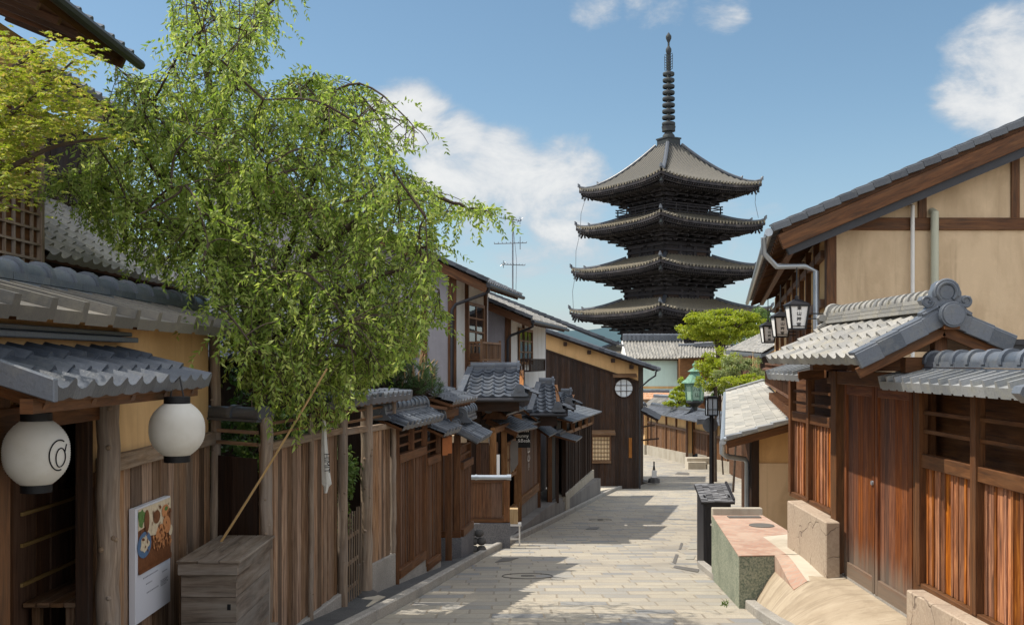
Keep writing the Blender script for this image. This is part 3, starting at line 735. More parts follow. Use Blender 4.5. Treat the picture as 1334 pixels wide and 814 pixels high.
m = MB(); m.box(XW - .02, XW + .02, 6.3, 6.95, E_ - .275, E_ - .235); part('lintel_strip', m, 'wood_pale', th)
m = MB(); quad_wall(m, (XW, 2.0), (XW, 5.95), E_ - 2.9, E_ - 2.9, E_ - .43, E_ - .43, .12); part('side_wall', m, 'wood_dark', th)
# recess: plank back wall, battens, bench, little dark window
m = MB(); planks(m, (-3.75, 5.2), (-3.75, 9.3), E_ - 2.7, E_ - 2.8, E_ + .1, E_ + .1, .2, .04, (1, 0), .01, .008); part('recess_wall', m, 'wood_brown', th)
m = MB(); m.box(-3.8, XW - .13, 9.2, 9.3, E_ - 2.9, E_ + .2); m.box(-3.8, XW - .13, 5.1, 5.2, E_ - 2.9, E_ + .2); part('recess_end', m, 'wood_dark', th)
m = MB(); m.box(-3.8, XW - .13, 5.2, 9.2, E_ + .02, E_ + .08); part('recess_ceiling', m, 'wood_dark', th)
for z in (-1.18, -1.42, -1.72): m = MB(); m.bar((-3.735, 7.6, E_ + z + .012), (-3.735, 9.1, E_ + z + .012), .02, .028); part('bamboo_batten', m, 'bamboo', th)
window(th, (-3.74, 8.25), (-3.74, 8.75), E_ - 1.03, E_ - .42, 1, 1, 'wood_dark', 'window_glass')
bn = thing('bench', 'low wooden bench against the dark planks inside the doorway', 'bench', (-3.5, 8.3, zg(8.3)))
m = MB()
for k in range(4): m.bar((-3.68 + k * .105, 7.6, E_ - 1.86), (-3.68 + k * .105, 9.05, E_ - 1.86), .095, .035)
part('seat', m, 'wood_grey', bn, bev=.004)
for y in (7.7, 8.95):
    m = MB(); post(m, -3.66, y, zg(8.3), E_ - 1.88, .06); post(m, -3.40, y, zg(8.3), E_ - 1.88, .06); m.bar((-3.66, y, E_ - 2.1), (-3.40, y, E_ - 2.1), .04, .06); part('leg', m, 'wood_grey', bn)
# upper wall roof with heavy ridge
O = V((-3.60, 2.5, E_ + .52)); U = V((0, 9.2, 0)); Vd = V((.78, 0, -.20))
m = MB(); tiles(m, O, U, Vd, 20, 1, 'flat', eave=.085, lap=.0, jit=.004, hs=1.35); rf = part('roof', m, 'tile_worn', th)
m = MB(); slab(m, O, U, Vd * .96, .05, .02); part('roof_deck', m, 'wood_timber', rf)
m = MB(); ridge(m, O + V((-.08, 0, -.01)), O + U + V((-.08, 0, -.01)), .30, .13, .105, .42); part('ridge_cap', m, 'tile_ridge', rf, smooth=40)
m = MB()
for y in (4.2, 6.1, 10.9, 8.0): m.bar((XW - .1, y, E_ + .31), (-2.92, y, E_ + .275), .10, .07)
part('rafter', m, 'wood_timber', th, bev=.005)
# canopy over the doorway
O = V((-3.16, 5.28, E_ + .08)); U = V((0, 2.72, 0)); Vd = V((.74, 0, -.245))
m = MB(); tiles(m, O, U, Vd, 11, 3, 'wave', eave=.075); rf = part('canopy', m, 'tile_grey', th, smooth=40)
m = MB(); slab(m, O + V((0, .02, 0)), U - V((0, .04, 0)), Vd * .95, .045, .03); part('canopy_deck', m, 'wood_timber', rf)
m = MB(); m.prism([O + V((0, -.05, .09)), O + Vd + V((.02, -.05, .07)), O + Vd + V((.02, -.05, -.055)), O + V((0, -.05, -.06))], (0, .05, 0)); m.bar(O + V((.03, -.1, .13)), O + U + V((.03, .02, .13)), .16, .035); m.bar(O + V((.05, -.1, .085)), O + U + V((.05, .02, .085)), .22, .04); part('canopy_trim', m, 'tile_ridge', rf, bev=.006)
m = MB()
for k in range(5): m.tube([O + V((0, .12 + k * .62, -.10)), O + Vd + V((-.10, .12 + k * .62, -.085))], .035, 8)
m.bar(O + V((.60, -.02, -.32)), O + U + V((.60, .02, -.32)), .07, .08); m.bar(O + V((.05, -.0, -.17)), O + U + V((.05, 0, -.17)), .06, .10)
part('canopy_rafter', m, 'wood_timber', th, smooth=40)
# dark interior behind the shop front so that the wall has a building behind it
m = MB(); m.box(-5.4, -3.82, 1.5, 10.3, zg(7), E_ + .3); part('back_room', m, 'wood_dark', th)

def chochin(x, y, z, r_, h, label, crest):
    t = thing('paper_lantern', label, 'lantern', (x, y, z - h / 2 - .04), 'round paper lanterns at the shop door')
    m = MB(); n = 27; pr = []
    for i in range(n * 2 + 1):
        a = -1 + i / n; rr = r_ * (1 - abs(a) ** 2.6 * .52); rr *= (1.0 if i % 2 == 0 else .980); pr.append((rr, a * h / 2))
    m.lathe(pr, (x, y, z), 36); part('paper_shade', m, 'lantern_paper', t, smooth=60)
    for sg in (1, -1):
        m = MB(); m.lathe([(r_ * .47, -.028), (r_ * .47, .028), (r_ * .40, .03)], (x, y, z + sg * (h / 2 + .02)), 24); part('rim', m, 'black', t, smooth=40)
    m = MB(); m.tube([(x - .05, y, z + h / 2 + .03), (x - .03, y, z + h / 2 + .14), (x + .02, y, z + h / 2 + .19), (x + .05, y, z + h / 2 + .03)], .006, 6); part('wire_handle', m, 'metal_black', t)
    if crest:
        m = MB()
        def on(u, v_):      # crest drawn on the paper; u, v round and up
            a = -.42 + u / r_; zz = v_ / (h / 2); rr = r_ * (1 - abs(zz) ** 2.6 * .52) * 1.012
            return (x + rr * math.cos(a), y + rr * math.sin(a), z + v_)
        c0 = .0
        m.tube([on(.075 * math.cos(R(t_)) + .01, .090 * math.sin(R(t_)) - .01) for t_ in range(62, 291, 8)], .0042, 5)
        m.tube([on(.036 * math.cos(R(t_)) + .012, .056 * math.sin(R(t_)) - .024) for t_ in range(-80, 272, 10)], .0038, 5)
        m.tube([on(.043, .006), on(.052, .030), on(.066, .052)], .0038, 5)
        part('crest', m, 'ink', t)
    return t
chochin(-2.86, 6.0, E_ - .55, .19, .38, 'round white paper lantern with a black circle crest, by the doorway', True)
chochin(-2.40, 7.15, E_ - .49, .195, .37, 'plain white paper lantern hanging in front of the ochre plaster wall', False)

# poster on the wall
pt = thing('poster', 'tall menu poster with a food photo above white text area on plank wall', 'poster', (-3.08, 8.6, E_ - 2.0))
p0, p1 = 8.15, 8.98; zt, zb = E_ - 1.21, E_ - 2.16; xp = -3.075
m = MB(); m.box(XW + .02, xp, p0, p1, zb, zt); part('board', m, 'poster_white', pt, bev=.003)
def pp(u, v_, l=.002): return (xp + l, p0 + (p1 - p0) * u, zb + (zt - zb) * v_)
def blob(cu, cv, ru, rv, l, rot=0, n=18, wob=.0):
    out = []
    for k in range(n):
        a = 2 * math.pi * k / n; rr = 1 + random.uniform(-wob, wob); a_, b_ = ru * math.cos(a) * rr, rv * math.sin(a) * rr
        out.append(pp(cu + a_ * math.cos(rot) - b_ * math.sin(rot), cv + a_ * math.sin(rot) + b_ * math.cos(rot), l))
    return out
m = MB(); m.face([pp(.06, .42), pp(1, .42), pp(1, .985), pp(.06, .985)]); pic = part('picture', m, 'food_brown', pt)
m = MB(); m.face([pp(.06, .80, .004), pp(1, .86, .004), pp(1, .985, .004), pp(.06, .985, .004)]); m.face(blob(.55, .80, .30, .10, .005)); part('cloth', m, 'food_cream', pic)
m = MB(); m.face(blob(.22, .66, .19, .115, .007)); part('bowl', m, 'blue_glaze', pic)
m = MB(); m.face(blob(.23, .665, .12, .07, .009, 0, 18, .2)); m.face(blob(.50, .75, .09, .045, .008)); m.face(blob(.98, .68, .06, .05, .0085)); part('rice', m, 'food_cream', pic)
m = MB(); m.face(blob(.66, .70, .13, .075, .010, .2)); m.face(blob(.86, .75, .12, .08, .010, -.3)); m.face(blob(.82, .88, .11, .06, .009)); part('pieces', m, 'food_orange', pic)
m = MB(); m.face(blob(.56, .86, .10, .06, .0095)); m.face(blob(.28, .86, .07, .10, .0095)); part('dishes', m, 'food_brown', pic)
m = MB(); m.face(blob(.14, .90, .10, .07, .0065, 0, 14, .3)); m.face(blob(.84, .90, .05, .02, .0105)); part('garnish', m, 'food_green', pic)
m = MB(); rp = random.Random(9)
for k in range(46): m.face(blob(rp.uniform(.45, .98), rp.uniform(.56, .70), rp.uniform(.012, .035), rp.uniform(.006, .014), .0112 + k * .00002, rp.uniform(0, 3), 8, .3))
part('crumbs', m, 'food_orange', pic)
m = MB()
for k in range(30): m.face(blob(rp.uniform(.10, .98), rp.uniform(.58, .95), rp.uniform(.012, .04), rp.uniform(.006, .016), .0125 + k * .00002, rp.uniform(0, 3), 8, .3))
part('garnish', m, 'food_brown', pic)
m = MB(); m.face([pp(.06, .42, .012), pp(1, .42, .012), pp(1, .47, .012), pp(.06, .45, .012)]); part('tray_edge', m, 'food_brown', pic)
m = MB()
for v_, a, b in ((.365, .2, .62), (.30, .28, .45), (.22, .3, .62), (.325, .75, .9), (.25, .7, .92), (.235, .7, .9), (.22, .7, .92), (.205, .7, .88)):
    u = a
    while u < b: wd = random.uniform(.012, .03); m.face([pp(u, v_ - .006, .001), pp(u + wd, v_ - .006, .001), pp(u + wd, v_ + .006, .001), pp(u, v_ + .006, .001)]); u += wd + .012
part('lettering', m, 'ink_grey', pt)

# chest
cx0, cx1, cy0, cy1, cz = -2.86, -2.38, 8.62, 9.82, E_ - 1.73
ch = thing('storage_chest', 'weathered grey wooden chest with overhanging lid against the plank wall', 'chest', ((cx0 + cx1) / 2, (cy0 + cy1) / 2, zg(9)))
m = MB()
for k in range(3): m.box(cx0 - .03 + k * .185, cx0 - .03 + (k + 1) * .185 - .004, cy0 - .04, cy1 + .03, cz - .012, cz + .012)
for a, b, c, d in ((cx0 - .02, cx1 + .02, cy0 - .03, cy0 - .006), (cx0 - .02, cx1 + .02, cy1 + .002, cy1 + .02), (cx0 - .02, cx0 - .002, cy0, cy1), (cx1 + .0, cx1 + .022, cy0, cy1)): m.box(a, b, c, d, cz - .115, cz - .014)
part('lid', m, 'wood_chest', ch, bev=.005)
m = MB()
for k in range(4):
    z0 = zg(9) + .05 + k * .22; m.box(cx0, cx1, cy0 + .002, cy0 + .03, z0, z0 + .216); m.box(cx1 - .03, cx1 - .002, cy0 + .03, cy1, z0, z0 + .216); m.box(cx0, cx0 + .02, cy0 + .03, cy1, z0, z0 + .216)
m.box(cx0, cx1, cy1 - .03, cy1, zg(9), cz - .1)
part('body', m, 'wood_chest', ch, bev=.003)
m = MB(); m.box(cx0 - .04, cx1 + .07, cy0 - .05, cy1 + .05, zg(9) - .2, zg(9) + .17); part('plinth', m, 'wood_chest', ch, bev=.006)
m = MB()
for z in (.42, .60): m.box(cx1 - .08, cx1 - .05, cy0 - .002, cy0 + .004, zg(9) + z, zg(9) + z + .05)
part('iron_slot', m, 'black', ch)

# ------------------------------------------------------------------ upper storeys seen above the near wall
uh = thing('upper_storey_house', 'two storey house with brown lattice window bay high on the left', 'house', (-5.0, 9, zg(9)))
m = MB(); quad_wall(m, (-5.0, 7.6), (-5.0, 10.55), E_ - .2, E_ - .2, E_ + 3.3, E_ + 3.3, .2); m.box(-8, -5.2, 10.35, 10.55, E_ - .5, E_ + 3.3); m.box(-8, -5.2, 7.6, 7.8, E_ - .5, E_ + 3.3); part('wall', m, 'plaster_ochre', uh)
m = MB(); lattice(m, (-4.965, 7.7), (-4.965, 10.5), E_ + .9, E_ + 2.62, 15, 11, .024, .03, .06); f = part('lattice_window', m, 'wood_post', uh)
m = MB(); pane(m, (-4.965, 7.72), (-4.965, 10.48), E_ + .93, E_ + 2.60, .022, .01); part('panel', m, 'wood_timber', f)
O = V((-6.4, 7.3, E_ + 4.33)); U = V((0, 3.75, 0)); Vd = V((2.2, 0, -.97))
m = MB(); tiles(m, O, U, Vd, 14, 9, 'wave', eave=.07); rf = part('roof', m, 'tile_grey', uh, smooth=40)
m = MB(); slab(m, O, U, Vd * .97, .09, .03); m.bar(O + V((0, 3.68, -.10)), O + V((0, 3.68, -.10)) + Vd * .97, .06, .16); part('eave_board', m, 'wood_timber', rf)
m = MB()
for k in range(9): m.bar(O + V((.9, .2 + k * .42, -.2 - .4)), O + V((0, .2 + k * .42, -.17)) + Vd * .93, .05, .07)
part('rafter', m, 'wood_timber', uh)
m = MB(); gutter(m, [O + Vd + V((.05, 0, -.06)), O + Vd + U + V((.05, .1, -.06))], .055); part('gutter', m, 'metal_dark', uh, smooth=40)
sh2 = thing('dark_plank_house', 'dark boarded house behind the hanging tree with sunny lower roof', 'house', (-6.9, 12, zg(12)))
m = MB(); planks(m, (-6.9, 10.6), (-6.9, 17.0), E_ + 1.9, E_ + 1.9, E_ + 3.7, E_ + 3.7, .2, .04, (1, 0)); m.box(-9, -6.95, 10.6, 17, zg(12), E_ + 3.7); m.box(-6.95, -5.5, 10.6, 16.8, zg(12), E_ + 1.2); part('wall', m, 'wood_dark', sh2)
O = V((-6.92, 10.58, E_ + 2.40)); U = V((0, 6.2, 0)); Vd = V((2.0, 0, -1.28))
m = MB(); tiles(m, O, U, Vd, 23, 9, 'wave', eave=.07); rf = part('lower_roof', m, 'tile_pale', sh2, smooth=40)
m = MB(); slab(m, O, U, Vd * .97, .07, .03); part('deck', m, 'wood_timber', rf)
m = MB(); ridge(m, O + V((.05, .02, .0)), O + V((.05, .9, .0)), .2, .12, .08, .3); part('ridge_cap', m, 'tile_ridge', rf, smooth=40)
O = V((-8.4, 10.2, E_ + 4.7)); U = V((0, 7.2, 0)); Vd = V((2.3, 0, -.80))
m = MB(); tiles(m, O, U, Vd, 28, 5, 'wave', eave=.07); rf = part('upper_roof', m, 'tile_dark', sh2, smooth=40)
m = MB(); slab(m, O, U, Vd * .97, .10, .03); part('eave_board', m, 'wood_timber', rf)

# dark garden house behind the plank fence
gd = thing('garden_house', 'low dark boarded house with tiled roof behind the plank fence and the leaves', 'house', (-4, 17, zg(17)))
m = MB(); planks(m, (-6.5, 15.9), (-2.25, 15.9), zg(16), zg(16), E_ + .15, E_ + .15, .22, .05, (0, -1)); m.box(-6.5, -2.3, 15.96, 21, zg(17), E_ + .2); part('wall', m, 'wood_dark', gd)
O = V((-6.7, 18.2, E_ + 1.25)); U = V((4.6, 0, 0)); Vd = V((0, -2.8, -1.2))
m = MB(); tiles(m, O, U, Vd, 17, 11, 'wave', eave=.06); rf = part('roof', m, 'tile_grey', gd, smooth=40)
m = MB(); slab(m, O, U, Vd * .97, .08, .03); slab(m, O, U, V((0, 3, -1.2)), .1); part('deck', m, 'wood_timber', rf)
m = MB(); ridge(m, O, O + U, .24, .14, .09, .3); part('ridge_cap', m, 'tile_ridge', rf, smooth=40)
# ------------------------------------------------------------------ fences of the left side
def fx(d): return -2.5 + .1294 * (d - 9.95)          # first fence line
def f2(d): return -1.98 + .17 * (d - 13.6)           # its continuation
wf = thing('corner_fence', 'short dark fence with tube shaped tile cap between shop corner and first post', 'fence', (-2.8, 10.3, zg(10.3)))
m = MB(); planks(m, (-3.08, 10.4), (-2.55, 10.0), E_ - 3.0, E_ - 3.0, E_ - .98, E_ - .98, .2, .03, (.6, -.8)); part('plank_panel', m, 'wood_dark', wf)
m = MB()
for z in (-.60, -.72, -.84): m.bar((-3.08, 10.4, E_ + z), (-2.55, 10.0, E_ + z), .03, .035)
part('rail', m, 'wood_grey', wf)
m = MB(); ridge(m, (-3.16, 10.44, E_ - .61), (-2.46, 9.93, E_ - .61), .2, .06, .085, .30); part('tile_cap', m, 'tile_dark', wf, smooth=40)
fa = thing('plank_fence', 'grey weathered plank fence with round posts below the hanging leaves', 'fence', (fx(11), 11, zg(11)))
m = MB(); planks(m, (fx(9.95), 9.95), (fx(12.45), 12.45), E_ - 2.88, E_ - 2.90, E_ - .90, E_ - .90, .13, .03, (1, -.13), .009, .010); part('plank_panel', m, 'wood_grey', fa, bev=.003)
m = MB(); quad_wall(m, (fx(9.9) + .05, 9.9), (fx(12.5) + .05, 12.5), zg(10) - .3, zg(12.5) - .2, E_ - 2.88, E_ - 2.90, .2, (1, -.13)); part('stone_base', m, 'granite', fa, bev=.01)
m = MB(); m.bar((fx(9.95) + .02, 9.95, E_ - .865), (fx(12.5) + .02, 12.5, E_ - .865), .10, .085); part('top_rail', m, 'wood_post', fa, bev=.006)
for z in (-.64, -.75): m = MB(); m.bar((fx(9.95), 9.95, E_ + z), (fx(12.5), 12.5, E_ + z), .03, .03); part('rail', m, 'wood_grey', fa)
for d, r_, zt in ((9.95, .062, -.56), (11.3, .032, -.60), (12.5, .062, -.46)):
    m = MB(); log(m, fx(d) + .05, d, zg(d) - .1, E_ + zt, r_, 10, .007, 6); part('post', m, 'wood_post', fa, smooth=50)
# gate way with picket gate
gt = thing('garden_gate', 'grey wooden picket gate leaning in the gap between two log posts', 'gate', (-2.1, 13.0, zg(13)))
A, B = V((fx(12.5) + .02, 12.62, 0)), V((f2(13.6) - .06, 13.45, 0)); m = MB(); t = (B - A)
for k in range(9):
    q = A + t * (k / 8.0); m.bar((q.x, q.y, zg(13) + .10), (q.x + .01, q.y, zg(13) + 1.18 + random.uniform(0, .06) + .012 * k), .016, .014, up=(0, 1, 0))
part('picket', m, 'wood_post', gt)
for z in (.25, .58, .92): m = MB(); m.bar((A.x - .03, A.y, zg(13) + z), (B.x - .03, B.y, zg(13) + z + .02), .025, .04); part('rail', m, 'wood_post', gt)
gw = thing('gate_frame', 'grey log post frame with a narrow tile cap over the picket gate', 'gateway', (f2(13.6), 13.6, zg(13.6)))
m = MB(); log(m, f2(13.6), 13.6, zg(13.6) - .0, E_ - .50, .082, 12, .006, 9); part('post', m, 'wood_post', gw, smooth=50)
m = MB(); log(m, f2(14.78) + .02, 14.78, E_ - 2.83, E_ - .55, .045, 10, .005, 4); part('post', m, 'wood_post', gw, smooth=50)
m = MB(); planks(m, (f2(13.72), 13.72), (f2(14.72), 14.72), E_ - 2.80, E_ - 2.86, E_ - .98, E_ - .98, .12, .03, (1, -.17), .009, .010); part('plank_panel', m, 'wood_grey', gw, bev=.003)
m = MB(); quad_wall(m, (f2(13.66) + .04, 13.66), (f2(14.85) + .04, 14.85), zg(13.6) - .3, zg(14.8) - .2, E_ - 2.79, E_ - 2.855, .2, (1, -.17)); part('stone_base', m, 'granite', gw, bev=.01)
m = MB(); m.bar((fx(12.5), 12.5, E_ - .90), (f2(13.6), 13.6, E_ - .92), .09, .08); m.bar((f2(13.6), 13.6, E_ - .93), (f2(14.8), 14.8, E_ - .95), .09, .08); part('lintel', m, 'wood_post', gw, bev=.005)
for z in (-.66, -.79): m = MB(); m.bar((fx(12.5), 12.5, E_ + z), (f2(14.8), 14.8, E_ + z), .03, .03); part('rail', m, 'wood_grey', gw)
O = V((fx(11.2) - .16, 11.2, E_ - .44)); U = V((f2(14.95) - fx(11.2), 3.75, -.02)); m = MB(); tiles(m, O, U, V((.42, 0, -.05)), 15, 2, 'roll', eave=.09, lap=.02, hs=.6); c_ = part('tile_cap', m, 'tile_grey', gw, smooth=40)
m = MB(); slab(m, O, U, V((.40, 0, -.05)), .04, .035); part('deck', m, 'wood_grey', c_)
m = MB(); m.lathe([(.20, 0), (.21, .08), (.17, .20), (.10, .24)], (f2(13.6), 13.55, zg(13.6) - .06), 9); single('foundation_stone', m, 'rock_dark', 'dark rounded stone under the thick log gate post', 'stone', (f2(13.6), 13.55, zg(13.6) - .06), smooth=50)
m = MB(); m.box(-3.2, fx(12.6), 12.52, 13.5, zg(13) - .2, zg(13) + .02); m.prism([(-2.2, 12.55, zg(13) + .11), (-1.80, 12.5, zg(12.6) + .115), (-1.70, 13.4, zg(13.4) + .115), (-1.9, 13.6, zg(13.5) + .11)], (0, 0, -.2)); struct('gate_step', m, 'concrete_light')

# brown stepped fence with its own roofs
fb = thing('stepped_fence', 'brown board fence in two steps, each under its own tiled ridge', 'fence', (f2(16), 16, zg(16)))
m = MB(); planks(m, (f2(14.95), 14.95), (f2(16.5), 16.5), E_ - 3.2, E_ - 3.2, E_ - 1.53, E_ - 1.53, .13, .03, (1, -.17), .004, .004, .008); part('plank_panel', m, 'wood_brown', fb)
m = MB(); planks(m, (f2(16.62), 16.62), (f2(17.45), 17.45), E_ - 3.42, E_ - 3.42, E_ - 1.74, E_ - 1.74, .13, .03, (1, -.17), .004, .004, .008); part('plank_panel', m, 'wood_brown', fb)
for d, zb, zt in ((14.92, -3.35, -.95), (15.75, -3.15, -.95), (16.55, -3.4, -.95), (17.5, -3.5, -1.22)):
    m = MB(); post(m, f2(d) + .02, d, E_ + zb, E_ + zt, .10, .10, .168); part('post', m, 'wood_brown', fb, bev=.004)
for a, b, z in ((14.95, 16.5, -1.47), (16.6, 17.5, -1.68), (14.95, 16.5, -3.20), (16.6, 17.5, -3.43)):
    m = MB(); m.bar((f2(a) + .03, a, E_ + z), (f2(b) + .03, b, E_ + z), .10, .13); part('sill_beam', m, 'wood_timber', fb, bev=.004)
for a, b, zs in ((14.95, 16.5, (-1.14, -1.29)), (16.6, 17.5, (-1.38, -1.53))):
    for z in zs: m = MB(); m.bar((f2(a), a, E_ + z), (f2(b), b, E_ + z), .025, .035); part('rail', m, 'wood_brown', fb)
m = MB(); quad_wall(m, (f2(14.9) + .06, 14.9), (f2(16.56) + .06, 16.56), zg(14.9) - .2, zg(16.5) - .2, E_ - 3.27, E_ - 3.27, .2, (1, -.17)); quad_wall(m, (f2(16.57) + .06, 16.57), (f2(17.55) + .06, 17.55), zg(16.5) - .2, zg(17.5) - .2, E_ - 3.50, E_ - 3.50, .2, (1, -.17)); part('stone_base', m, 'granite', fb, bev=.008)
m = MB(); quad_wall(m, (f2(14.9) - .22, 14.9), (f2(17.5) - .22, 17.5), zg(15), zg(15), E_ - .95, E_ - 1.2, .05, (1, -.17)); part('back_board', m, 'wood_dark', fb)
def cap2(par, a, b, zr, ze, over=.26, n=9, mt='tile_grey', oni_=True, back=.24):
    O = V((f2(a) - .06, a, E_ + zr)); U = V((f2(b) - f2(a), b - a, 0)); Vd = V((over + .06, -.04, ze - zr))
    m = MB(); tiles(m, O, U, Vd, n, 2, 'roll', eave=.07, lap=.012, hs=.62)
    tiles(m, O + U, -U, V((-back, .04, (ze - zr))), n, 2, 'roll', eave=.07, lap=.012, hs=.62); c = part('tile_cap', m, mt, par, smooth=40)
    m = MB(); slab(m, O, U, Vd * .96, .04, .03); part('deck', m, 'wood_timber', c)
    m = MB(); ridge(m, O + V((0, 0, -.03)), O + U + V((0, 0, -.03)), .20, .15, .085, .24, True, 3)
    if oni_:
        d_ = U.normalized(); oni(m, O + V((0, 0, -.05)), -d_, .26, .06); oni(m, O + U + V((0, 0, -.05)), d_, .26, .06)
    part('ridge_cap', m, 'tile_ridge', c, smooth=40)
cap2(fb, 14.35, 16.75, -.80, -.95, .30, 10)
cap2(fb, 16.75, 17.95, -1.06, -1.22, .32, 5)
# small roofed gate behind the stepped fence
g1 = thing('roofed_gateway', 'dark narrow gateway under a small tiled roof beside the stepped fence', 'gateway', (-1.3, 18.5, zg(18.5)))
m = MB(); m.box(-2.2, -1.62, 18.0, 20.2, zg(18.5) - .1, E_ - .95); part('dark_wall', m, 'wood_dark', g1)
for d in (17.75, 18.9): m = MB(); post(m, f2(d) - .12, d, zg(18) - .1, E_ - .85, .12); part('post', m, 'wood_brown', g1)
m = MB(); m.bar((f2(17.5) - .1, 17.5, E_ - .98), (f2(19.4) - .1, 19.4, E_ - .98), .12, .14)
for k in range(9): d = 17.5 + k * .24; m.bar((f2(d) - .55, d, E_ - .72), (f2(d) + .18, d, E_ - .84), .04, .05)
part('beam', m, 'wood_timber', g1)
O = V((f2(17.4) - .62, 17.5, E_ - .45)); U = V((.36, 2.0, 0)); Vd = V((.92, 0, -.29))
m = MB(); tiles(m, O, U, Vd, 9, 4, 'wave', eave=.06); c_ = part('roof', m, 'tile_grey', g1, smooth=40)
m = MB(); slab(m, O, U, Vd * .97, .05, .03); part('deck', m, 'wood_timber', c_)
for i, y in enumerate((17.62, 17.95)):
    m = MB(); m.obox((f2(y) + .10, y, E_ - 1.50), (.045, .008 + .14 * .17, 0), (-.17 * .14, .14, 0), (0, 0, .15)); 
    tg = single('name_tag', m, 'sign_orange', ('orange wooden name tag hanging by the stepped fence end, the near one' if i == 0 else 'orange wooden name tag with pale stroke, hanging deeper in the gateway'), 'sign', (f2(y) + .1, y, E_ - 1.5), 'orange name tags')
# brown pillar wall with gabled tile cap
fc = thing('gabled_pillar_wall', 'brown wall end with small gabled tile cap and grey stone foot', 'wall', (-1.1, 19.8, zg(19.8)))
def f3(d): return -1.03 + .14 * (d - 19.5)
m = MB(); planks(m, (-1.50, 19.52), (-1.12, 19.52), E_ - 3.4, E_ - 3.4, E_ - 1.6, E_ - 1.6, .16, .03, (0, -1)); planks(m, (f3(19.6), 19.6), (f3(20.6), 20.6), E_ - 3.35, E_ - 3.35, E_ - 2.1, E_ - 2.1, .15, .03, (1, -.14), .004, .004, .010); part('plank_panel', m, 'wood_brown', fc)
for x, y in ((-1.07, 19.55), (f3(20.65) - .02, 20.65), (-1.52, 19.56)): m = MB(); post(m, x, y, E_ - 3.42, E_ - 1.45, .13 if y < 19.6 else .09); part('post', m, 'wood_brown', fc, bev=.005)
for z in (-2.06, -3.38): m = MB(); m.bar((f3(19.6) + .02, 19.6, E_ + z), (f3(20.7) + .02, 20.7, E_ + z), .10, .14); part('sill_beam', m, 'wood_timber', fc)
m = MB(); m.bar((-1.55, 19.5, E_ - 3.38), (-1.0, 19.5, E_ - 3.38), .1, .12); part('sill_beam', m, 'wood_timber', fc)
for z in (-1.68, -1.86): m = MB(); m.bar((f3(19.6), 19.6, E_ + z), (f3(20.6), 20.6, E_ + z), .03, .04); part('rail', m, 'wood_brown', fc)
m = MB(); m.prism([(-1.62, 19.44, E_ - 3.45), (-.98, 19.44, E_ - 3.45), (f3(20.75) + .06, 20.75, E_ - 3.45), (-1.62, 20.75, E_ - 3.45)], (0, 0, -.7)); part('stone_base', m, 'granite_dark', fc, bev=.01)
for sx in (1, -1):
    m = MB(); O = V((-1.13, 19.2, E_ - 1.28)); U = V((.2, 1.75, 0)); Vd = V((.50 * sx, 0, -.26))
    if sx > 0: tiles(m, O, U, Vd, 8, 2, 'roll', eave=.06, hs=.6, lap=.012)
    else: tiles(m, O + U, -U, Vd, 8, 2, 'roll', eave=.06, hs=.6, lap=.012)
    c_ = part('tile_cap', m, 'tile_grey', fc, smooth=40); m = MB(); slab(m, O + V((0, .02, 0)), U, Vd * .97, .05, .03); m.bar(O + V((0, -.02, .0)), O + V((0, -.02, .0)) + Vd, .05, .09); part('deck', m, 'tile_ridge', c_)
m = MB(); ridge(m, (-1.13, 19.25, E_ - 1.30), (-.93, 20.95, E_ - 1.30), .18, .08, .08, .25); m.disc((-1.13, 19.2, E_ - 1.24), (0, -1, 0), .105, .06, 16); part('ridge_cap', m, 'tile_ridge', fc, smooth=40)
m = MB(); ridge(m, (-1.0, 19.75, E_ - 1.20), (-.86, 20.85, E_ - 1.20), .26, .20, .11, .24, True, 3); oni(m, (-1.0, 19.75, E_ - 1.22), (-.1, -1, 0), .30, .07); part('upper_ridge', m, 'tile_ridge', fc, smooth=40)
rng = random.Random(5)
for k in range(6):
    m = MB(); c = V((-.80 + (k % 2) * .16 - .05 * (k > 3), 20.85, zg(20.8) + .14 + (k // 2) * .17)); r_ = .10
    m.lathe([(r_ * .5, -.07), (r_, -.03), (r_ * 1.05, .02), (r_ * .7, .075)], c, 7)
    single('stacked_rock', m, 'rock_dark', ['grey rock at the bottom front of the little pile', 'grey rock at the bottom outer side of the pile', 'grey rock halfway up the pile beside the wall', 'grey rock halfway up the pile on the street side', 'topmost grey rock beside the pillar wall', 'topmost grey rock on the street side of the pile'][k], 'rock', c, 'piled rocks at the pillar wall', smooth=50)
# low board screen with pipe cap
lw = thing('low_board_screen', 'low dark board screen capped by a pale metal pipe on grey stone', 'screen', (-.5, 23, zg(23)))
m = MB(); planks(m, (-1.3, 23.0), (-.22, 23.0), E_ - 3.7, E_ - 3.7, E_ - 2.74, E_ - 2.74, .2, .03, (0, -1)); part('plank_panel', m, 'wood_brown', lw)
m = MB(); m.box(-1.3, -.05, 22.95, 23.06, E_ - 3.72, E_ - 3.62); m.box(-1.3, -.05, 22.96, 23.05, E_ - 2.80, E_ - 2.73); post(m, -.12, 22.99, E_ - 3.7, E_ - 2.74, .14, .12); part('frame', m, 'wood_timber', lw, bev=.005)
m = MB(); m.tube([(-1.35, 22.98, E_ - 2.68), (-.03, 22.98, E_ - 2.68)], .06, 12); m.tube([(-.85, 22.98, E_ - 2.68), (-.80, 22.98, E_ - 2.68)], .07, 12); m.tube([(-.12, 22.98, E_ - 2.68), (-.02, 22.98, E_ - 2.68)], .072, 12); part('pipe_cap', m, 'pipe_metal', lw, smooth=40)
m = MB(); m.box(-1.4, -.04, 22.9, 23.12, zg(23) - .1, E_ - 3.725); part('stone_base', m, 'granite_dark', lw, bev=.01)
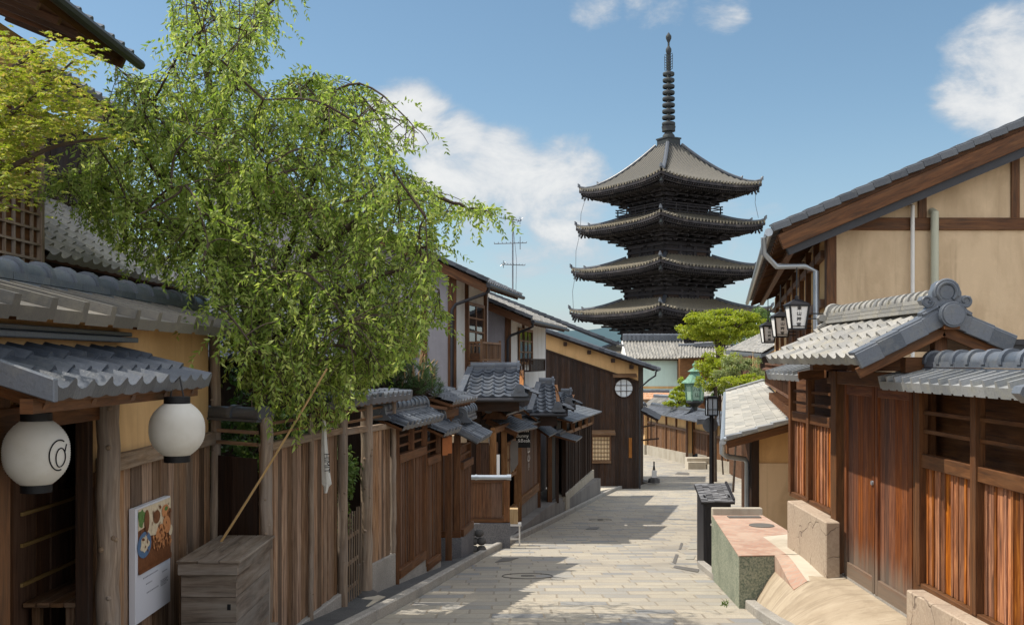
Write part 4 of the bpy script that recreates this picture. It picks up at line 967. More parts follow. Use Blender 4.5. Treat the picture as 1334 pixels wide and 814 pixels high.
ws = thing('white_stand', 'small white stand carrying a cardboard box beside the board screen', 'stand', (.02, 23.6, E_ - 4.34))
z0 = E_ - 4.34
m = MB(); m.box(-.16, .22, 23.45, 23.75, z0 + .46, z0 + .50); part('top', m, 'pipe_white', ws)
for x in (-.1, .16): m = MB(); m.box(x, x + .035, 23.5, 23.7, z0, z0 + .46); part('leg', m, 'pipe_white', ws)
m = MB(); m.box(-.1, .18, 23.55, 23.6, z0 + .12, z0 + .16); part('brace', m, 'pipe_white', ws)
m = MB(); m.box(-.13, .14, 23.47, 23.7, z0 + .505, z0 + .86); single('cardboard_box', m, 'wood_pale', 'brown cardboard box standing on the small white stand', 'box', (0, 23.6, z0 + .505), bev=.006)
# bamboo pole and cloth banner in front of the plank fence
m = MB(); a, b = W(287, 707, 9.5), W(426, 480, 9.7); m.tube([a.lerp(b, i / 8) + V((0, 0, -.02 * math.sin(math.pi * i / 8))) for i in range(9)], [.013 - .0004 * i for i in range(9)], 8)
single('bamboo_pole', m, 'bamboo', 'thin bamboo pole leaning against the plank fence behind the chest', 'pole', tuple(a), smooth=40)
bn = thing('cloth_banner', 'narrow white cloth banner with black writing hanging from the bamboo', 'banner', tuple(W(425, 640, 10.9)))
m = MB(); d = 11.3; rows = [(547, 420, 424, 0), (575, 419, 426, .01), (610, 419, 429, -.01), (630, 419.5, 432, .01), (634, 422, 428, .0), (642, 422, 426, .0)]
for (y0, a0, b0, k0), (y1, a1, b1, k1) in zip(rows, rows[1:]):
    q = [W(a0, y0, d + k0), W((a0 + b0) / 2, y0, d - .02 + k0), W(b0, y0, d + .01), W(b1, y1, d + .01), W((a1 + b1) / 2, y1, d - .02 + k1), W(a1, y1, d + k1)]
    m.face([q[0], q[1], q[4], q[5]]); m.face([q[1], q[2], q[3], q[4]])
o = part('cloth', m, 'white_cloth', bn); o.modifiers.new('thick', 'SOLIDIFY').thickness = .003
m = MB(); m.text('HIMIT', W(425.6, 603, d - .035), W(425.6, 700, d) - W(423.5, 500, d), V((1, 0, .05)), .085); part('lettering', m, 'ink', bn)
# ------------------------------------------------------------------ MIDDLE LEFT: two storey houses down the street
def gable_house(name, label, d0, xc, eave_x, eave_y, slope, width, length, dirx, zb, wall, over=.9, tilem='tile_dark', front_over=.45, tw=.28):
    """gable end towards us at depth d0; xc = column of the street corner, eave_x/eave_y = the eave's near corner in the photo"""
    X0 = XX(xc, d0); EX, EZ = XX(eave_x, d0 - front_over), ZY(eave_y, d0 - front_over)
    t = thing(name, label, 'house', (X0 - width / 2, d0, zb))
    hw = EX - X0                                    # overhang
    zt = EZ + slope * hw - .12
    apex = X0 - width
    m = MB(); dv = V((dirx * length, length, 0))
    m.prism([(X0, d0, zb), (X0, d0, zt), (apex, d0, zt + slope * width), (apex, d0, zb)], dv); part('wall', m, wall, t)
    O = V((apex - .1, d0 - front_over, EZ + slope * (EX - apex + .1))); Vd = V((EX, d0 - front_over, EZ)) - O; U = V((dirx * (length + .5), length + .5, 0))
    m = MB(); tiles(m, O, U, Vd, max(4, round((length + .5) / tw)), max(4, round(Vd.length / .27)), 'wave', eave=.07); rf = part('roof', m, tilem, t, smooth=40)
    m = MB(); slab(m, O, U, Vd * .985, .09, .03); part('deck', m, 'wood_timber', rf)
    m = MB(); nd = max(6, int(Vd.length / .3))       # stepped verge tiles down the near edge
    for k in range(nd):
        a, b = O + Vd * (k / nd), O + Vd * ((k + 1.02) / nd); m.bar(a + V((.04, -.02, .05)), b + V((.04, -.02, .065)), .22, .10)
    part('verge_tiles', m, 'tile_grey', rf)
    m = MB(); m.bar(O + V((0, .04, -.20)), O + Vd + V((0, .04, -.17)), .06, .20); part('bargeboard', m, 'wood_timber', rf)
    m = MB()
    n = int(length / .45)
    for k in range(n + 1):
        q = U * ((k + .3) / (n + 1)); m.bar(O + Vd + q + V((-hw - .2, 0, slope * (hw + .2) - .16)), O + Vd + q + V((-.06, 0, -.13)), .07, .09)
    part('rafter', m, 'wood_timber', t)
    m = MB(); e = O + Vd + V((.05, 0, -.08)); gutter(m, [e + V((0, -.05, 0)), e + U], .06); part('gutter', m, 'metal_dark', t, smooth=40)
    return t, X0, zt, apex, EX, EZ, rf
def downpipe(t, EX, EZ, X0, d0, zlow, fo, mat_='metal_dark', drop_=.55):
    m = MB(); m.tube([(EX + .05, d0 - fo + .1, EZ - .05), (EX + .05, d0 - fo + .1, EZ - .22), (EX - .1, d0 - fo + .2, EZ - .30), (X0 + .12, d0 - .08, EZ - drop_), (X0 + .02, d0 - .07, EZ - drop_ - .14), (X0 + .02, d0 - .07, zlow)], .045, 8)
    part('downpipe', m, mat_, t, smooth=50)

D1 = 26.5; DX = .19
h1, X1, zt1, ap1, EX1, EZ1, _ = gable_house('machiya_house', 'two storey house with lilac grey gable wall, lattice window and balcony by the tree', D1, 588, 634, 368, .46, 6.5, 4.6, DX, zg(26), 'plaster_grey')
downpipe(h1, EX1, EZ1, X1, D1, E_ - 1.0, .45)
def s1(d): return X1 + DX * (d - D1)
m = MB(); post(m, X1 + .02, D1 + .05, E_ - 2, zt1 - .02, .22, .20); part('corner_post', m, 'wood_timber', h1)
m = MB(); quad_wall(m, (s1(27.0) + .02, 27.0), (s1(30.9) + .02, 30.9), E_ - 1.5, E_ - 1.5, zt1 + .1, zt1 + .1, .05, (1, -DX)); part('street_wall', m, 'plaster_white', h1)
m = MB()
for d in (28.0, 30.4): post(m, s1(d) + .04, d, E_ - 1, zt1, .14)
m.bar((s1(26.6) + .03, 26.6, zt1 - .1), (s1(31) + .03, 31, zt1 - .1), .12, .16); part('timber_frame', m, 'wood_timber', h1)
window(h1, (s1(28.1) + .06, 28.1), (s1(30.1) + .06, 30.1), E_ + .05, E_ + 1.62, 2, 4, 'balcony_wood', 'window_glass', (1, -DX), bw=.05, frame=.09)
m = MB(); A, B = (s1(28.2) + .42, 28.2), (s1(30.8) + .42, 30.8)
lattice(m, A, B, E_ + .03, E_ + .52, 14, 1, .035, .03, .06, (1, -DX)); lattice(m, (s1(28.2) + .08, 28.2), A, E_ + .03, E_ + .52, 3, 1, .035, .03, .06, (0, -1))
m.prism([(s1(28.1) + .03, 28.1, E_ - .1), (A[0] + .05, 28.1, E_ - .1), (B[0] + .05, 30.9, E_ - .1), (s1(30.9) + .03, 30.9, E_ - .1)], (0, 0, .08))
for p in (A, B): post(m, p[0], p[1], E_ - .05, E_ + .62, .07)
part('balcony', m, 'balcony_wood', h1)
m = MB(); m.box(A[0] - .3, A[0] - .05, 28.15, 28.45, E_ + .0, E_ + .22); part('planter_box', m, 'wood_timber', h1)
window(h1, (XX(519, D1), D1), (XX(543, D1), D1), E_ + .12, E_ + .62, 3, 2, 'balcony_wood', 'window_glass', (0, -1), bw=.04)
m = MB()
for x in (553, 470): m.box(XX(x, D1) - .07, XX(x, D1) + .07, D1 - .03, D1 + .1, E_ - 1.5, E_ + 3.6 - (x > 500) * .6)
part('timber_post', m, 'wood_timber', h1)

D2 = 32.3; DX2 = .19
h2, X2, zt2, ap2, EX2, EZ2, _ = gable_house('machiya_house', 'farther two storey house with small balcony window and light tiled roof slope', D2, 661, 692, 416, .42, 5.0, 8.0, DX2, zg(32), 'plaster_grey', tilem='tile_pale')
downpipe(h2, EX2, EZ2, X2, D2, E_ - 1.0, .45, 'metal_dark', .5)
def s2(d): return X2 + DX2 * (d - D2)
m = MB(); post(m, X2 + .02, D2 + .05, E_ - 2, zt2 - .02, .20, .18); post(m, s2(34.9) + .04, 34.9, E_ - 1, zt2, .12); m.bar((s2(32.4) + .03, 32.4, zt2 - .1), (s2(40) + .03, 40, zt2 - .1), .12, .16); part('timber_frame', m, 'wood_timber', h2)
m = MB(); quad_wall(m, (s2(32.7) + .02, 32.7), (s2(40) + .02, 40), E_ - 1.5, E_ - 1.5, zt2 + .1, zt2 + .1, .05, (1, -DX2)); part('street_wall', m, 'plaster_white', h2)
window(h2, (s2(34.0) + .06, 34.0), (s2(36.6) + .06, 36.6), E_ - .08, E_ + 1.08, 3, 3, 'balcony_wood', 'window_glass', (1, -DX2), bw=.05, frame=.09)
m = MB(); lattice(m, (s2(34.2) + .4, 34.2), (s2(37.4) + .4, 37.4), E_ - .35, E_ + .05, 14, 1, .03, .03, .05, (1, -DX2)); lattice(m, (s2(34.2) + .08, 34.2), (s2(34.2) + .4, 34.2), E_ - .35, E_ + .05, 3, 1, .03, .03, .05, (0, -1)); part('balcony', m, 'wood_dark', h2)
# small ridge pieces on the roof behind the antenna
m = MB(); a = thing('tv_antenna', 'tall metal television antenna mast with three crossbars on the roof', 'antenna', tuple(W(668, 375, 34)))
top, bot = W(668, 283, 34), W(668, 384, 34); m.tube([bot, top], .028, 6); part('mast', m, 'metal_grey', a)
for y, l, r_, tilt in ((286, 15, 11, -3), (317, 24, 18, 1), (345, 14, 16, -1)):
    m = MB(); p, q = W(668 - l, y + tilt * .6, 34), W(668 + r_, y - tilt * .6, 34); m.tube([p, q], .016, 5)
    for k in range(9):
        c = p.lerp(q, k / 8); L_ = .30 - .018 * k; m.tube([c + V((0, -L_, .02)), c + V((0, L_, .02))], .009, 4)
    if y == 317:
        c = p.lerp(q, .80); m.tube([c + V((0, 0, -.22)), c + V((0, 0, .22))], .014, 5)
    if y != 317:
        c = p.lerp(q, .94 if y == 286 else .06); m.tube([c + V((.0, 0, -.12)), c + V((.0, 0, .13))], .012, 4); m.tube([c + V((-.1, 0, -.06)), c + V((.1, 0, .09))], .012, 4)
    part('crossbar', m, 'metal_grey', a)
m = MB(); m.tube([W(669, 300, 34), W(673, 340, 33.9), W(672, 384, 33.9)], .008, 4); part('cable', m, 'metal_grey', a)
# house between: only the dark ridge of its roof shows above
D4 = 57.0
h4 = thing('rear_roof_house', 'house whose long dark tiled rake rises behind the light roof', 'house', (XX(700, D4), D4, zg(D4)))
m = MB(); m.prism([W(560, 400, D4), W(790, 470, D4), (XX(790, D4), D4, zg(D4)), (XX(560, D4), D4, zg(D4))], (0, 4, 0)); part('wall', m, 'wood_dark', h4)
O = W(560, 352, D4 - .5); Vd = W(806, 449, D4 - .5) - O; m = MB(); tiles(m, O, V((.8, 4.5, 0)), Vd, 16, 30, 'wave'); rf = part('roof', m, 'tile_dark', h4, smooth=40)
m = MB(); slab(m, O, V((.8, 4.5, 0)), Vd * .99, .12, .03)
for k in range(26): a_, b_ = O + Vd * (k / 26), O + Vd * ((k + 1.02) / 26); m.bar(a_ + V((0, -.05, .02)), b_ + V((0, -.05, .05)), .25, .16)
part('verge', m, 'tile_dark', rf)

# the dark boarded gable house at the corner
D3 = 50.6; fo = .55
X3 = XX(832, D3); EX3, EZ3 = XX(855, D3 - fo), ZY(481, D3 - fo); SL3 = .345
h3 = thing('dark_gable_house', 'large dark boarded house with round window at the bend of the street', 'house', (X3 - 4, D3, zg(D3)))
def rake(x): return EZ3 + SL3 * (EX3 - x)           # height of the roof plane over plan x
xl = XX(600, D3)
m = MB(); nb = 60
cuts = [xl + (X3 - xl) * k / nb for k in range(nb + 1)]
for a_, b_ in zip(cuts, cuts[1:]):
    o = random.uniform(-.006, .006); za, zb_ = rake(a_) - .92, rake(b_) - .92; zf = zg(D3) - .1; ou = random.random() * 30
    m.idx([(a_ + .004, D3 + o, zf), (b_ - .004, D3 + o, zf), (b_ - .004, D3 + o, zb_), (a_ + .004, D3 + o, za), (a_ + .004, D3 + .06, zf), (b_ - .004, D3 + .06, zf), (b_ - .004, D3 + .06, zb_), (a_ + .004, D3 + .06, za)],
          [(0, 1, 2, 3), (0, 4, 5, 1), (3, 2, 6, 7), (0, 3, 7, 4), (1, 5, 6, 2)], [(ou + z, x) for x, z in ((0, zf), (.17, zf), (.17, zb_), (0, za))] * 2)
part('board_wall', m, 'wood_dark', h3)
m = MB(); m.prism([(xl, D3 + .07, zg(D3) - .3), (X3, D3 + .07, zg(D3) - .3), (X3, D3 + .07, rake(X3) - .1), (xl, D3 + .07, rake(xl) - .1)], (.9, 5.0, 0)); part('inner_wall', m, 'wood_dark', h3)
m = MB(); m.prism([(xl, D3 + .02, rake(xl) - .95), (X3 - .02, D3 + .02, rake(X3) - .95), (X3 - .02, D3 + .02, rake(X3) - .12), (xl, D3 + .02, rake(xl) - .12)], (0, .045, 0)); part('plaster_band', m, 'plaster_orange', h3)
m = MB(); m.bar((xl, D3 - .03, rake(xl) - .93), (X3, D3 - .03, rake(X3) - .93), .07, .10); part('rail', m, 'wood_dark', h3)
for x in (736, 767, 798, 822):
    x_ = XX(x, D3); m = MB(); m.box(x_ - .08, x_ + .08, D3 - .50, D3 + .02, rake(x_) - .40, rake(x_) - .20); part('purlin_end', m, 'wood_dark', h3)
O = V((xl, D3 - fo, rake(xl))); Vd = V((EX3, D3 - fo, EZ3)) - O; U = V((1.05, 5.6, 0))
m = MB(); tiles(m, O, U, Vd, 20, 36, 'wave'); rf = part('roof', m, 'tile_grey', h3, smooth=40)
m = MB(); slab(m, O, U, Vd * .99, .10, .03); part('deck', m, 'wood_dark', rf)
m = MB(); nd = 34
for k in range(nd): a_, b_ = O + Vd * (k / nd), O + Vd * ((k + 1.02) / nd); m.bar(a_ + V((0, -.04, .03)), b_ + V((0, -.04, .045)), .24, .15)
part('verge_tiles', m, 'tile_grey', rf)
m = MB(); m.tube([(EX3 + .02, D3 - fo, EZ3 - .06), (EX3 + 1.0, D3 + 5, EZ3 - .06)], .06, 8); m.tube([(EX3, D3 - fo + .1, EZ3 - .1), (EX3 - .03, D3 - fo + .1, EZ3 - .32), (EX3 - .35, D3 - .3, EZ3 - .55), (X3 + .06, D3 - .05, EZ3 - .95), (X3 + .05, D3 - .05, zg(D3))], .045, 8); part('gutter', m, 'metal_dark', h3, smooth=50)
# round window and its hood
c = W(812.5, 505.5, D3); rr = 11.5 / F * D3
m = MB(); m.tube([(c.x + rr * 1.06 * math.cos(R(a)), D3 - .03, c.z + rr * 1.06 * math.sin(R(a))) for a in range(0, 361, 12)], .035, 6, False)
for k in (-.32, .32):
    hh = rr * math.sqrt(1 - k * k); m.bar((c.x + rr * k, D3 - .035, c.z - hh), (c.x + rr * k, D3 - .035, c.z + hh), .03, .025, up=(1, 0, 0)); m.bar((c.x - hh, D3 - .045, c.z + rr * k), (c.x + hh, D3 - .045, c.z + rr * k), .03, .025)
f = part('round_window', m, 'wood_dark', h3); m = MB(); m.disc((c.x, D3 - .012, c.z), (0, -1, 0), rr * 1.05, .008, 32); part('pane', m, 'shoji_white', f)
m = MB(); m.prism([(XX(798, D3), D3 - .0, ZY(488, D3)), (XX(829, D3), D3 - .0, ZY(488, D3)), (XX(829, D3), D3 - .32, ZY(491.5, D3)), (XX(798, D3), D3 - .32, ZY(491.5, D3))], (0, 0, .06)); part('window_hood', m, 'wood_grey', h3)
wn = window(h3, (XX(771, D3), D3), (XX(795, D3), D3), ZY(600, D3), ZY(568, D3), 6, 6, 'wood_timber', 'shoji', (0, -1), bw=.025, frame=.08)
m = MB(); m.prism([(XX(770, D3), D3, ZY(562, D3)), (XX(801, D3), D3, ZY(562, D3)), (XX(801, D3), D3 - .35, ZY(566, D3)), (XX(770, D3), D3 - .35, ZY(566, D3))], (0, 0, .08)); part('window_hood', m, 'wood_grey', h3); m = MB(); m.box(XX(769, D3), XX(796, D3), D3 - .09, D3, ZY(603, D3), ZY(600, D3)); part('window_sill', m, 'wood_grey', h3)
m = MB(); m.box(XX(819, D3), XX(823, D3), D3 - .06, D3 - .008, ZY(596, D3), ZY(570, D3)); single('wooden_plaque', m, 'wood_orange', 'narrow upright orange wooden plaque on the dark house near its corner', 'sign', tuple(W(821, 596, D3)))
# little side eave on its right face
m = MB(); O = V((X3 + .15, D3 + .4, ZY(535, D3))); tiles(m, O, V((.7, 4, 0)), V((.95, 0, -.50)), 14, 3, 'wave'); se = part('side_eave', m, 'tile_dark', h3, smooth=40)
m = MB(); slab(m, O, V((.7, 4, 0)), V((.92, 0, -.48)), .08, .03); m.bar((X3, D3 + .5, ZY(558, D3)), (X3 + .9, D3 + .5, ZY(554, D3)), .06, .08); m.bar((X3, D3 + .5, ZY(575, D3)), (X3 + 1.1, D3 + .5, ZY(572, D3)), .06, .08); m.bar((X3 + .7, D3 + .5, ZY(545, D3)), (X3 + .7, D3 + .5, ZY(574, D3)), .05, .05, up=(0, 1, 0)); part('bracket', m, 'wood_dark', se)
# small standing marker on the corner
sg = thing('street_marker', 'small dark marker post with pale panel on the corner of the road', 'marker', tuple(V((XX(852, 54), 54, zg(54) + .1))))
z0 = zg(54) + .1; x0 = XX(852, 54)
m = MB(); m.lathe([(.34, 0), (.30, .22), (.20, .26)], (x0, 54, z0), 8); part('foot', m, 'rock_dark', sg)
m = MB(); m.bar((x0, 54, z0 + .2), (x0, 54, z0 + 1.15), .07, .07, up=(0, 1, 0)); m.bar((x0 - .12, 54, z0 + .2), (x0 - .03, 54, z0 + .9), .03, .03, up=(0, 1, 0)); m.bar((x0 + .12, 54, z0 + .2), (x0 + .03, 54, z0 + .9), .03, .03, up=(0, 1, 0)); part('stake', m, 'metal_dark', sg)
m = MB(); m.box(x0 - .13, x0 + .13, 53.9, 53.93, z0 + .28, z0 + .68); part('panel', m, 'lit_panel', sg)

# ------------------------------------------------------------------ shop front between the low screen and the dark fence
def sx(d): return 1.83 + .178 * (d - 35.5)
def ss(d): return sx(d) - .36 * min(1, max(0, (35.2 - d) / 2.5))
sp = thing('corner_shop', 'shop entrance with slate canopies, board panels with white writing and timber posts', 'house', (.2, 28, E_ - 4.5))
m = MB(); planks(m, (-1.6, 25.2), (-.35, 25.2), E_ - 4.2, E_ - 4.2, E_ - 2.05, E_ - 2.05, .2, .04, (0, -1)); part('alley_boards', m, 'wood_brown', sp)
m = MB(); m.box(-1.6, -.45, 25.15, 25.35, E_ - 2.06, E_ - 1.88); part('alley_lintel', m, 'plaster_gable', sp)
m = MB(); m.tube([(-.55, 24.9, E_ - 1.95), (-.5, 24.9, E_ - 2.2), (-.5, 24.9, E_ - 4.3)], .045, 8); part('downpipe', m, 'pipe_white', sp)
m = MB(); planks(m, (ss(24.4) - .55, 24.4), (ss(34.0) - .55, 34.0), E_ - 4.7, E_ - 4.8, E_ - .9, E_ - .9, .22, .05, (1, -.178)); part('wall', m, 'wood_dark', sp)
for d, zt in ((24.6, -1.75), (26.0, -1.75), (27.9, -1.5), (28.3, -1.5), (31.9, -1.4), (33.6, -1.5)):
    m = MB(); post(m, ss(d), d, E_ - 4.75, E_ + zt, .15, .15, .178); part('post', m, 'balcony_wood' if d < 29 else 'wood_timber', sp, bev=.006)
for a_, b_, z in ((24.6, 27.9, -1.72), (24.6, 31.9, -4.05), (28.2, 32.0, -3.95), (28.2, 32, -1.75)):
    m = MB(); m.bar((ss(a_), a_, E_ + z), (ss(b_), b_, E_ + z), .12, .14); part('beam', m, 'balcony_wood', sp)
m = MB(); planks(m, (ss(28.4), 28.4), (ss(31.8), 31.8), E_ - 3.9, E_ - 3.9, E_ - 1.8, E_ - 1.8, .25, .04, (1, -.178)); pn = part('board_panel', m, 'wood_brown', sp)
m = MB(); dr = V((.178, 1, 0)).normalized()
for ch_, z, s_ in (('川', -2.35, .62), ('忠', -2.80, .58)): m.text(ch_, (ss(29.9) + .03, 29.9, E_ + z), dr, (0, 0, 1), s_)
m.text('小', (ss(29.9) + .03, 29.9, E_ - 3.15), dr, (0, 0, 1), .3)
part('lettering', m, 'letter_white', pn)
m = MB(); quad_wall(m, (ss(24.3), 24.3), (ss(32.2), 32.2), E_ - 4.9, E_ - 4.9, E_ - 4.12, E_ - 4.12, .25, (1, -.178)); part('plinth', m, 'concrete_grey', sp)
m = MB(); lattice(m, (ss(26.4), 26.4), (ss(27.8), 27.8), E_ - 3.1, E_ - 2.2, 3, 2, .04, .03, .08, (1, -.178)); w_ = part('side_window', m, 'balcony_wood', sp); m = MB(); pane(m, (ss(26.4), 26.4), (ss(27.8), 27.8), E_ - 3.1, E_ - 2.2, .03, .01, (1, -.178)); part('pane', m, 'shoji', w_)
# canopies of dark sheet
def sheet(par, pts, th_=.05, mt='sheet_roof', name='canopy'):
    m = MB(); a_, b_, c_, d_ = [V(p) for p in pts]; tiles(m, a_, b_ - a_, (d_ - a_), 8, 5, 'sheet', eave=.05, lap=.01, lip=.012, jit=.001); o = part(name, m, mt, par)
    m = MB(); slab(m, a_, b_ - a_, (d_ - a_) * .98, th_, .012); part('deck', m, 'wood_timber', o)
    return o
sheet(sp, [W(632, 545, 26.3), W(662, 540, 27.6), W(703, 549, 27.2), W(672, 562, 25.9)])
sheet(sp, [W(640, 530, 26.0), W(664, 523, 27.6), W(684, 529, 27.3), W(660, 540, 25.7)])
sheet(sp, [W(663, 545, 28.5), W(690, 538, 30.5), W(708, 546, 30.2), W(692, 552, 28.2)])
sheet(sp, [W(680, 531, 29), W(700, 522, 32), W(718, 537, 31.6), W(700, 546, 28.6)])
sheet(sp, [W(700, 557, 31.0), W(712, 552, 33.0), W(727, 561, 32.6), W(716, 568, 30.8)])
m = MB(); ridge(m, W(637, 534, 25.7), W(664, 524, 27.6), .12, .03, .07, .5, False, 1); m.disc(W(636.5, 532, 25.6), (0, -1, 0), .125, .08, 16); part('canopy_ridge', m, 'tile_ridge', sp, smooth=40)
m = MB(); m.prism([W(628, 546, 25.8), W(637, 534, 25.8), W(662, 541, 25.8), W(660, 546, 25.8)], (0, .2, 0)); m.bar(W(612, 548, 25.8), W(637, 533, 25.8), .1, .1); part('canopy_gable', m, 'wood_timber', sp)
m = MB(); m.bar(W(634, 548, 26), W(674, 566, 25.8), .1, .12); part('canopy_beam', m, 'wood_timber', sp)
m = MB(); a_ = W(664, 578, 26.6); m.prism([W(664, 574, 26.9), W(675, 574, 26.9), W(675, 604, 26.9), W(670, 612, 26.9), (W(665, 616, 26.9))], (0, .02, 0)); part('noren', m, 'concrete_grey', sp)
m = MB(); a_, b_ = W(672, 555, 27.0), W(691, 583, 27.0); m.box(a_.x, b_.x, 27.0, 27.05, b_.z, a_.z); m.prism([(a_.x, 27.0, a_.z), (b_.x, 27.0, a_.z), ((a_.x + b_.x) / 2, 27.0, a_.z + .06)], (0, .05, 0))
sn = thing('shop_sign', 'black hanging shop sign with white lettering under the slate canopy', 'sign', (a_.x, 27, b_.z)); part('board', m, 'black', sn)
cx_ = (a_.x + b_.x) / 2
m = MB(); m.text('Bunny', (cx_ - .02, 26.985, a_.z - .26), (1, 0, .0), (0, 0, 1), .135); m.text('&Beak', (cx_ + .02, 26.985, a_.z - .39), (1, 0, 0), (0, 0, 1), .135)
for k in range(4): m.face([(cx_ - .03 + k * .05, 26.985, a_.z - .15), (cx_ + .005 + k * .05, 26.985, a_.z - .15), (cx_ + .005 + k * .05, 26.985, a_.z - .12), (cx_ - .03 + k * .05, 26.985, a_.z - .12)])
part('lettering', m, 'letter_white', sn)
m = MB(); m.box(W(647, 0, 24.2).x, W(651, 0, 24.2).x, 24.2, 24.23, ZY(622, 24.2), ZY(592, 24.2)); single('price_board', m, 'lit_panel', 'narrow white board standing upright behind the pipe cap of the screen', 'sign', tuple(W(649, 622, 24.2)))
# tiled roofs of the entrance buildings, each facing up the street
def front_roof(name, label, x0, x1, xr0, xr1, ye, yr, d0, d1, zlow, mt='tile_grey'):
    O = W(xr0, yr, d1); U = W(xr1, yr, d1) - O; e0, e1 = W(x0, ye, d0), W(x1, ye, d0)
    t = thing(name, label, 'entrance roof', ((e0.x + e1.x) / 2, d1, zlow))
    # a full-width plane whose upper corners are cut by the hips
    full = e1 - e0; il = (O.x - e0.x) / full.x; ir = (e1.x - (O.x + U.x)) / full.x
    OO = V((e0.x, d1, O.z)); Vd = V((0, d0 - d1, e0.z - O.z))
    m = MB(); tiles(m, OO, V((full.x, 0, 0)), Vd, max(3, round(full.x / .27)), max(3, round(Vd.length / .24)), 'wave', max(0, il), max(0, ir), eave=.06); rf = part('roof', m, mt, t, smooth=40)
    m = MB(); ridge(m, O + V((0, .05, -.02)), O + U + V((0, .05, -.02)), .2, .13, .08, .3, False); oni(m, O + U + V((-.05, .05, -.05)), (1, 0, 0), .28, .07); m.bar(OO + V((il * full.x, 0, .03)), e0 + V((.0, 0, .04)), .16, .10); part('ridge_cap', m, 'tile_ridge', rf, smooth=40)
    m = MB(); a_ = V((e1.x, d0, e1.z)); b_ = O + U; m.prism([e0 + V((.15, .1, -.10)), e1 + V((-.1, .1, -.10)), O + U + V((0, 0, -.12)), O + V((0, 0, -.12))], (0, .5, -.05)); m.box(e0.x + .25, e1.x - .25, d0 + .35, d1 + 1.0, zlow, e0.z - .1); part('wall', m, 'wood_dark', t)
    m = MB(); m.prism([O + U + V((.02, -.1, -.02)), e1 + V((-.25, .0, .05)), e1 + V((-.25, (d1 - d0) * 1.6, .05)),], (.1, 0, 0)); part('gable_board', m, 'wood_orange', t)
    m = MB(); tiles(m, e1 + V((-.28, 0, .26)), V((0, (d1 - d0) * 1.5, 0)), V((.5, 0, -.22)), 8, 2, 'wave'); part('side_roof', m, mt, t, smooth=40)
    m = MB(); gutter(m, [e0 + V((0, -.04, -.07)), e1 + V((0, -.04, -.07))], .05); part('gutter', m, 'metal_dark', t, smooth=40)
    m = MB(); oni(m, e1 + V((-.25, -.05, 0.02)), (0, -1, 0), .3, .08); part('corner_tile', m, 'tile_ridge', rf, smooth=40)
    return t
front_roof('entrance_roof', 'grey tiled entrance roof with straight ridge above the pipe capped screen', 598, 690, 613, 676, 517, 481, 24.4, 26.2, E_ - 1.25)
front_roof('entrance_roof', 'second grey tiled entrance roof just left of the dark boarded wall', 690, 738, 702, 721, 537, 500, 28.8, 30.6, E_ - 1.9)
front_roof('entrance_roof', 'smallest and farthest grey tiled entrance roof above the slotted dark fence', 722, 750, 731, 744, 529, 513, 34.0, 35.5, E_ - 1.9)
# dark slotted fence
fd = thing('slotted_fence', 'dark grey plank fence with a row of slots under a slate lean-to', 'fence', (2.7, 40, E_ - 5))
def zb(d): return E_ - 4.78 - .024 * (d - 35.5)
m = MB(); planks(m, (sx(35.5), 35.5), (sx(45.6), 45.6), zb(35.5), zb(45.6), E_ - 2.62, E_ - 2.85, .42, .05, (1, -.178), .01, .01, .02); part('plank_panel', m, 'wood_dark', fd)
m = MB()
for a_ in range(5):
    d = 35.55 + a_ * 2.5; post(m, sx(d) + .01, d, E_ - 2.62 - .023 * (d - 35.5), E_ - 2.15 - .023 * (d - 35.5), .16, .22, .178)
for dz in (-2.60, -2.20): m.bar((sx(35.5) + .01, 35.5, E_ + dz), (sx(45.6) + .01, 45.6, E_ + dz - .23), .1, .12)
part('slot_frame', m, 'balcony_wood', fd)
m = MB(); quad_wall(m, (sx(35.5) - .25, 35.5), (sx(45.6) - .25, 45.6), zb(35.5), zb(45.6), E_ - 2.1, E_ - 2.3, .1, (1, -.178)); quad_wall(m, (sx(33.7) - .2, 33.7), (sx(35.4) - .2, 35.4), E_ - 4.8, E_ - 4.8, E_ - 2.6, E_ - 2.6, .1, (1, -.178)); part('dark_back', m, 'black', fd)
m = MB(); quad_wall(m, (sx(35.4) + .1, 35.4), (sx(45.8) + .1, 45.8), zg(36), zg(45), zb(35.5) + .03, zb(45.6) + .03, .4, (1, -.178)); part('plinth', m, 'concrete', fd)
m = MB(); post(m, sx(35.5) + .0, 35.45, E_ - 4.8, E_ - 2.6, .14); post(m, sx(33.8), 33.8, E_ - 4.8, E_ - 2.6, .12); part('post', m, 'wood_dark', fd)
a_ = V((sx(34.6) - .75, 34.6, E_ - 1.80)); b_ = V((sx(46) - .75, 46, E_ - 2.02)); c_ = V((sx(46) + .38, 46, E_ - 2.12)); d_ = V((sx(34.6) + .45, 34.6, E_ - 2.12))
sheet(fd, [a_, b_, c_, d_])
sheet(fd, [(sx(33.4) - .5, 33.4, E_ - 2.35), (sx(35.2) - .5, 35.2, E_ - 2.35), (sx(35.2) + .7, 35.2, E_ - 2.68), (sx(33.4) + .7, 33.4, E_ - 2.68)], name='door_canopy')
m = MB(); ridge(m, (sx(33.5) + .0, 33.5, E_ - 2.5), (sx(35.1) + .0, 35.1, E_ - 2.5), .3, .08, .05, .5, False); part('canopy_ridge', m, 'tile_grey', fd, smooth=40)
# ------------------------------------------------------------------ RIGHT: gate, fences, big house
ga = thing('gatehouse', 'timber gate with brown double door under a pale tiled gabled roof', 'gate', (4.05, 11, E_ - 2.6))
DZ = E_ - 2.6
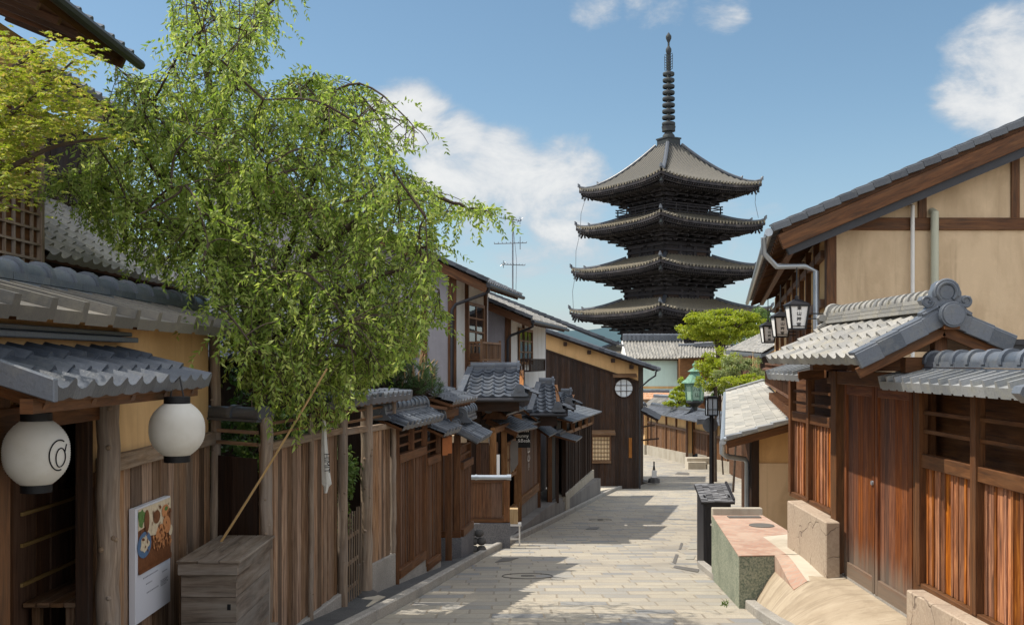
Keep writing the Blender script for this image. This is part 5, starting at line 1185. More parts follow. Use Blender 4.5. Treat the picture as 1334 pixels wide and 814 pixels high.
# door leaves
for k, (a, b) in enumerate(((11.02, 12.02), (9.98, 11.0))):
    m = MB(); planks(m, (4.03, a + .05), (4.03, b - .05), DZ + .18, DZ + .18, E_ - .36, E_ - .36, .165, .03, (-1, 0), .003, .003)
    lf = part('door_leaf', m, 'wood_door', ga, bev=.002)
    m = MB(); m.box(4.0, 4.05, a, a + .075, DZ + .02, E_ - .27); m.box(4.0, 4.05, b - .075, b, DZ + .02, E_ - .27); m.box(4.002, 4.048, a + .075, b - .075, DZ + .02, DZ + .20); m.box(4.002, 4.048, a + .075, b - .075, E_ - .40, E_ - .27); part('door_frame', m, 'wood_door', lf, bev=.003)
m = MB(); m.disc((4.0, 11.06, DZ + 1.25), (-1, 0, 0), .025, .02, 12); part('handle', m, 'pipe_metal', ga)
for y in (12.2, 9.82): m = MB(); post(m, 4.0 if y > 12 else 4.06, y, DZ - .1, E_ - .12, .15, .2); part('gate_post', m, 'wood_timber', ga, bev=.008)
m = MB(); m.bar((4.04, 9.2, E_ - .20), (4.04, 12.5, E_ - .20), .2, .16); part('lintel', m, 'wood_timber', ga, bev=.008)
m = MB(); m.bar((4.06, 9.9, E_ - 2.60), (4.06, 12.1, E_ - 2.60), .12, .06); part('threshold', m, 'granite', ga)
for y in (9.5, 11.0, 12.4): m = MB(); m.bar((3.72, y, E_ - .04), (4.45, y, E_ - .04), .13, .15); m.bar((4.06, y, E_ + .03), (4.06, y, E_ + .36), .12, .12, up=(0, 1, 0)); part('cross_beam', m, 'wood_timber', ga, bev=.006)
m = MB(); m.bar((4.06, 9.2, E_ + .36), (4.06, 12.6, E_ + .36), .14, .14); m.bar((3.50, 9.42, E_ + .06), (3.50, 12.4, E_ + .06), .1, .1); part('purlin', m, 'wood_timber', ga)
# gate roof
y0, y1 = 9.28, 12.55
O = V((4.03, y0, E_ + .44)); U = V((0, y1 - y0, 0)); VL = V((-.82, 0, -.43)); VR = V((.62, 0, -.28))
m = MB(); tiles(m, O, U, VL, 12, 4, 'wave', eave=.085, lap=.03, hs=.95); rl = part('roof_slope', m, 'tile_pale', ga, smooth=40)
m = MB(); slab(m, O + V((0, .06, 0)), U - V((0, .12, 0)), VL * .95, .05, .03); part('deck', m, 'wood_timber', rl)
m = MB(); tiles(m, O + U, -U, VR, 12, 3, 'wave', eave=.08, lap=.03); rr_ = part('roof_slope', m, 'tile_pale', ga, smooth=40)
m = MB(); slab(m, O + V((0, .06, 0)), U - V((0, .12, 0)), VR * .95, .05, .03); part('deck', m, 'wood_timber', rr_)
m = MB()
for Vd, n in ((VL, 4), (VR, 3)):
    m = MB()
    for k in range(n):
        a, b = O + Vd * (k / n), O + Vd * ((k + 1.04) / n); N = V((-Vd.z, 0, Vd.x)).normalized(); N = N if N.z > 0 else -N
        m.bar(a + V((0, -.015, 0)) - N * .02, b + V((0, -.015, 0)) - N * .012, .05, .15); m.bar(a + V((0, .05, 0)) + N * .058, b + V((0, .05, 0)) + N * .066, .16, .035)
    part('verge_tiles', m, 'tile_ridge', ga, bev=.006)
for Vd in (VL, VR):
    m = MB(); m.bar(O + V((0, .05, -.16)), O + Vd * .97 + V((0, .05, -.14)), .05, .10); part('bargeboard', m, 'wood_timber', ga, bev=.004)
m = MB(); ridge(m, O + V((0, .18, .02)), O + U + V((0, -.1, .02)), .26, .13, .075, .17, True, 3); part('ridge_cap', m, 'tile_pale', ga, smooth=40)
# ornamental ridge-end tile: cloud scroll plate round a moon, and the round end tile below it
def gate_oni(c, face, s):
    m = MB(); c = V(c); sd = V((1, 0, 0)) if face.y < 0 else V((-1, 0, 0)); up = V((0, 0, 1))
    pts = [(-.30, .02), (-.62, -.22), (-.95, -.36), (-.98, -.22), (-.78, -.10), (-.66, .05), (-.88, .08), (-.98, .24), (-.90, .40), (-.70, .44), (-.56, .36), (-.56, .55), (-.50, .68), (-.44, .86), (-.26, .99), (0, 1.04), (.26, .99), (.44, .86), (.50, .68), (.56, .55), (.56, .36), (.70, .44), (.90, .40), (.98, .24), (.88, .08), (.66, .05), (.78, -.10), (.98, -.22), (.95, -.36), (.62, -.22), (.30, .02)]
    m.prism([c + sd * x * s + up * y * s for x, y in pts], face * .09)
    def arcpts(cx, cy, r_, a0, a1, n=14): return [c + face * .09 + sd * (cx + r_ * math.cos(R(a0 + (a1 - a0) * k / n))) * s + up * (cy + r_ * math.sin(R(a0 + (a1 - a0) * k / n))) * s for k in range(n + 1)]
    m.tube(arcpts(0, .56, .36, -50, 230, 22), .026 * s / .3, 8); m.tube(arcpts(0, .56, .46, -20, 200, 22), .018 * s / .3, 8)
    for q in (1, -1):
        for r_, a0, a1 in ((.22, -160, 160),): m.tube([c + face * .09 + sd * q * (.72 + (r_ - .0004 * k * k) * math.cos(R(-170 + k * 22))) * s + up * (.22 + (r_ - .0005 * k * k) * math.sin(R(-170 + k * 22))) * s for k in range(20)], .016 * s / .3, 7)
        m.tube([c + face * .09 + sd * q * x * s + up * y * s for x, y in ((.34, .0), (.55, -.10), (.74, -.22), (.92, -.30))], .018 * s / .3, 7)
    m.lathe([(0.001, 0), (.0011, .001)], c, 3)
    dd = MB(); m.disc(c + up * .56 * s + face * .06, face, .27 * s, .035, 24)
    return m
o_ = part('ridge_end_tile', gate_oni((4.03, 9.34, E_ + .50), V((0, -1, 0)), .245), 'tile_ridge', ga, smooth=45, bev=.006)
m = MB(); m.disc((4.06, 9.34, E_ + .425), (0, -1, 0), .118, .17, 28); m.tube([(4.06, 9.165, E_ + .425), (4.06, 9.16, E_ + .425)], .10, 24); part('round_end_tile', m, 'tile_ridge', ga, smooth=40, bev=.004)
m = gate_oni((4.03, 12.42, E_ + .48), V((0, 1, 0)), .22); part('ridge_end_tile', m, 'tile_pale', ga, smooth=45)

def right_fence(name, label, ya, yb, posts, zrail, zbot, rails, woodm, base, capO, capU, capV, n, ridge_y, second=None):
    t = thing(name, label, 'fence', (4.02, (ya + yb) / 2, zbot - .6))
    m = MB(); planks(m, (4.02, ya), (4.02, yb), zbot, zbot, zrail, zrail, .135, .03, (-1, 0), .004, .003, .009); part('plank_panel', m, woodm, t, bev=.002)
    for y in posts: m = MB(); post(m, 3.99, y, zbot - .02, E_ - .12, .09, .10); part('post', m, 'wood_brown', t, bev=.004)
    m = MB(); m.box(3.965, 4.06, ya, yb, zrail - .0, zrail + .13); part('rail_beam', m, 'wood_timber', t, bev=.006)
    for z in rails: m = MB(); m.box(3.985, 4.02, ya, yb, z - .018, z + .018); part('rail', m, 'wood_timber', t)
    m = MB(); m.box(4.22, 4.26, ya - .6, yb + .6, zbot, E_ - .1); part('back_board', m, 'wood_brown', t)
    m = MB(); m.box(3.96, 4.10, ya, yb, zbot - .07, zbot - .002); part('sill', m, 'wood_timber', t, bev=.005)
    m = MB(); m.bar((4.0, ya, E_ - .16), (4.0, yb, E_ - .16), .12, .10); part('top_beam', m, 'wood_timber', t)
    m = MB(); m.prism(base, (0, 0, -1.0)); part('stone_base', m, 'cracked_stone', t, bev=.012)
    m = MB(); tiles(m, capO, capU, capV, n, 1, 'flat', eave=.085, lap=0, jit=.002); c_ = part('tile_cap', m, 'tile_mid', t)
    m = MB(); slab(m, capO + V((0, .02, 0)), capU - V((0, .04, 0)), capV * .95, .04, .03); part('deck', m, 'wood_timber', c_)
    return t, c_
f1_, c1_ = right_fence('board_fence', 'reddish plank fence left of the gate on a cracked stone base', 12.42, 14.25, (13.35, 14.2), E_ - .84, E_ - 1.85, (E_ - .42, E_ - .58), 'wood_red',
    [(3.76, 11.95, E_ - 1.93), (3.93, 11.95, E_ - 1.93), (3.93, 12.3, E_ - 1.93), (4.15, 12.32, E_ - 1.93), (4.15, 13.7, E_ - 1.90), (3.75, 13.6, E_ - 1.90)], V((4.06, 12.62, E_ - .05)), V((.0, 1.55, 0)), V((-.45, 0, -.13)), 7, None)
m = MB(); ridge(m, (4.08, 12.66, E_ - .08), (4.08, 14.1, E_ - .08), .2, .07, .06, .25, False); part('ridge_cap', m, 'tile_pale', c1_, smooth=40)
m = MB(); m.prism([(4.30, 12.6, E_ - .02), (3.62, 12.6, E_ - .14), (3.62, 12.6, E_ - .22), (3.80, 12.6, E_ - .25), (4.30, 12.6, E_ - .14)], (0, .05, 0)); part('verge_board', m, 'wood_timber', c1_)
f2_, c2_ = right_fence('board_fence', 'reddish plank fence right of the gate, nearest to us, under ringed ridge tiles', 6.6, 9.74, (8.55, 9.72, 7.3), E_ - 1.03, E_ - 2.15, (E_ - .50, E_ - .68), 'wood_red',
    [(3.80, 6.4, E_ - 2.17), (4.15, 6.4, E_ - 2.17), (4.15, 9.62, E_ - 2.20), (3.80, 9.62, E_ - 2.20)], V((3.92, 7.02, E_ - .115)), V((0, 2.75, 0)), V((-.33, 0, -.085)), 14, None)
m = MB(); ridge(m, (3.98, 6.2, E_ - .12), (3.98, 9.42, E_ - .12), .22, .115, .085, .27, True, 2); part('ridge_cap', m, 'tile_ridge', c2_, smooth=40)
m = MB(); m.prism([(3.96, 7.0, E_ - .10), (3.57, 6.98, E_ - .18), (3.55, 6.98, E_ - .23), (3.63, 7.0, E_ - .30), (3.75, 7.0, E_ - .26), (3.96, 7.0, E_ - .22)], (0, .12, 0)); m.tube([(3.66 + .03 * math.cos(R(a)) - .0002 * a, 6.985, E_ - .235 + .028 * math.sin(R(a))) for a in range(-30, 330, 30)], .006, 6); part('corner_tile', m, 'tile_ridge', c2_, bev=.006)
m = MB(); tiles(m, V((4.0, 9.42, E_ - .115)), V((0, -3.2, 0)), V((.5, 0, -.14)), 14, 1, 'flat', lap=0); part('back_slope', m, 'tile_pale', c2_)
m = MB(); m.bar((4.6, 9.5, E_ + .175), (8, 9.6, E_ + .175), .5, .05); m.bar((4.6, 9.32, E_ + .13), (8, 9.4, E_ + .13), .06, .08); 
single('lean_to_roof', m, 'metal_dark', 'dark flat lean-to edge behind the gate roof at the right', 'roof', (6, 9.5, E_ + .1))

# ------------------------------------------------------------------ big house with ochre gable
D5 = 16.2; XC = XX(1078, D5); bx, bz = XX(1005, D5 - .4), ZY(300, D5 - .4); S5 = .425; DB = .218
bh = thing('gable_house', 'big two storey house with ochre gable, brown timbers and vent pipes', 'house', (8, D5, zg(D5)))
def rk(x): return bz + S5 * (x - bx)
xr = 13.0
m = MB(); m.prism([(XC, D5, zg(D5)), (xr, D5, zg(D5)), (xr, D5, rk(xr) - .3), (XC, D5, rk(XC) - .30)], (DB * 19, 19, 0)); part('gable_wall', m, 'plaster_gable', bh)
def sb(d): return XC + DB * (d - D5)
m = MB(); m.box(XC - .02, XC + .14, D5 - .03, D5 + .1, E_ - 2, rk(XC) - .32); part('corner_post', m, 'wood_timber', bh, bev=.008)
for x in (1201, 1322): x_ = XX(x, D5); m = MB(); m.box(x_ - .07, x_ + .07, D5 - .03, D5 + .05, ZY(285, D5), rk(x_) - .34); part('gable_strut', m, 'wood_timber', bh, bev=.006)
m = MB(); m.box(XC + .14, xr, D5 - .04, D5 + .05, ZY(300, D5), ZY(284, D5)); part('tie_beam', m, 'wood_timber', bh, bev=.008)
m = MB(); x_ = XX(1220, D5); m.box(x_ - .02, x_ + .02, D5 - .02, D5 + .05, E_, ZY(301, D5)); part('wall_joint', m, 'wood_timber', bh)
m = MB(); x_ = XX(1186, D5); m.tube([(x_, D5 - .02, ZY(268, D5)), (x_, D5 - .09, ZY(269, D5)), (x_, D5 - .09, E_ - .5)], .032, 12); part('vent_pipe', m, 'pipe_white', bh, smooth=40)
m = MB(); x_ = XX(1214, D5); m.tube([(x_, D5 - .02, ZY(276, D5)), (x_, D5 - .11, ZY(277, D5)), (x_, D5 - .11, E_ - .5)], .062, 14); part('vent_pipe', m, 'pipe_green', bh, smooth=40)
# roof: we see its stepped verge, bargeboard and soffit
O = V((xr, D5 - .45, rk(xr))); Vd = V((bx, D5 - .45, bz)) - O; U = V((DB * 19.3, 19.3, 0))
m = MB(); tiles(m, O + U, -U, Vd, 70, 36, 'wave', eave=.06); rf = part('roof', m, 'tile_grey', bh, smooth=40)
m = MB(); slab(m, O, U, Vd * .985, .07, .03); part('soffit', m, 'wood_timber', rf)
m = MB(); nd = 34
for k in range(nd):
    a, b = O + Vd * (k / nd), O + Vd * ((k + 1.03) / nd); m.bar(a + V((0, -.06, .0)), b + V((0, -.06, .022)), .10, .105); m.bar(a + V((0, .04, .065)), b + V((0, .04, .085)), .26, .03)
part('verge_tiles', m, 'tile_dark', rf, bev=.006)
m = MB(); m.bar(O + V((0, -.03, -.245)), O + Vd + V((.12, -.03, -.20)), .07, .25); part('bargeboard', m, 'wood_timber', rf, bev=.008)
m = MB(); m.bar(O + V((0, .10, -.48)), O + Vd * .97 + V((.0, .10, -.44)), .10, .14); part('lower_bargeboard', m, 'metal_dark', rf)
m = MB()
for k in range(42):
    q = U * ((k + .4) / 42); m.bar(O + Vd + q + V((1.35, 0, 1.35 * S5 - .19)), O + Vd + q + V((.08, 0, -.12)), .06, .08)
for k, dx in ((0, 1.35), (1, .45)): m.bar(O + Vd + V((dx, .1, dx * S5 - .24)), O + Vd + U + V((dx, 0, dx * S5 - .24)), .12, .14)
part('rafter', m, 'wood_timber', bh)
m = MB(); e = O + Vd + V((-.06, -.02, -.04)); m.tube([e, e + U], .065, 10); m.tube([e + V((-.02, .25, -.05)), e + V((.0, .3, -.30)), e + V((.22, .38, -.50)), (XC - .35, D5 + .10, bz - .52), (XC - .14, D5 + .15, bz - .60), (XC - .14, D5 + .15, E_ - .6)], .046, 10); part('gutter', m, 'pipe_metal', bh, smooth=50)
# street face: posts, plaster bays, windows
m = MB(); quad_wall(m, (sb(16.3) - .012, 16.3), (sb(35) - .012, 35), E_ - 2, E_ - 2, rk(XC) - .45, rk(XC) - .45, .02, (-1, DB)); part('street_wall', m, 'plaster_ochre', bh)
for d in (17.6, 19.4, 21.2, 23.6, 26, 29, 32): m = MB(); post(m, sb(d) - .04, d, E_ - 2, rk(XC) - .4, .14, .16, -DB); part('street_post', m, 'wood_timber', bh)
m = MB()
for z in (.05, .95, 1.75): m.bar((sb(16.4) - .05, 16.4, E_ + z), (sb(35) - .05, 35, E_ + z), .09, .13)
part('street_beam', m, 'wood_timber', bh)
for a, b in ((19.5, 21.1), (21.4, 23.4), (24, 25.8)): window(bh, (sb(a) - .03, a), (sb(b) - .03, b), E_ + .15, E_ + .9, 8, 1, 'wood_timber', 'window_glass', (-1, DB), bw=.06, frame=.08)
m = MB(); a, b = V((sb(16.6) - .35, 16.6, E_ - .2)), V((sb(34) - .35, 34, E_ - .2)); slab(m, a + V((.4, 0, .15)), b - a, V((-.55, 0, -.22)), .05); lattice(m, (a.x, a.y), (b.x, b.y), E_ - .75, E_ - .1, 60, 1, .04, .03, .06, (-1, DB)); part('balcony_rail', m, 'wood_brown', bh)
for k in range(14): d = 17.0 + k * .62; m = MB(); m.box(sb(d) - .55, sb(d) - .3, d, d + .2, E_ - .98, E_ - .80); part('rafter_end', m, 'wood_brown', bh)

# hanging lanterns with the house name
def sign_lantern(px, py, d, label, H=.47, first=[None]):
    c = W(px, py, d); s = H / .52
    t = thing('hanging_lantern', label, 'lantern', (c.x, c.y, c.z - .26 * s), 'square white lanterns along the big house')
    m = MB(); zt, zb_ = c.z + .17 * s, c.z - .24 * s; wt, wb = .165 * s, .115 * s
    m.idx([(c.x - wb, c.y - wb, zb_), (c.x + wb, c.y - wb, zb_), (c.x + wb, c.y + wb, zb_), (c.x - wb, c.y + wb, zb_), (c.x - wt, c.y - wt, zt), (c.x + wt, c.y - wt, zt), (c.x + wt, c.y + wt, zt), (c.x - wt, c.y + wt, zt)],
          [(0, 1, 5, 4), (1, 2, 6, 5), (2, 3, 7, 6), (3, 0, 4, 7), (3, 2, 1, 0), (4, 5, 6, 7)])
    part('lamp_box', m, 'lit_panel', t)
    m = MB(); e = .02 * s
    for ax, ay in ((-1, -1), (1, -1), (1, 1), (-1, 1)): m.bar((c.x + ax * wb * 1.02, c.y + ay * wb * 1.02, zb_ - .01), (c.x + ax * wt * 1.02, c.y + ay * wt * 1.02, zt + .01), e * 1.5, e * 1.5, up=(0, 1, 0))
    for w__, z in ((wb, zb_), (wt, zt)):
        q = w__ * 1.03
        for p0, p1 in (((-q, -q), (q, -q)), ((q, -q), (q, q)), ((q, q), (-q, q)), ((-q, q), (-q, -q))): m.bar((c.x + p0[0], c.y + p0[1], z), (c.x + p1[0], c.y + p1[1], z), e * 1.3, e * 1.5)
    q = wb * 1.15; m.bar((c.x - q, c.y - q, zb_ + .05 * s), (c.x + q, c.y - q, zb_ + .05 * s), e * .6, e * .5)
    part('frame', m, 'metal_black', t)
    m = MB(); b = len(m.v); r_ = .26 * s; n = 4
    vs = [(c.x + r_ * math.cos(R(45 + 90 * k)) * 1.1, c.y + r_ * math.sin(R(45 + 90 * k)) * 1.1, zt + .02 * s) for k in range(4)] + [(c.x + .05 * s * math.cos(R(45 + 90 * k)), c.y + .05 * s * math.sin(R(45 + 90 * k)), zt + .12 * s) for k in range(4)]
    m.idx(vs, [(0, 1, 5, 4), (1, 2, 6, 5), (2, 3, 7, 6), (3, 0, 4, 7), (3, 2, 1, 0), (4, 5, 6, 7)])
    m.tube([(c.x, c.y, zt + .11 * s), (c.x, c.y, zt + .17 * s), (c.x, c.y, zt + .19 * s)], [.03 * s, .035 * s, .005], 8); part('roof', m, 'metal_dark', t)
    m = MB(); m.tube([(c.x, c.y, zt + .17 * s), (c.x, c.y, zt + .62)], .010, 6); m.bar((c.x, c.y, c.z - .05), (sb(c.y) - .03, c.y, c.z - .05), .02, .02); m.bar((c.x, c.y, c.z + .03), (sb(c.y) - .03, c.y, c.z + .03), .02, .02); part('hanger', m, 'metal_black', t)
    m = MB()
    for k, chh in enumerate('東山艸堂'):
        f = k / 3; z = c.z + .125 * s - f * .29 * s; wd = wt + (wb - wt) * ((zt - z) / (zt - zb_))
        m.text(chh, (c.x, c.y - wd - .004, z), (1, 0, 0), (0, 0, 1), .088 * s, bold=.022)
    part('lettering', m, 'ink', t)
sign_lantern(1038, 411, 16.0, 'nearest and largest white lantern with black characters under the big eave')
sign_lantern(1017, 424, 19.0, 'middle one of the three white lettered lanterns along the big house')
sign_lantern(1000.5, 434, 23.0, 'smallest and farthest white lettered lantern along the big house')

# ------------------------------------------------------------------ low house with shingle roof
DS = 19.0; shx0, shx1 = XX(945, DS), XX(1046, DS); SD = .215; LS = 20
lh = thing('low_house', 'low house with pale shingle roof and ochre wall below the big house', 'house', (5.5, DS, zg(DS)))
ze, zr = ZY(573, DS), ZY(544, DS)
O = V((shx1, DS, zr)); Vd = V((shx0, DS, ze)) - O; U = V((SD * LS, LS, .28))
m = MB(); rg = random.Random(4)
nvv = 7; nuu = 26
for j in range(nvv):
    u = -rg.random() * .04
    while u < 1:
        wd = rg.uniform(.03, .05); a, b = max(0, u), min(1, u + wd - .0012); o_ = rg.uniform(0, .012)
        if b > a:
            p = [O + U * a + Vd * (j / nvv), O + U * b + Vd * (j / nvv), O + U * b + Vd * ((j + 1.03) / nvv), O + U * a + Vd * ((j + 1.03) / nvv)]
            m.prism([p[0] + V((0, 0, .0)), p[1] + V((0, 0, .0)), p[2] + V((0, 0, .02 + o_)), p[3] + V((0, 0, .02 + o_))], (0, 0, -.02))
        u += wd
rf = part('shingle_roof', m, 'shingle_pale', lh)
m = MB(); slab(m, O, U, Vd * .99, .08, .03); part('deck', m, 'wood_timber', rf)
m = MB()
for k in range(5): a, b = O + Vd * (k / 5), O + Vd * ((k + 1.03) / 5); m.bar(a + V((0, -.02, .03)), b + V((0, -.02, .055)), .22, .07)
part('verge_tiles', m, 'tile_mid', rf, bev=.008)
m = MB(); m2 = O + U; m.bar(m2 + V((0, 0, .05)), m2 + Vd + V((0, 0, .05)), .3, .1); part('verge_tiles', m, 'tile_mid', rf, bev=.008)
m = MB(); m.bar(O + V((0, .02, -.12)), O + Vd * .98 + V((0, .02, -.10)), .06, .14); part('bargeboard', m, 'wood_timber', rf)
m = MB(); e = O + Vd + V((-.05, -.03, -.03)); m.tube([e, e + U], .06, 10); m.tube([O + V((0, -.09, .02)), e + V((0, -.05, .05))], .045, 8); m.tube([e + V((0, .1, 0)), e + V((0, .1, -.22)), e + V((.12, .25, -.30)), (XX(972, 19.6) - .02, 19.6, ze - .42), (XX(972, 19.6) + .03, 19.65, ze - .5), (XX(972, 19.6) + .03, 19.65, zg(19.6) + .2)], .05, 10); part('gutter', m, 'pipe_metal', lh, smooth=50)
x0 = XX(988, 19.5)
def srf(x): return ze + (zr - ze) * (x - shx0) / (shx1 - shx0) - .10
m = MB(); m.prism([(x0, 19.5, ZY(603, 19.5)), (6.6, 19.5, ZY(603, 19.5)), (6.6, 19.5, srf(6.6)), (x0, 19.5, srf(x0))], (0, .2, 0)); part('plaster_wall', m, 'plaster_ochre', lh); m = MB(); m.box(x0 - .0, 6.0, 19.46, 19.7, zg(19.5) - .2, ZY(603, 19.5)); part('base_wall', m, 'plaster_gable', lh)
m = MB(); planks(m, (x0 - .06, 19.55), (x0 - .06 + SD * 18, 37.5), zg(19.5) - .1, zg(37) - .1, ze - .06, ze + .2, .18, .05, (-1, SD)); part('plank_wall', m, 'wood_brown', lh)
m = MB(); m.box(x0 - .15, x0 + .0, 19.44, 19.6, zg(19.5) - .2, ze + .1); part('post', m, 'wood_dark', lh)

# ------------------------------------------------------------------ kiosk, lamp post, street covers
ks = thing('slatted_roof_kiosk', 'black wooden cabinet with rippled dark slat roof at the kerb', 'cabinet', (3.9, 19.2, zg(19)))
k0, k1, kd = XX(917, 18.9), XX(951, 18.9), 18.9; zk = zg(18.9); zt = ZY(652, 18.9)
m = MB(); planks(m, (k0, kd), (k1, kd), zk - .1, zk - .1, zt, zt, .17, .03, (0, -1), .002, .002); m.box(k0, k0 + .03, kd + .005, kd + .7, zk - .1, zt + .1); m.box(k1 - .03, k1, kd + .005, kd + .7, zk - .1, zt + .1); m.box(k0, k1, kd + .68, kd + .7, zk - .1, zt + .1); part('body', m, 'wood_black', ks, bev=.004)
m = MB(); m.box(k0 - .012, k0 + .05, kd - .03, kd + .03, zk - .1, zt); m.box(k1 - .05, k1 + .012, kd - .03, kd + .03, zk - .1, zt); m.box(k0 + .05, k1 - .05, kd - .025, kd + .02, zt - .12, zt); part('frame', m, 'wood_black', ks, bev=.004)
m = MB(); q0, q1 = k0 - .07, k1 + .07
for k in range(11):
    t0 = k / 11; y = kd - .14 + .72 * t0; z = zt + .01 + .24 * t0
    for j in range(5): xa = q0 + (q1 - q0) * j / 5; m.obox((xa + (q1 - q0) / 10, y + .05, z + random.uniform(-.006, .008)), ((q1 - q0) / 10 - .002, 0, random.uniform(-.006, .006)), (0, .045, .010), (0, 0, .012))
part('slat_roof', m, 'slat_grey', ks)
m = MB(); slab(m, (q0, kd + .60, zt + .235), (q1 - q0, 0, 0), (0, -.72, -.24), .05); m.bar((q1 - .02, kd - .12, zt + .03), (q1 - .02, kd + .60, zt + .27), .04, .06); part('roof_deck', m, 'wood_black', ks)
m = MB(); m.disc((k0 + .14, kd - .03, zk + .78), (0, -1, 0), .025, .01, 14); part('knob', m, 'lit_panel', ks)

lp_ = thing('street_lamp', 'slim black street lamp with glass lantern head behind the cabinet', 'street lamp', (XX(927, 35), 35, zg(35)))
lx = XX(927, 35)
m = MB(); m.lathe([(.14, 0), (.14, .9), (.10, .95), (.085, 1.0), (.075, ZY(541, 35) - zg(35))], (lx, 35, zg(35)), 14); part('pole', m, 'metal_black', lp_, smooth=40)
m = MB(); z0, z1 = ZY(540, 35), ZY(519, 35); hw = .175
for ax, ay in ((-1, -1), (1, -1), (1, 1), (-1, 1)): m.box(lx + ax * hw - .02, lx + ax * hw + .02, 35 + ay * hw - .02, 35 + ay * hw + .02, z0, z1)
m.box(lx - .2, lx + .2, 34.8, 35.2, z1, z1 + .05); m.box(lx - .15, lx + .15, 34.85, 35.15, z1 + .05, z1 + .09); m.box(lx - .19, lx + .19, 34.81, 35.19, z0 - .04, z0); m.box(lx - .012, lx + .012, 34.815, 34.83, z0, z1); m.box(lx - .17, lx + .17, 34.815, 34.828, z0 + .18, z0 + .2)
hd = part('lantern_head', m, 'metal_black', lp_); m = MB(); m.box(lx - .16, lx + .16, 34.84, 35.16, z0 + .005, z1 - .005); part('glass', m, 'lamp_glass', hd)
m = MB(); m.disc((XX(925, 35.4), 35.4, ZY(553, 35.4)), (0, -1, 0), .27, .05, 24); part('round_mirror_back', m, 'metal_grey', lp_, smooth=40)
m = MB(); m.obox((XX(916, 35.4), 35.4, ZY(549, 35.4)), (.22, 0, 0), (0, .03, 0), (0, 0, .09)); part('side_plate', m, 'metal_grey', lp_)
def flat_cover(name, label, cat, quad, mt, th_=.004, grp=None):
    m = MB(); ps = []
    for x, y in quad:
        d = 12.0
        for _ in range(60): d = (drop(d) - .0) * F / max(1, (y - CY)) if False else d
        lo, hi = 8.0, 70.0
        for _ in range(50):
            md = (lo + hi) / 2
            if drop(md) / md * F + CY > y: lo = md
            else: hi = md
        d = lo; ps.append(V((XX(x, d), d, zg(d) + .013)))
    m.prism(ps, (0, 0, th_)); return single(name, m, mt, label, cat, tuple(ps[0]), grp)
flat_cover('drain_grate', 'dark slotted drain grate at the right kerb', 'drain cover', [(877, 740), (909, 746), (911, 742), (879, 737)], 'cover_iron')
flat_cover('drain_slot', 'narrow dark iron strip in the paving, the one nearer to us at right', 'drain cover', [(876, 733), (880, 735), (884, 723), (880, 722)], 'cover_iron')
flat_cover('drain_slot', 'narrow dark iron strip in the paving, the one farther up the road at right', 'drain cover', [(884, 716), (887, 716), (890, 708), (887, 707)], 'cover_iron')
flat_cover('utility_cover', 'small stone utility cover beside the cabinet, the nearer one', 'utility cover', [(893, 729), (904, 729), (906, 724), (895, 724)], 'cover_stone')
flat_cover('utility_cover', 'small stone utility cover beside the cabinet, the farther one', 'utility cover', [(897, 716), (908, 716), (910, 708), (899, 708)], 'cover_stone')
flat_cover('manhole_cover', 'rectangular dark manhole cover by the left kerb, half in shade', 'manhole cover', [(645, 733), (664, 731), (676, 727), (655, 727)], 'cover_iron')
flat_cover('manhole_cover', 'small dark oblong manhole cover in the shaded part of the road', 'manhole cover', [(763, 690), (778, 690), (781, 687), (767, 687)], 'cover_iron')
flat_cover('manhole_cover', 'far dark manhole cover in the shadow at the bend', 'manhole cover', [(879, 618), (898, 619), (898, 616), (883, 615)], 'cover_iron')
def ring(px, py, rx, label, mt='cover_iron'):
    lo, hi = 8.0, 70.0
    for _ in range(50):
        md = (lo + hi) / 2
        if drop(md) / md * F + CY > py: lo = md
        else: hi = md
    d = lo; c = V((XX(px, d), d, zg(d) + .018)); r_ = rx / F * d; sl_ = (zg(d + .5) - zg(d - .5))
    m = MB(); m.tube([c + V((r_ * math.cos(R(a)), r_ * math.sin(R(a)), r_ * math.sin(R(a)) * sl_)) for a in range(0, 361, 12)], .006, 6, False); m.tube([c + V((r_ * .25 * math.cos(R(a)), r_ * .06 * math.sin(R(a)), .002)) for a in range(0, 361, 40)], .012, 5, False)
    return single('manhole_ring', m, mt, label, 'manhole cover', tuple(c))
ring(687, 751, 33, 'large round manhole rim in the nearest band of shade')
ring(782, 677.5, 15, 'small round manhole rim farther down the shaded road')
m = MB(); m.disc((3.84, 15.35, E_ - 2.533), (0, 0, 1), .19, .012, 28); single('manhole_cover', m, 'cover_iron', 'round brown iron manhole cover in the red paved forecourt', 'manhole cover', (3.84, 15.35, E_ - 2.533))
m = MB(); m.box(3.5, 4.02, 16.08, 16.24, E_ - 2.535, E_ - 2.515); single('drain_grate', m, 'cover_iron', 'long grey drain grate at the back of the red forecourt', 'drain cover', (3.8, 16.2, E_ - 2.53))
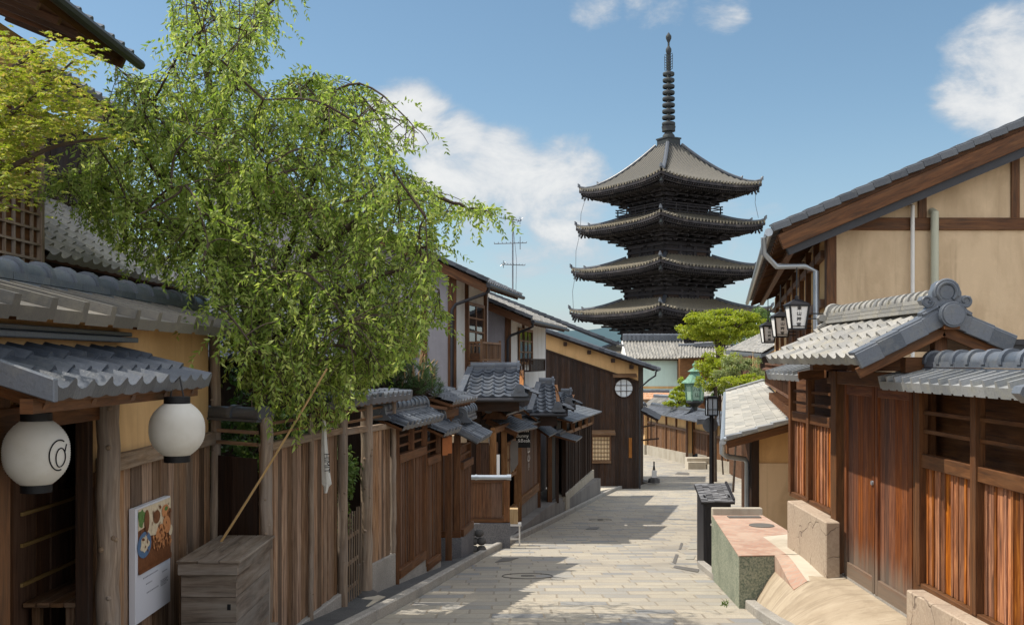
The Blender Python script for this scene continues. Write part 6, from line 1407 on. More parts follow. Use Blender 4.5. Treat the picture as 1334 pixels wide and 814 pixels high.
# ------------------------------------------------------------------ PAGODA
PD = 120.0; px_ = (871 - CX) / F * PD
pg = thing('pagoda', 'tall dark five storey wooden pagoda with a ringed metal spire', 'pagoda', (px_, PD, zg(PD)), rz=R(31.7))
Z0 = ZC - zg(PD)                                     # local height of the eye level
def rot4(k, p):
    x, y, z = p
    for _ in range(k): x, y = -y, x
    return (x, y, z)
def pag_roof(Rc, zc, Rt, zt, lift, hb, zbody):
    we, wt, ze = Rc / math.sqrt(2), Rt / math.sqrt(2), zc - lift
    m = MB(); NV = 10; step = .125
    nx = int(2 * we / step); nx += nx % 2
    xs = [-we + 2 * we * i / nx for i in range(nx + 1)]
    def zz(x, v): return zt - (zt - ze) * (1 - (1 - v) ** 1.5) + lift * (abs(x) / we) ** 3.2 * v ** 1.2
    for k in range(4):
        vs, fs = [], []
        for j in range(NV + 1):
            v = j / NV; w_ = wt + (we - wt) * v
            for i, x in enumerate(xs):
                xc_ = max(-w_, min(w_, x)); bumpz = (0, 0, .22, .17)[i % 4]
                vs.append(rot4(k, (xc_, -w_, zz(xc_, v) + bumpz)))
        W_ = len(xs)
        for j in range(NV):
            for i in range(nx): fs.append((j * W_ + i, (j + 1) * W_ + i, (j + 1) * W_ + i + 1, j * W_ + i + 1))
        m.idx(vs, fs)
        # round eave tile ends
        for i in range(2, nx, 4):
            x = xs[i]; z = zz(x, 1.0); m.idx([rot4(k, q) for q in ((x - .04, -we - .03, z - .12), (x + .18, -we - .03, z - .12), (x + .18, -we - .03, z + .20), (x - .04, -we - .03, z + .20))], [(0, 1, 2, 3)])
    rf = to_obj('roof', m, 'tile_pagoda', pg, local=True)
    for k in range(4):                                # hip ridges with upturned ends
        m = MB(); pts = []
        for j in range(13):
            v = j / 12; w_ = wt + (we - wt) * v; pts.append(rot4(k, (-w_ * 1.0, -w_, zz(-w_, v) + .20 + (.10 if j == 12 else 0))))
        m.tube(pts[:10], .24, 8); m.tube(pts[8:], .15, 8)
        for q in (pts[9], pts[12]): m.tube([V(q), V(q) + V((0, 0, .22)), V(q) * 1.0 + V((rot4(k, (-.10, -.10, .42))))], [.2, .17, .06], 7)
        to_obj('hip_ridge', m, 'tile_dark', rf, local=True, smooth=50)
    m = MB()
    for k in range(4):                                # eave edge, two rows of rafters, soffit
        for i in range(24):
            x0, x1 = -we + 2 * we * i / 24, -we + 2 * we * (i + 1) / 24; a, b = zz(x0, 1), zz(x1, 1)
            for d_, top, bot in ((.02, -.09, -.42), (.40, -.42, -.78)):
                m.idx([rot4(k, q) for q in ((x0, -we + d_, a + bot), (x1, -we + d_, b + bot), (x1, -we + d_, b + top), (x0, -we + d_, a + top))], [(0, 1, 2, 3)])
            xi0, xi1 = x0 * hb / we, x1 * hb / we
            m.idx([rot4(k, q) for q in ((x0, -we + .02, a - .30), (xi0, -hb, ze - .1), (xi1, -hb, ze - .1), (x1, -we + .02, b - .30))], [(0, 1, 2, 3)])
        n = int(we * 2 / .36)
        for i in range(n + 1):
            x = -we + .1 + (2 * we - .2) * i / n; z = zz(x, 1)
            inner = max(hb, abs(x)) if abs(x) > hb else hb
            if abs(x) < we - .4:
                a = V(rot4(k, (x, -we + .06, z - .56))); b = V(rot4(k, (x, -max(inner, we * .45), min(z, ze + .2) - .52))); m.bar(a, b, .13, .15)
                a = V(rot4(k, (x, -we + .75, z - .86))); m.bar(a, V(rot4(k, (x, -max(inner, we * .45), ze - .80))), .14, .16)
    to_obj('eaves', m, 'pagoda_wood', rf, local=True)
    m = MB(); NT_ = 4                                 # bracket tiers stepping out under the eaves
    for t_ in range(NT_):
        f = (t_ + .3) / NT_; h = hb + (we - hb) * .60 * f; z = zbody + (ze - .75 - zbody) * f; th_ = (ze - .75 - zbody) / NT_
        for k in range(4):
            m.obox(rot4(k, (0, -h, z + th_ * .62)), rot4(k, (h + .1, 0, 0)), rot4(k, (0, .10, 0)), (0, 0, th_ * .18))
            n = 3 + 2 * (t_ % 2) + t_ * 2
            for i in range(n):
                x = -h + 2 * h * i / (n - 1); m.obox(rot4(k, (x, -h - .05, z + th_ * .18)), rot4(k, (.20, 0, 0)), rot4(k, (0, .22, 0)), (0, 0, th_ * .2))
                m.bar(rot4(k, (x, -hb + .1, z)), rot4(k, (x, -h - .45, z + .05)), .2, .2)
    for k in range(4):                                # tail rafters
        for x in (-hb * .98, -hb * .33, hb * .33, hb * .98):
            for q, zz_ in ((.56, -.95), (.74, -.72)):
                m.bar(rot4(k, (x, -hb, zbody + .9)), rot4(k, (x, -hb - (we - hb) * q, ze + zz_)), .20, .24)
        for q, zz_ in ((.62, -.95), (.84, -.60)):
            h2 = hb + (we - hb) * q; m.bar(rot4(k, (-hb, -hb, zbody + .9)), rot4(k, (-h2, -h2, ze + zz_ + .25)), .24, .28)
    to_obj('brackets', m, 'pagoda_wood', pg, local=True)
    m = MB()
    for k in range(4):
        m.tube([V(rot4(k, (-we * .96, -we * .96, zc - .55))), V(rot4(k, (-we * .96, -we * .96, zc - .80)))], .02, 4); m.lathe([(.05, .0), (.12, -.12), (.16, -.40)][::-1], rot4(k, (-we * .96, -we * .96, zc - .78)), 8)
    to_obj('wind_bell', m, 'iron_patina', pg, local=True)
    m = MB()
    for k in range(4):
        for x in (-.66, 0, .66):
            for s_ in (-1, 1): m.obox(rot4(k, (x * hb + s_ * .38, -hb - .06, zbody + .28)), rot4(k, (.24, 0, 0)), rot4(k, (0, .03, 0)), (0, 0, .2))
    to_obj('plaster_infill', m, 'plaster_gable', pg, local=True)
def pag_body(hb, z0, z1):
    m = MB(); m.box(-hb, hb, -hb, hb, z0, z1)
    for k in range(4):
        for x in (-hb, -hb * .34, hb * .34, hb): m.tube([rot4(k, (x, -hb, z0)), rot4(k, (x, -hb, z1))], .26, 8)
        for z in (z0 + .15, z0 + (z1 - z0) * .55, z1 - .1): m.obox(rot4(k, (0, -hb - .1, z)), rot4(k, (hb + .25, 0, 0)), rot4(k, (0, .16, 0)), (0, 0, .14))
        m.obox(rot4(k, (0, -hb - .04, (z0 + z1) / 2)), rot4(k, (.05, 0, 0)), rot4(k, (0, .05, 0)), (0, 0, (z1 - z0) / 2))
    to_obj('storey', m, 'pagoda_wood', pg, local=True)
    m = MB()
    for k in range(4):
        for x in (-.67, .67): m.obox(rot4(k, (x * hb, -hb - .03, (z0 + z1) / 2 - .05)), rot4(k, (hb * .22, 0, 0)), rot4(k, (0, .03, 0)), (0, 0, (z1 - z0) * .22))
    to_obj('shutter', m, 'wood_dark', pg, local=True)
tiers = [(12.4, Z0 + 1.0, 5.5), (12.1, Z0 + 6.15, 5.15), (11.9, Z0 + 11.2, 4.8), (11.3, Z0 + 16.4, 4.4), (10.9, Z0 + 21.0, 4.1)]
zprev = 0.0
for i, (Rc, zc, hd) in enumerate(tiers):
    hb = hd / math.sqrt(2) * 1.06; last = i == 4
    zb_ = zc - 3.0
    pag_body(hb, zprev - .2, zb_ + .3)
    if last: zt = Z0 + 25.7; Rt = 1.5
    else: zt = zc + 1.05; Rt = tiers[i + 1][2] * 1.15
    pag_roof(Rc, zc, Rt, zt, .60, hb, zb_)
    zprev = zt
# balcony round the top storey
m = MB(); hb = 4.1 / math.sqrt(2) * 1.06 + 1.25; z = tiers[3][1] + .80
for k in range(4):
    for zz_ in (.35, .75, 1.05): m.bar(rot4(k, (-hb - .35, -hb, z + zz_)), rot4(k, (hb + .35, -hb, z + zz_)), .10, .10)
    for i in range(6): x = -hb + 2 * hb * i / 5; m.bar(rot4(k, (x, -hb, z)), rot4(k, (x, -hb, z + 1.1)), .12, .12, up=(0, 1, 0))
    m.obox(rot4(k, (0, -hb + .4, z + .02)), rot4(k, (hb, 0, 0)), rot4(k, (0, .5, 0)), (0, 0, .08))
to_obj('balcony_rail', m, 'pagoda_wood', pg, local=True)
# spire
m = MB(); zs = Z0 + 25.6; m.box(-.98, .98, -.98, .98, zs, zs + 1.0); m.box(-1.08, 1.08, -1.08, 1.08, zs + .95, zs + 1.12); m.box(-1.25, 1.25, -1.25, 1.25, zs - .1, zs + .12)
sp_ = to_obj('spire_base', m, 'iron_patina', pg, local=True)
m = MB(); zt_ = Z0 + 39.05
m.lathe([(.75, 0), (.72, .35), (.45, .7), (.45, .8), (.80, .85), (.78, 1.1), (.85, 1.45), (.30, 1.2), (.20, 1.3), (.20, zt_ - zs - 3.5), (.12, zt_ - zs - 2.3)], (0, 0, zs + 1.1), 16)
for yc, r_, h in ((66, .34, .48), (49, .34, .42)):
    z = Z0 + (CY - yc) / F * PD; m.lathe([(.08, -h - .3), (.22, -h), (r_, -h * .3), (r_, h * .3), (.2, h * .8), (.05, h + .15)], (0, 0, z), 12)
m.tube([(0, 0, zt_ - 3), (0, 0, zt_ - .2)], .12, 8)
to_obj('spire', m, 'iron_patina', pg, local=True, smooth=45)
for i in range(9):
    y = 97 + i * 8.1; z = Z0 + (CY - y) / F * PD; r_ = .70 + .012 * i; m = MB()
    m.lathe([(r_ - .06, -.20), (r_, -.12), (r_, .12), (r_ - .08, .2), (r_ - .14, .1), (r_ - .14, -.12)], (0, 0, z), 20, caps=False)
    for a in range(4): m.bar((0, 0, z), ((r_ - .1) * math.cos(R(90 * a + 20)), (r_ - .1) * math.sin(R(90 * a + 20)), z), .10, .14)
    to_obj('spire_ring', m, 'iron_patina', pg, local=True, smooth=45)
m = MB(); z0, z1 = Z0 + (CY - 92) / F * PD, Z0 + (CY - 72) / F * PD
for a in range(4):
    c, s_ = math.cos(R(90 * a + 20)), math.sin(R(90 * a + 20))
    for r_ in (.28, .52): m.tube([(r_ * c, r_ * s_, z0 + (.1 if r_ > .4 else 0)), (r_ * c * 1.05, r_ * s_ * 1.05, z1)], .035, 5)
    for t_ in range(7): z = z0 + (z1 - z0) * t_ / 6; m.tube([(.1 * c, .1 * s_, z), (.55 * c, .55 * s_, z + .12)], .04, 4)
to_obj('flame_finial', m, 'iron_patina', pg, local=True)
for sx_, k in ((-1, 3), (1, 1)):
    pass
m = MB()                                              # lightning conductor cables between the eaves
for (x0, y0), (x1, y1), d in (((763, 257), (756, 300), 121.5), ((756, 302), (750, 352), 121.5), ((750, 355), (747, 404), 121.5), ((985, 245), (988, 284), 117.5)):
    a, b = W(x0, y0, d), W(x1, y1, d); m.tube([a, a.lerp(b, .5) + V((-.25, 0, 0)), b], .03, 4)
to_obj('cable', m, 'metal_grey', pg)

# ------------------------------------------------------------------ FAR: wall at the bend and the houses behind it
fw = thing('boundary_wall', 'long board and plaster wall on stone footing facing the bend of the road', 'wall', tuple(W(905, 605, 69)))
P = [(836, 88), (845, 80), (896, 70.5), (934, 64.5), (966, 61), (1000, 58)]
pts = [(XX(x, d), d) for x, d in P]
ztop = E_ - 3.95
def seg(i, b0, b1, t0, t1, th_, off): 
    (xa, ya), (xb, yb) = pts[i], pts[i + 1]; t = V((xb - xa, yb - ya, 0)).normalized(); nr = V((t.y, -t.x, 0)); nr = nr if nr.y < 0 else -nr
    return (xa + nr.x * off, ya + nr.y * off), (xb + nr.x * off, yb + nr.y * off), nr
for i in range(5):
    gate_ = i == 2; off = -.5 if gate_ else 0
    A, B, nr = seg(i, 0, 0, 0, 0, 0, off); zs0, zs1 = zg(P[i][1]) + .75, zg(P[i + 1][1]) + .75
    m = MB(); quad_wall(m, A, B, zs0, zs1, ztop, ztop, .3, (nr.x, nr.y)); part('plaster_wall', m, 'plaster_ochre', fw)
    A2, B2, _ = seg(i, 0, 0, 0, 0, 0, off + .04); m = MB(); planks(m, A2, B2, zs0, zs1, ztop - .95, ztop - .95, .3, .03, (nr.x, nr.y), .005, .01, .02); part('plank_panel', m, 'wood_warm' if not gate_ else 'wood_brown', fw)
    A3, B3, _ = seg(i, 0, 0, 0, 0, 0, .16); m = MB(); quad_wall(m, A3, B3, zs0 - 1.2, zs1 - 1.2, zs0 - (.45 if gate_ else 0), zs1 - (.45 if gate_ else 0), .5 + (.6 if gate_ else 0), (nr.x, nr.y)); part('stone_footing', m, 'concrete', fw)
    m = MB(); A4, B4 = V((*A, 0)), V((*B, 0)); n = 4 if not gate_ else 2
    for k in range(n + 1): q = A4.lerp(B4, k / n); post(m, q.x + nr.x * .06, q.y + nr.y * .06, zs0 - .1, ztop, .14)
    m.bar(A4 + nr * .06 + V((0, 0, ztop - .95)), B4 + nr * .06 + V((0, 0, ztop - .95)), .14, .16); part('timber_frame', m, 'wood_timber', fw)
    a, b = V((*A, ztop)), V((*B, ztop)); m = MB(); O = a + V((0, 0, .42)) - nr * .3; ex = .75 if not gate_ else 1.3
    if (b - a).cross(nr).z > 0: tiles(m, O, b - a, nr * (ex + .3) + V((0, 0, -.50)), max(3, round((b - a).length / .3)), 4, 'wave')
    else: tiles(m, O + (b - a), a - b, nr * (ex + .3) + V((0, 0, -.50)), max(3, round((b - a).length / .3)), 4, 'wave')
    c_ = part('tile_cap', m, 'tile_grey', fw, smooth=40); m = MB(); slab(m, O, b - a, nr * ex + V((0, 0, -.45)), .1, .04); ridge(m, O + V((0, 0, -.03)), O + (b - a) + V((0, 0, -.03)), .3, .14, .1, .4, False); part('deck', m, 'tile_dark', c_)
m = MB(); q = W(914, 603, 66.5); m.box(q.x - 1.0, q.x + .8, q.y - .2, q.y + .6, q.z - .6, q.z + .35); m.box(q.x - 1.0, q.x + .2, q.y - .6, q.y - .2, q.z - .6, q.z + .12); part('step', m, 'concrete_light', fw)
# small roofs and rusty sheet behind that wall
def roofpatch(name, label, c4, n, nv, mt, prof='wave', cat='roof', wall_='wood_brown', zb_=None):
    a, b, c, d = [V(p) for p in c4]; t = thing(name, label, cat, tuple((c + d) / 2 + V((0, .5, -1.5))))
    m = MB(); tiles(m, a, b - a, d - a, n, nv, prof); part('roof', m, mt, t, smooth=40)
    m = MB(); lo = min(c.z, d.z) - 2.2; m.prism([d + V((.2, .4, -.05)), c + V((-.2, .4, -.05)), V((c.x - .2, c.y + .4, lo)), V((d.x + .2, d.y + .4, lo))], (0, 2.0, 0)); part('wall', m, wall_, t)
    m = MB(); ridge(m, a, b, .3, .16, .1, .4, False); part('ridge_cap', m, 'tile_ridge', t, smooth=40)
    return t
roofpatch('small_tiled_roof', 'small pale roof tucked between the dark house and the bush', [W(852, 517, 84), W(872, 518, 83), W(869, 530, 80), W(836, 530, 80)], 9, 4, 'tile_pale')
roofpatch('rusty_roof', 'low rust stained sheet roof below the green wall', [W(836, 511, 90), W(872, 511, 90), W(872, 520, 87), W(834, 520, 87)], 10, 4, 'rust', 'sheet', wall_='plaster_gable')
roofpatch('small_tiled_roof', 'tiled roof over the wall gate behind the street lamp', [W(912, 518, 80), W(940, 516, 79), W(945, 533, 75), W(898, 533, 76)], 10, 5, 'tile_grey')
roofpatch('small_tiled_roof', 'little tiled roof seen between lamp pole and shingle roof', [W(905, 503, 78), W(945, 500, 76), W(945, 516, 74), W(910, 517, 75)], 9, 4, 'tile_pale')
# green house
gh = thing('green_house', 'two storey house with pale green wall under a ribbed tiled roof', 'house', (XX(855, 97), 97, zg(97)))
A = W(818, 468, 97); B = W(893, 468, 97); m = MB(); m.box(A.x, B.x, 97, 103, zg(97), A.z + .2); part('wall', m, 'plaster_green', gh)
m = MB(); m.box(A.x - .1, B.x, 96.93, 97.0, ZY(506, 97), ZY(503, 97)); part('base_rail', m, 'plaster_ochre', gh)
O = W(806, 444, 100); U = W(886, 444, 100) - O; e = W(817, 467, 96.3); Vd = V((0, e.y - O.y, e.z - O.z)); O.x = A.x - .15; U = V((B.x - A.x + .45, 0, 0))
m = MB(); tiles(m, O, U, Vd, 19, 8, 'roll', eave=.1, hs=1.1); rf = part('roof', m, 'tile_pale', gh, smooth=40)
m = MB(); slab(m, O, U, Vd, .14, .05); part('deck', m, 'wood_dark', rf)
m = MB(); ridge(m, O + V((0, 0, 0)), O + U, .5, .55, .16, .35, True, 3)
for k in range(14): q = O + U * ((k + .5) / 14); m.box(q.x - .12, q.x + .12, q.y - .28, q.y - .2, q.z + .05, q.z + .6)
part('ridge_cap', m, 'tile_ridge', rf, smooth=40)
m = MB(); m.prism([(A.x - .02, 97.1, A.z + .1), (A.x - .02, 102.9, A.z + .1), (A.x - .02, 100, O.z - .1)], (-.1, 0, 0)); m.prism([O + V((-.15, 0, .0)), O + Vd + V((-.15, 0, 0)), O + Vd + V((-.15, 0, -.3)), O + V((-.15, 0, -.3))], (.12, 0, 0)); part('white_gable', m, 'plaster_white', gh)
# connecting roof with brown wall
roofpatch('connecting_roof', 'low tiled roof joining the green house to the house on its right', [W(884, 451, 98), W(952, 449, 96), W(952, 463, 94), W(884, 466, 95)], 18, 5, 'tile_pale', 'roll', wall_='wood_warm')
m = MB(); ridge(m, W(905, 452, 97), W(952, 450, 95), .4, .35, .12, .4, False); o = single('roof_ridge', m, 'tile_dark', 'short dark ridge standing on the low connecting roof', 'ridge tiles', tuple(W(928, 452, 96)), smooth=40)
# house at the right with big pale roof plane
rh = thing('pale_roof_house', 'house with broad sunlit pale tile roof below the hanging lanterns', 'house', tuple(W(985, 500, 57)))
a, b, c, d = W(1006, 428, 64), W(1075, 410, 58), W(992, 460, 54), W(946, 456, 62)
m = MB(); tiles(m, a, b - a, d - a, 14, 14, 'wave'); 
m = MB(); N_ = 26; K_ = 22
def bil(u, v_): return a.lerp(b, u).lerp(d.lerp(c, u), v_)
for i in range(N_):
    for j in range(K_):
        u0, u1, v0, v1 = i / N_, (i + 1) / N_, j / K_, (j + 1.05) / K_
        nn = (b - a).cross(d - a).normalized(); nn = nn if nn.z > 0 else -nn; h = .05 + random.uniform(-.006, .006)
        um = (u0 + u1) / 2
        m.idx([bil(u0, v0), bil(um, v0) + nn * .06, bil(u1, v0), bil(u0, v1) + nn * h * .5, bil(um, v1) + nn * (.06 + h * .5), bil(u1, v1) + nn * h * .5], [(0, 1, 4, 3), (1, 2, 5, 4)])
part('roof', m, 'tile_pale', rh)
m = MB(); q0, q1 = d + V((.1, 0, -.1)), c + V((.1, 0, -.1)); m.bar(q0, q1, .25, .16); m.prism([a + V((0, 0, -.15)), b + V((0, 0, -.15)), c + V((0, 0, -.15)), d + V((0, 0, -.15))], (0, 0, -.1)); part('eave_board', m, 'tile_dark', rh)
m = MB(); w0 = W(982, 459, 55.4); m.prism([(w0.x, 55.6, zg(56)), (XX(1040, 56), 55.6, zg(56)), (XX(1040, 56), 55.6, w0.z + 1.2), (w0.x, 55.6, w0.z)], (1.0, 7, 0)); part('wall', m, 'plaster_ochre', rh)
m = MB(); m.box(XX(991, 55.5), XX(1006, 55.5), 55.45, 55.6, ZY(505, 55.5), ZY(462, 55.5)); part('side_boards', m, 'wood_dark', rh)
m = MB(); m.prism([(XX(950, 62), 62, zg(60)), (w0.x, 56, zg(60)), (w0.x, 56, w0.z - .1), (XX(950, 62), 62, ZY(462, 62))], (.4, .3, 0)); part('side_wall', m, 'wood_brown', rh)
# green copper lantern on its post
gl = thing('copper_lantern', 'big green copper street lantern with tiered roof rising from the bushes', 'street lamp', (XX(905, 72), 72, zg(72)))
gx = XX(905, 72); s = 72 / F
def gz(y): return ZY(y, 72)
m = MB(); m.lathe([(.22, 0), (.20, gz(530) - zg(72)), (.62, gz(524) - zg(72)), (.60, gz(521) - zg(72))], (gx, 72, zg(72)), 12); part('post', m, 'iron_patina', gl, smooth=40)
m = MB(); m.lathe([(10.0 * s, gz(522) - gz(522)), (12.2 * s, gz(500) - gz(522))], (gx, 72, gz(522)), 6); bd = part('body', m, 'copper_pale', gl)
m = MB()
for k in range(6):
    a = R(60 * k); m.bar((gx + 10.2 * s * math.cos(a), 72 + 10.2 * s * math.sin(a), gz(522)), (gx + 12.4 * s * math.cos(a), 72 + 12.4 * s * math.sin(a), gz(500)), .10, .10)
m.lathe([(10.8 * s, -.12), (10.8 * s, .1)], (gx, 72, gz(522)), 6); m.lathe([(12.8 * s, -.1), (12.8 * s, .1)], (gx, 72, gz(501)), 6); part('ribs', m, 'copper_green', bd)
m = MB(); n_ = V((.0, -1, 0)); m.text('八坂', (gx + .12, 72 - 11.0 * s * .87 - .03, gz(507)), (1, 0, .0), (0, 0, 1), .34); m.text('山', (gx + .12, 72 - 10.4 * s * .87 - .03, gz(514)), (1, 0, 0), (0, 0, 1), .42); part('lettering', m, 'ink', bd)
m = MB(); m.lathe([(12 * s, -.05), (17.5 * s, 0), (17.0 * s, .08), (12 * s, .28), (8.0 * s, .55), (6.0 * s, .70), (5.6 * s, .82), (9.6 * s, .84), (5.5 * s, .98), (2.4 * s, 1.10), (2.2 * s, 1.2), (3.4 * s, 1.25), (3.2 * s, 1.36), (1.2 * s, 1.45), (.1 * s, 1.58)], (gx, 72, gz(499)), 6); part('roof', m, 'copper_green', gl)
# ------------------------------------------------------------------ VEGETATION
nr_ = np.random.default_rng(11)
def inpoly(poly, x, y):
    c = False; n = len(poly); j = n - 1
    for i in range(n):
        xi, yi = poly[i]; xj, yj = poly[j]
        if (yi > y) != (yj > y) and x < (xj - xi) * (y - yi) / (yj - yi) + xi: c = not c
        j = i
    return c
def leaf_mesh(name, mt, P, D, L, Wd, parent, fold=.18, up=None, curl=.15):
    """kite shaped leaves: P base points, D directions; every leaf a mesh island"""
    N = len(P); D = D / np.linalg.norm(D, axis=1, keepdims=True)
    rnd = nr_.normal(size=(N, 3)) if up is None else up + nr_.normal(size=(N, 3)) * .55
    S = np.cross(D, rnd); S /= np.linalg.norm(S, axis=1, keepdims=True) + 1e-9; Nn = np.cross(S, D)
    L = L[:, None]; Wd = Wd[:, None]
    v0 = P; mid = P + D * L * .42; v1 = mid + S * Wd * .5 + Nn * Wd * fold; v3 = mid - S * Wd * .5 + Nn * Wd * fold; v2 = P + D * L - Nn * L * curl
    vs = np.stack([v0, v1, v2, v3], 1).reshape(-1, 3)
    inv = np.array(world_of(parent).inverted()); vs = vs @ inv[:3, :3].T + inv[:3, 3]
    me = bpy.data.meshes.new(name); me.vertices.add(4 * N); me.vertices.foreach_set('co', vs.ravel())
    me.loops.add(4 * N); me.loops.foreach_set('vertex_index', np.arange(4 * N, dtype=np.int32))
    me.polygons.add(N); me.polygons.foreach_set('loop_start', np.arange(0, 4 * N, 4, dtype=np.int32))
    me.update(calc_edges=True); me.validate(); me.materials.append(M[mt])
    o = bpy.data.objects.new(name, me); COL.objects.link(o); o.parent = parent
    return o
def resample(pts, n):
    pts = [V(p) for p in pts]; out = []
    for i in range(n):
        t = i / (n - 1) * (len(pts) - 1); k = min(int(t), len(pts) - 2); f = t - k
        p0, p1, p2, p3 = pts[max(k - 1, 0)], pts[k], pts[k + 1], pts[min(k + 2, len(pts) - 1)]
        out.append(.5 * ((2 * p1) + (p2 - p0) * f + (2 * p0 - 5 * p1 + 4 * p2 - p3) * f * f + (3 * p1 - p0 - 3 * p2 + p3) * f ** 3))
    return out
# ---- the weeping tree
OUT = [(222, -25), (375, -25), (362, 30), (338, 75), (345, 112), (372, 108), (400, 92), (470, 108), (505, 132), (562, 185), (545, 200), (520, 195), (515, 215), (560, 238), (610, 262), (645, 272), (640, 284), (600, 284), (560, 290), (585, 330), (565, 365), (588, 415), (560, 425), (548, 450), (520, 480), (490, 500), (470, 520), (450, 545), (425, 562), (400, 560), (385, 585), (360, 590), (345, 560), (330, 520), (316, 500), (300, 440), (272, 385), (225, 372), (185, 345), (135, 308), (92, 282), (52, 255), (95, 215), (120, 190), (135, 150), (150, 85), (195, 98), (235, 70), (220, 30)]
wt_ = thing('weeping_tree', 'big fresh green weeping tree hanging over the roof and the plank fence', 'tree', (-3.0, 12.1, zg(12.1)))
limbs = [
    ([(322, 760, 12.1), (328, 640, 12.1), (338, 520, 12.15), (330, 420, 12.1), (302, 335, 12.0), (286, 245, 11.9), (284, 150, 11.8), (268, 85, 11.7), (255, 30, 11.6), (248, -30, 11.6)], .13, .018),
    ([(285, 175, 11.8), (302, 110, 11.7), (322, 55, 11.6), (352, 8, 11.5), (362, -20, 11.5)], .04, .010),
    ([(332, 430, 12.1), (372, 335, 11.7), (402, 250, 11.4), (420, 180, 11.2), (432, 125, 11.1), (480, 112, 11.0), (540, 165, 10.8)], .045, .006),
    ([(335, 400, 12.0), (410, 330, 11.2), (480, 275, 10.9), (545, 250, 10.7), (600, 268, 10.6), (635, 276, 10.6)], .06, .008),
    ([(312, 350, 12.0), (232, 262, 11.3), (172, 180, 10.9), (132, 160, 10.8)], .05, .010),
    ([(308, 340, 11.9), (205, 290, 10.9), (130, 240, 10.5), (85, 235, 10.4)], .05, .010),
    ([(335, 460, 12.1), (385, 420, 10.9), (450, 385, 10.5), (530, 350, 10.3), (570, 380, 10.2)], .05, .010),
    ([(338, 490, 12.1), (370, 470, 10.9), (430, 450, 10.4), (480, 470, 10.3)], .04, .010),
    ([(284, 200, 11.8), (340, 150, 11.5), (395, 115, 11.3), (410, 95, 11.3)], .04, .008),
    ([(300, 310, 12.0), (262, 250, 11.2), (205, 150, 11.0), (185, 105, 11.0)], .04, .008),
    ([(330, 430, 12.1), (360, 400, 13.2), (430, 300, 13.6), (470, 230, 13.6)], .05, .01)]
tm = MB(); LP = []; LIMB = []
for pts, r0, r1 in limbs:
    q = resample([W(*p) for p in pts], 26); q = [p + V((random.gauss(0, .012), random.gauss(0, .012), random.gauss(0, .012))) for p in q]
    tm.tube(q, [r0 + (r1 - r0) * (i / 25) ** .8 for i in range(26)], 8); LP += q[5 if r0 > .1 else 2:]
LIMB = list(LP)
n_ = 0
for _ in range(4000):                                  # secondary limbs reaching the empty parts of the crown
    if n_ >= 85: break
    x, y = random.uniform(60, 620), random.uniform(0, 470)
    if not inpoly(OUT, x, y): continue
    s = W(x, y, 11.2 - (y > 350) * .5 + random.gauss(0, .75)); ds_ = [(p - s).length for p in LP]; k = min(range(len(LP)), key=lambda i: ds_[i])
    if not .55 < ds_[k] < 1.5: continue
    b = LP[k]; mid = b.lerp(s, .5) + V((random.gauss(0, .06), random.gauss(0, .06), .12 * ds_[k])); q = resample([b, mid, s], 9)
    if not all(inpoly(OUT, CX + p.x / p.y * F, CY - (p.z - ZC) / p.y * F) for p in q): continue
    tm.tube(q, [.016 - .0012 * i for i in range(9)], 5); LP += q[3:]; n_ += 1
LPa = np.array([tuple(p) for p in LP])
P_, D_, L_, W_ = [], [], [], []
nt_ = 0; tries = 0
while nt_ < 1350 and tries < 16000:
    tries += 1
    x, y = random.uniform(55, 640), random.uniform(-40, 500)
    if not inpoly(OUT, x, y): continue
    base = LPa[random.randrange(len(LPa))]
    dd = 11.2 - (y > 350) * .5 + random.gauss(0, .75)
    s = W(x, y, dd); dist = np.linalg.norm(LPa - np.array(tuple(s)), axis=1); k = int(dist.argmin())
    if dist[k] > .62: continue
    b = LP[k]; mid = b.lerp(s, .55) + V((0, 0, .06 * dist[k] + .01))
    if not inpoly(OUT, CX + mid.x / mid.y * F, CY - (mid.z - ZC) / mid.y * F): continue
    tm.tube(resample([b, mid, s], 6), [.007, .006, .0055, .005, .0045, .004], 4)
    # hanging twig
    h = (s - b); h.z = 0; h = h.normalized() if h.length > .01 else V((1, 0, 0)); h = (h + V((random.gauss(0, .5), random.gauss(0, .5), 0))).normalized()
    v = h * random.uniform(.5, 1.0) + V((0, 0, random.uniform(-.15, .35))); p = s.copy(); ln = random.uniform(.35, 1.15) * (1.35 if y > 300 and x > 330 else 1.0); tw = [p.copy()]; st = .045
    while ln > 0:
        v = (v * .93 + V((random.gauss(0, .05), random.gauss(0, .05), -.085))); p = p + v.normalized() * st; ln -= st
        ix, iy = CX + p.x / p.y * F, CY - (p.z - ZC) / p.y * F
        if not inpoly(OUT, ix, iy): break
        tw.append(p.copy())
    if len(tw) < 4: continue
    nt_ += 1
    tm.tube(tw, [.0045 - .003 * i / len(tw) for i in range(len(tw))], 3)
    for i in range(1, len(tw)):
        t = (tw[i] - tw[i - 1]).normalized()
        for sgn in (1, -1):
            if random.random() < .10: continue
            sd = t.cross(V((random.gauss(0, 1), random.gauss(0, 1), random.gauss(0, 1)))).normalized()
            q = tw[i] + t * random.uniform(-.02, .02); P_.append(tuple(q)); D_.append(tuple(t * .55 + sd * .75 * sgn + V((0, 0, -.30)))); L_.append(random.uniform(.045, .092)); W_.append(L_[-1] * random.uniform(.28, .42))
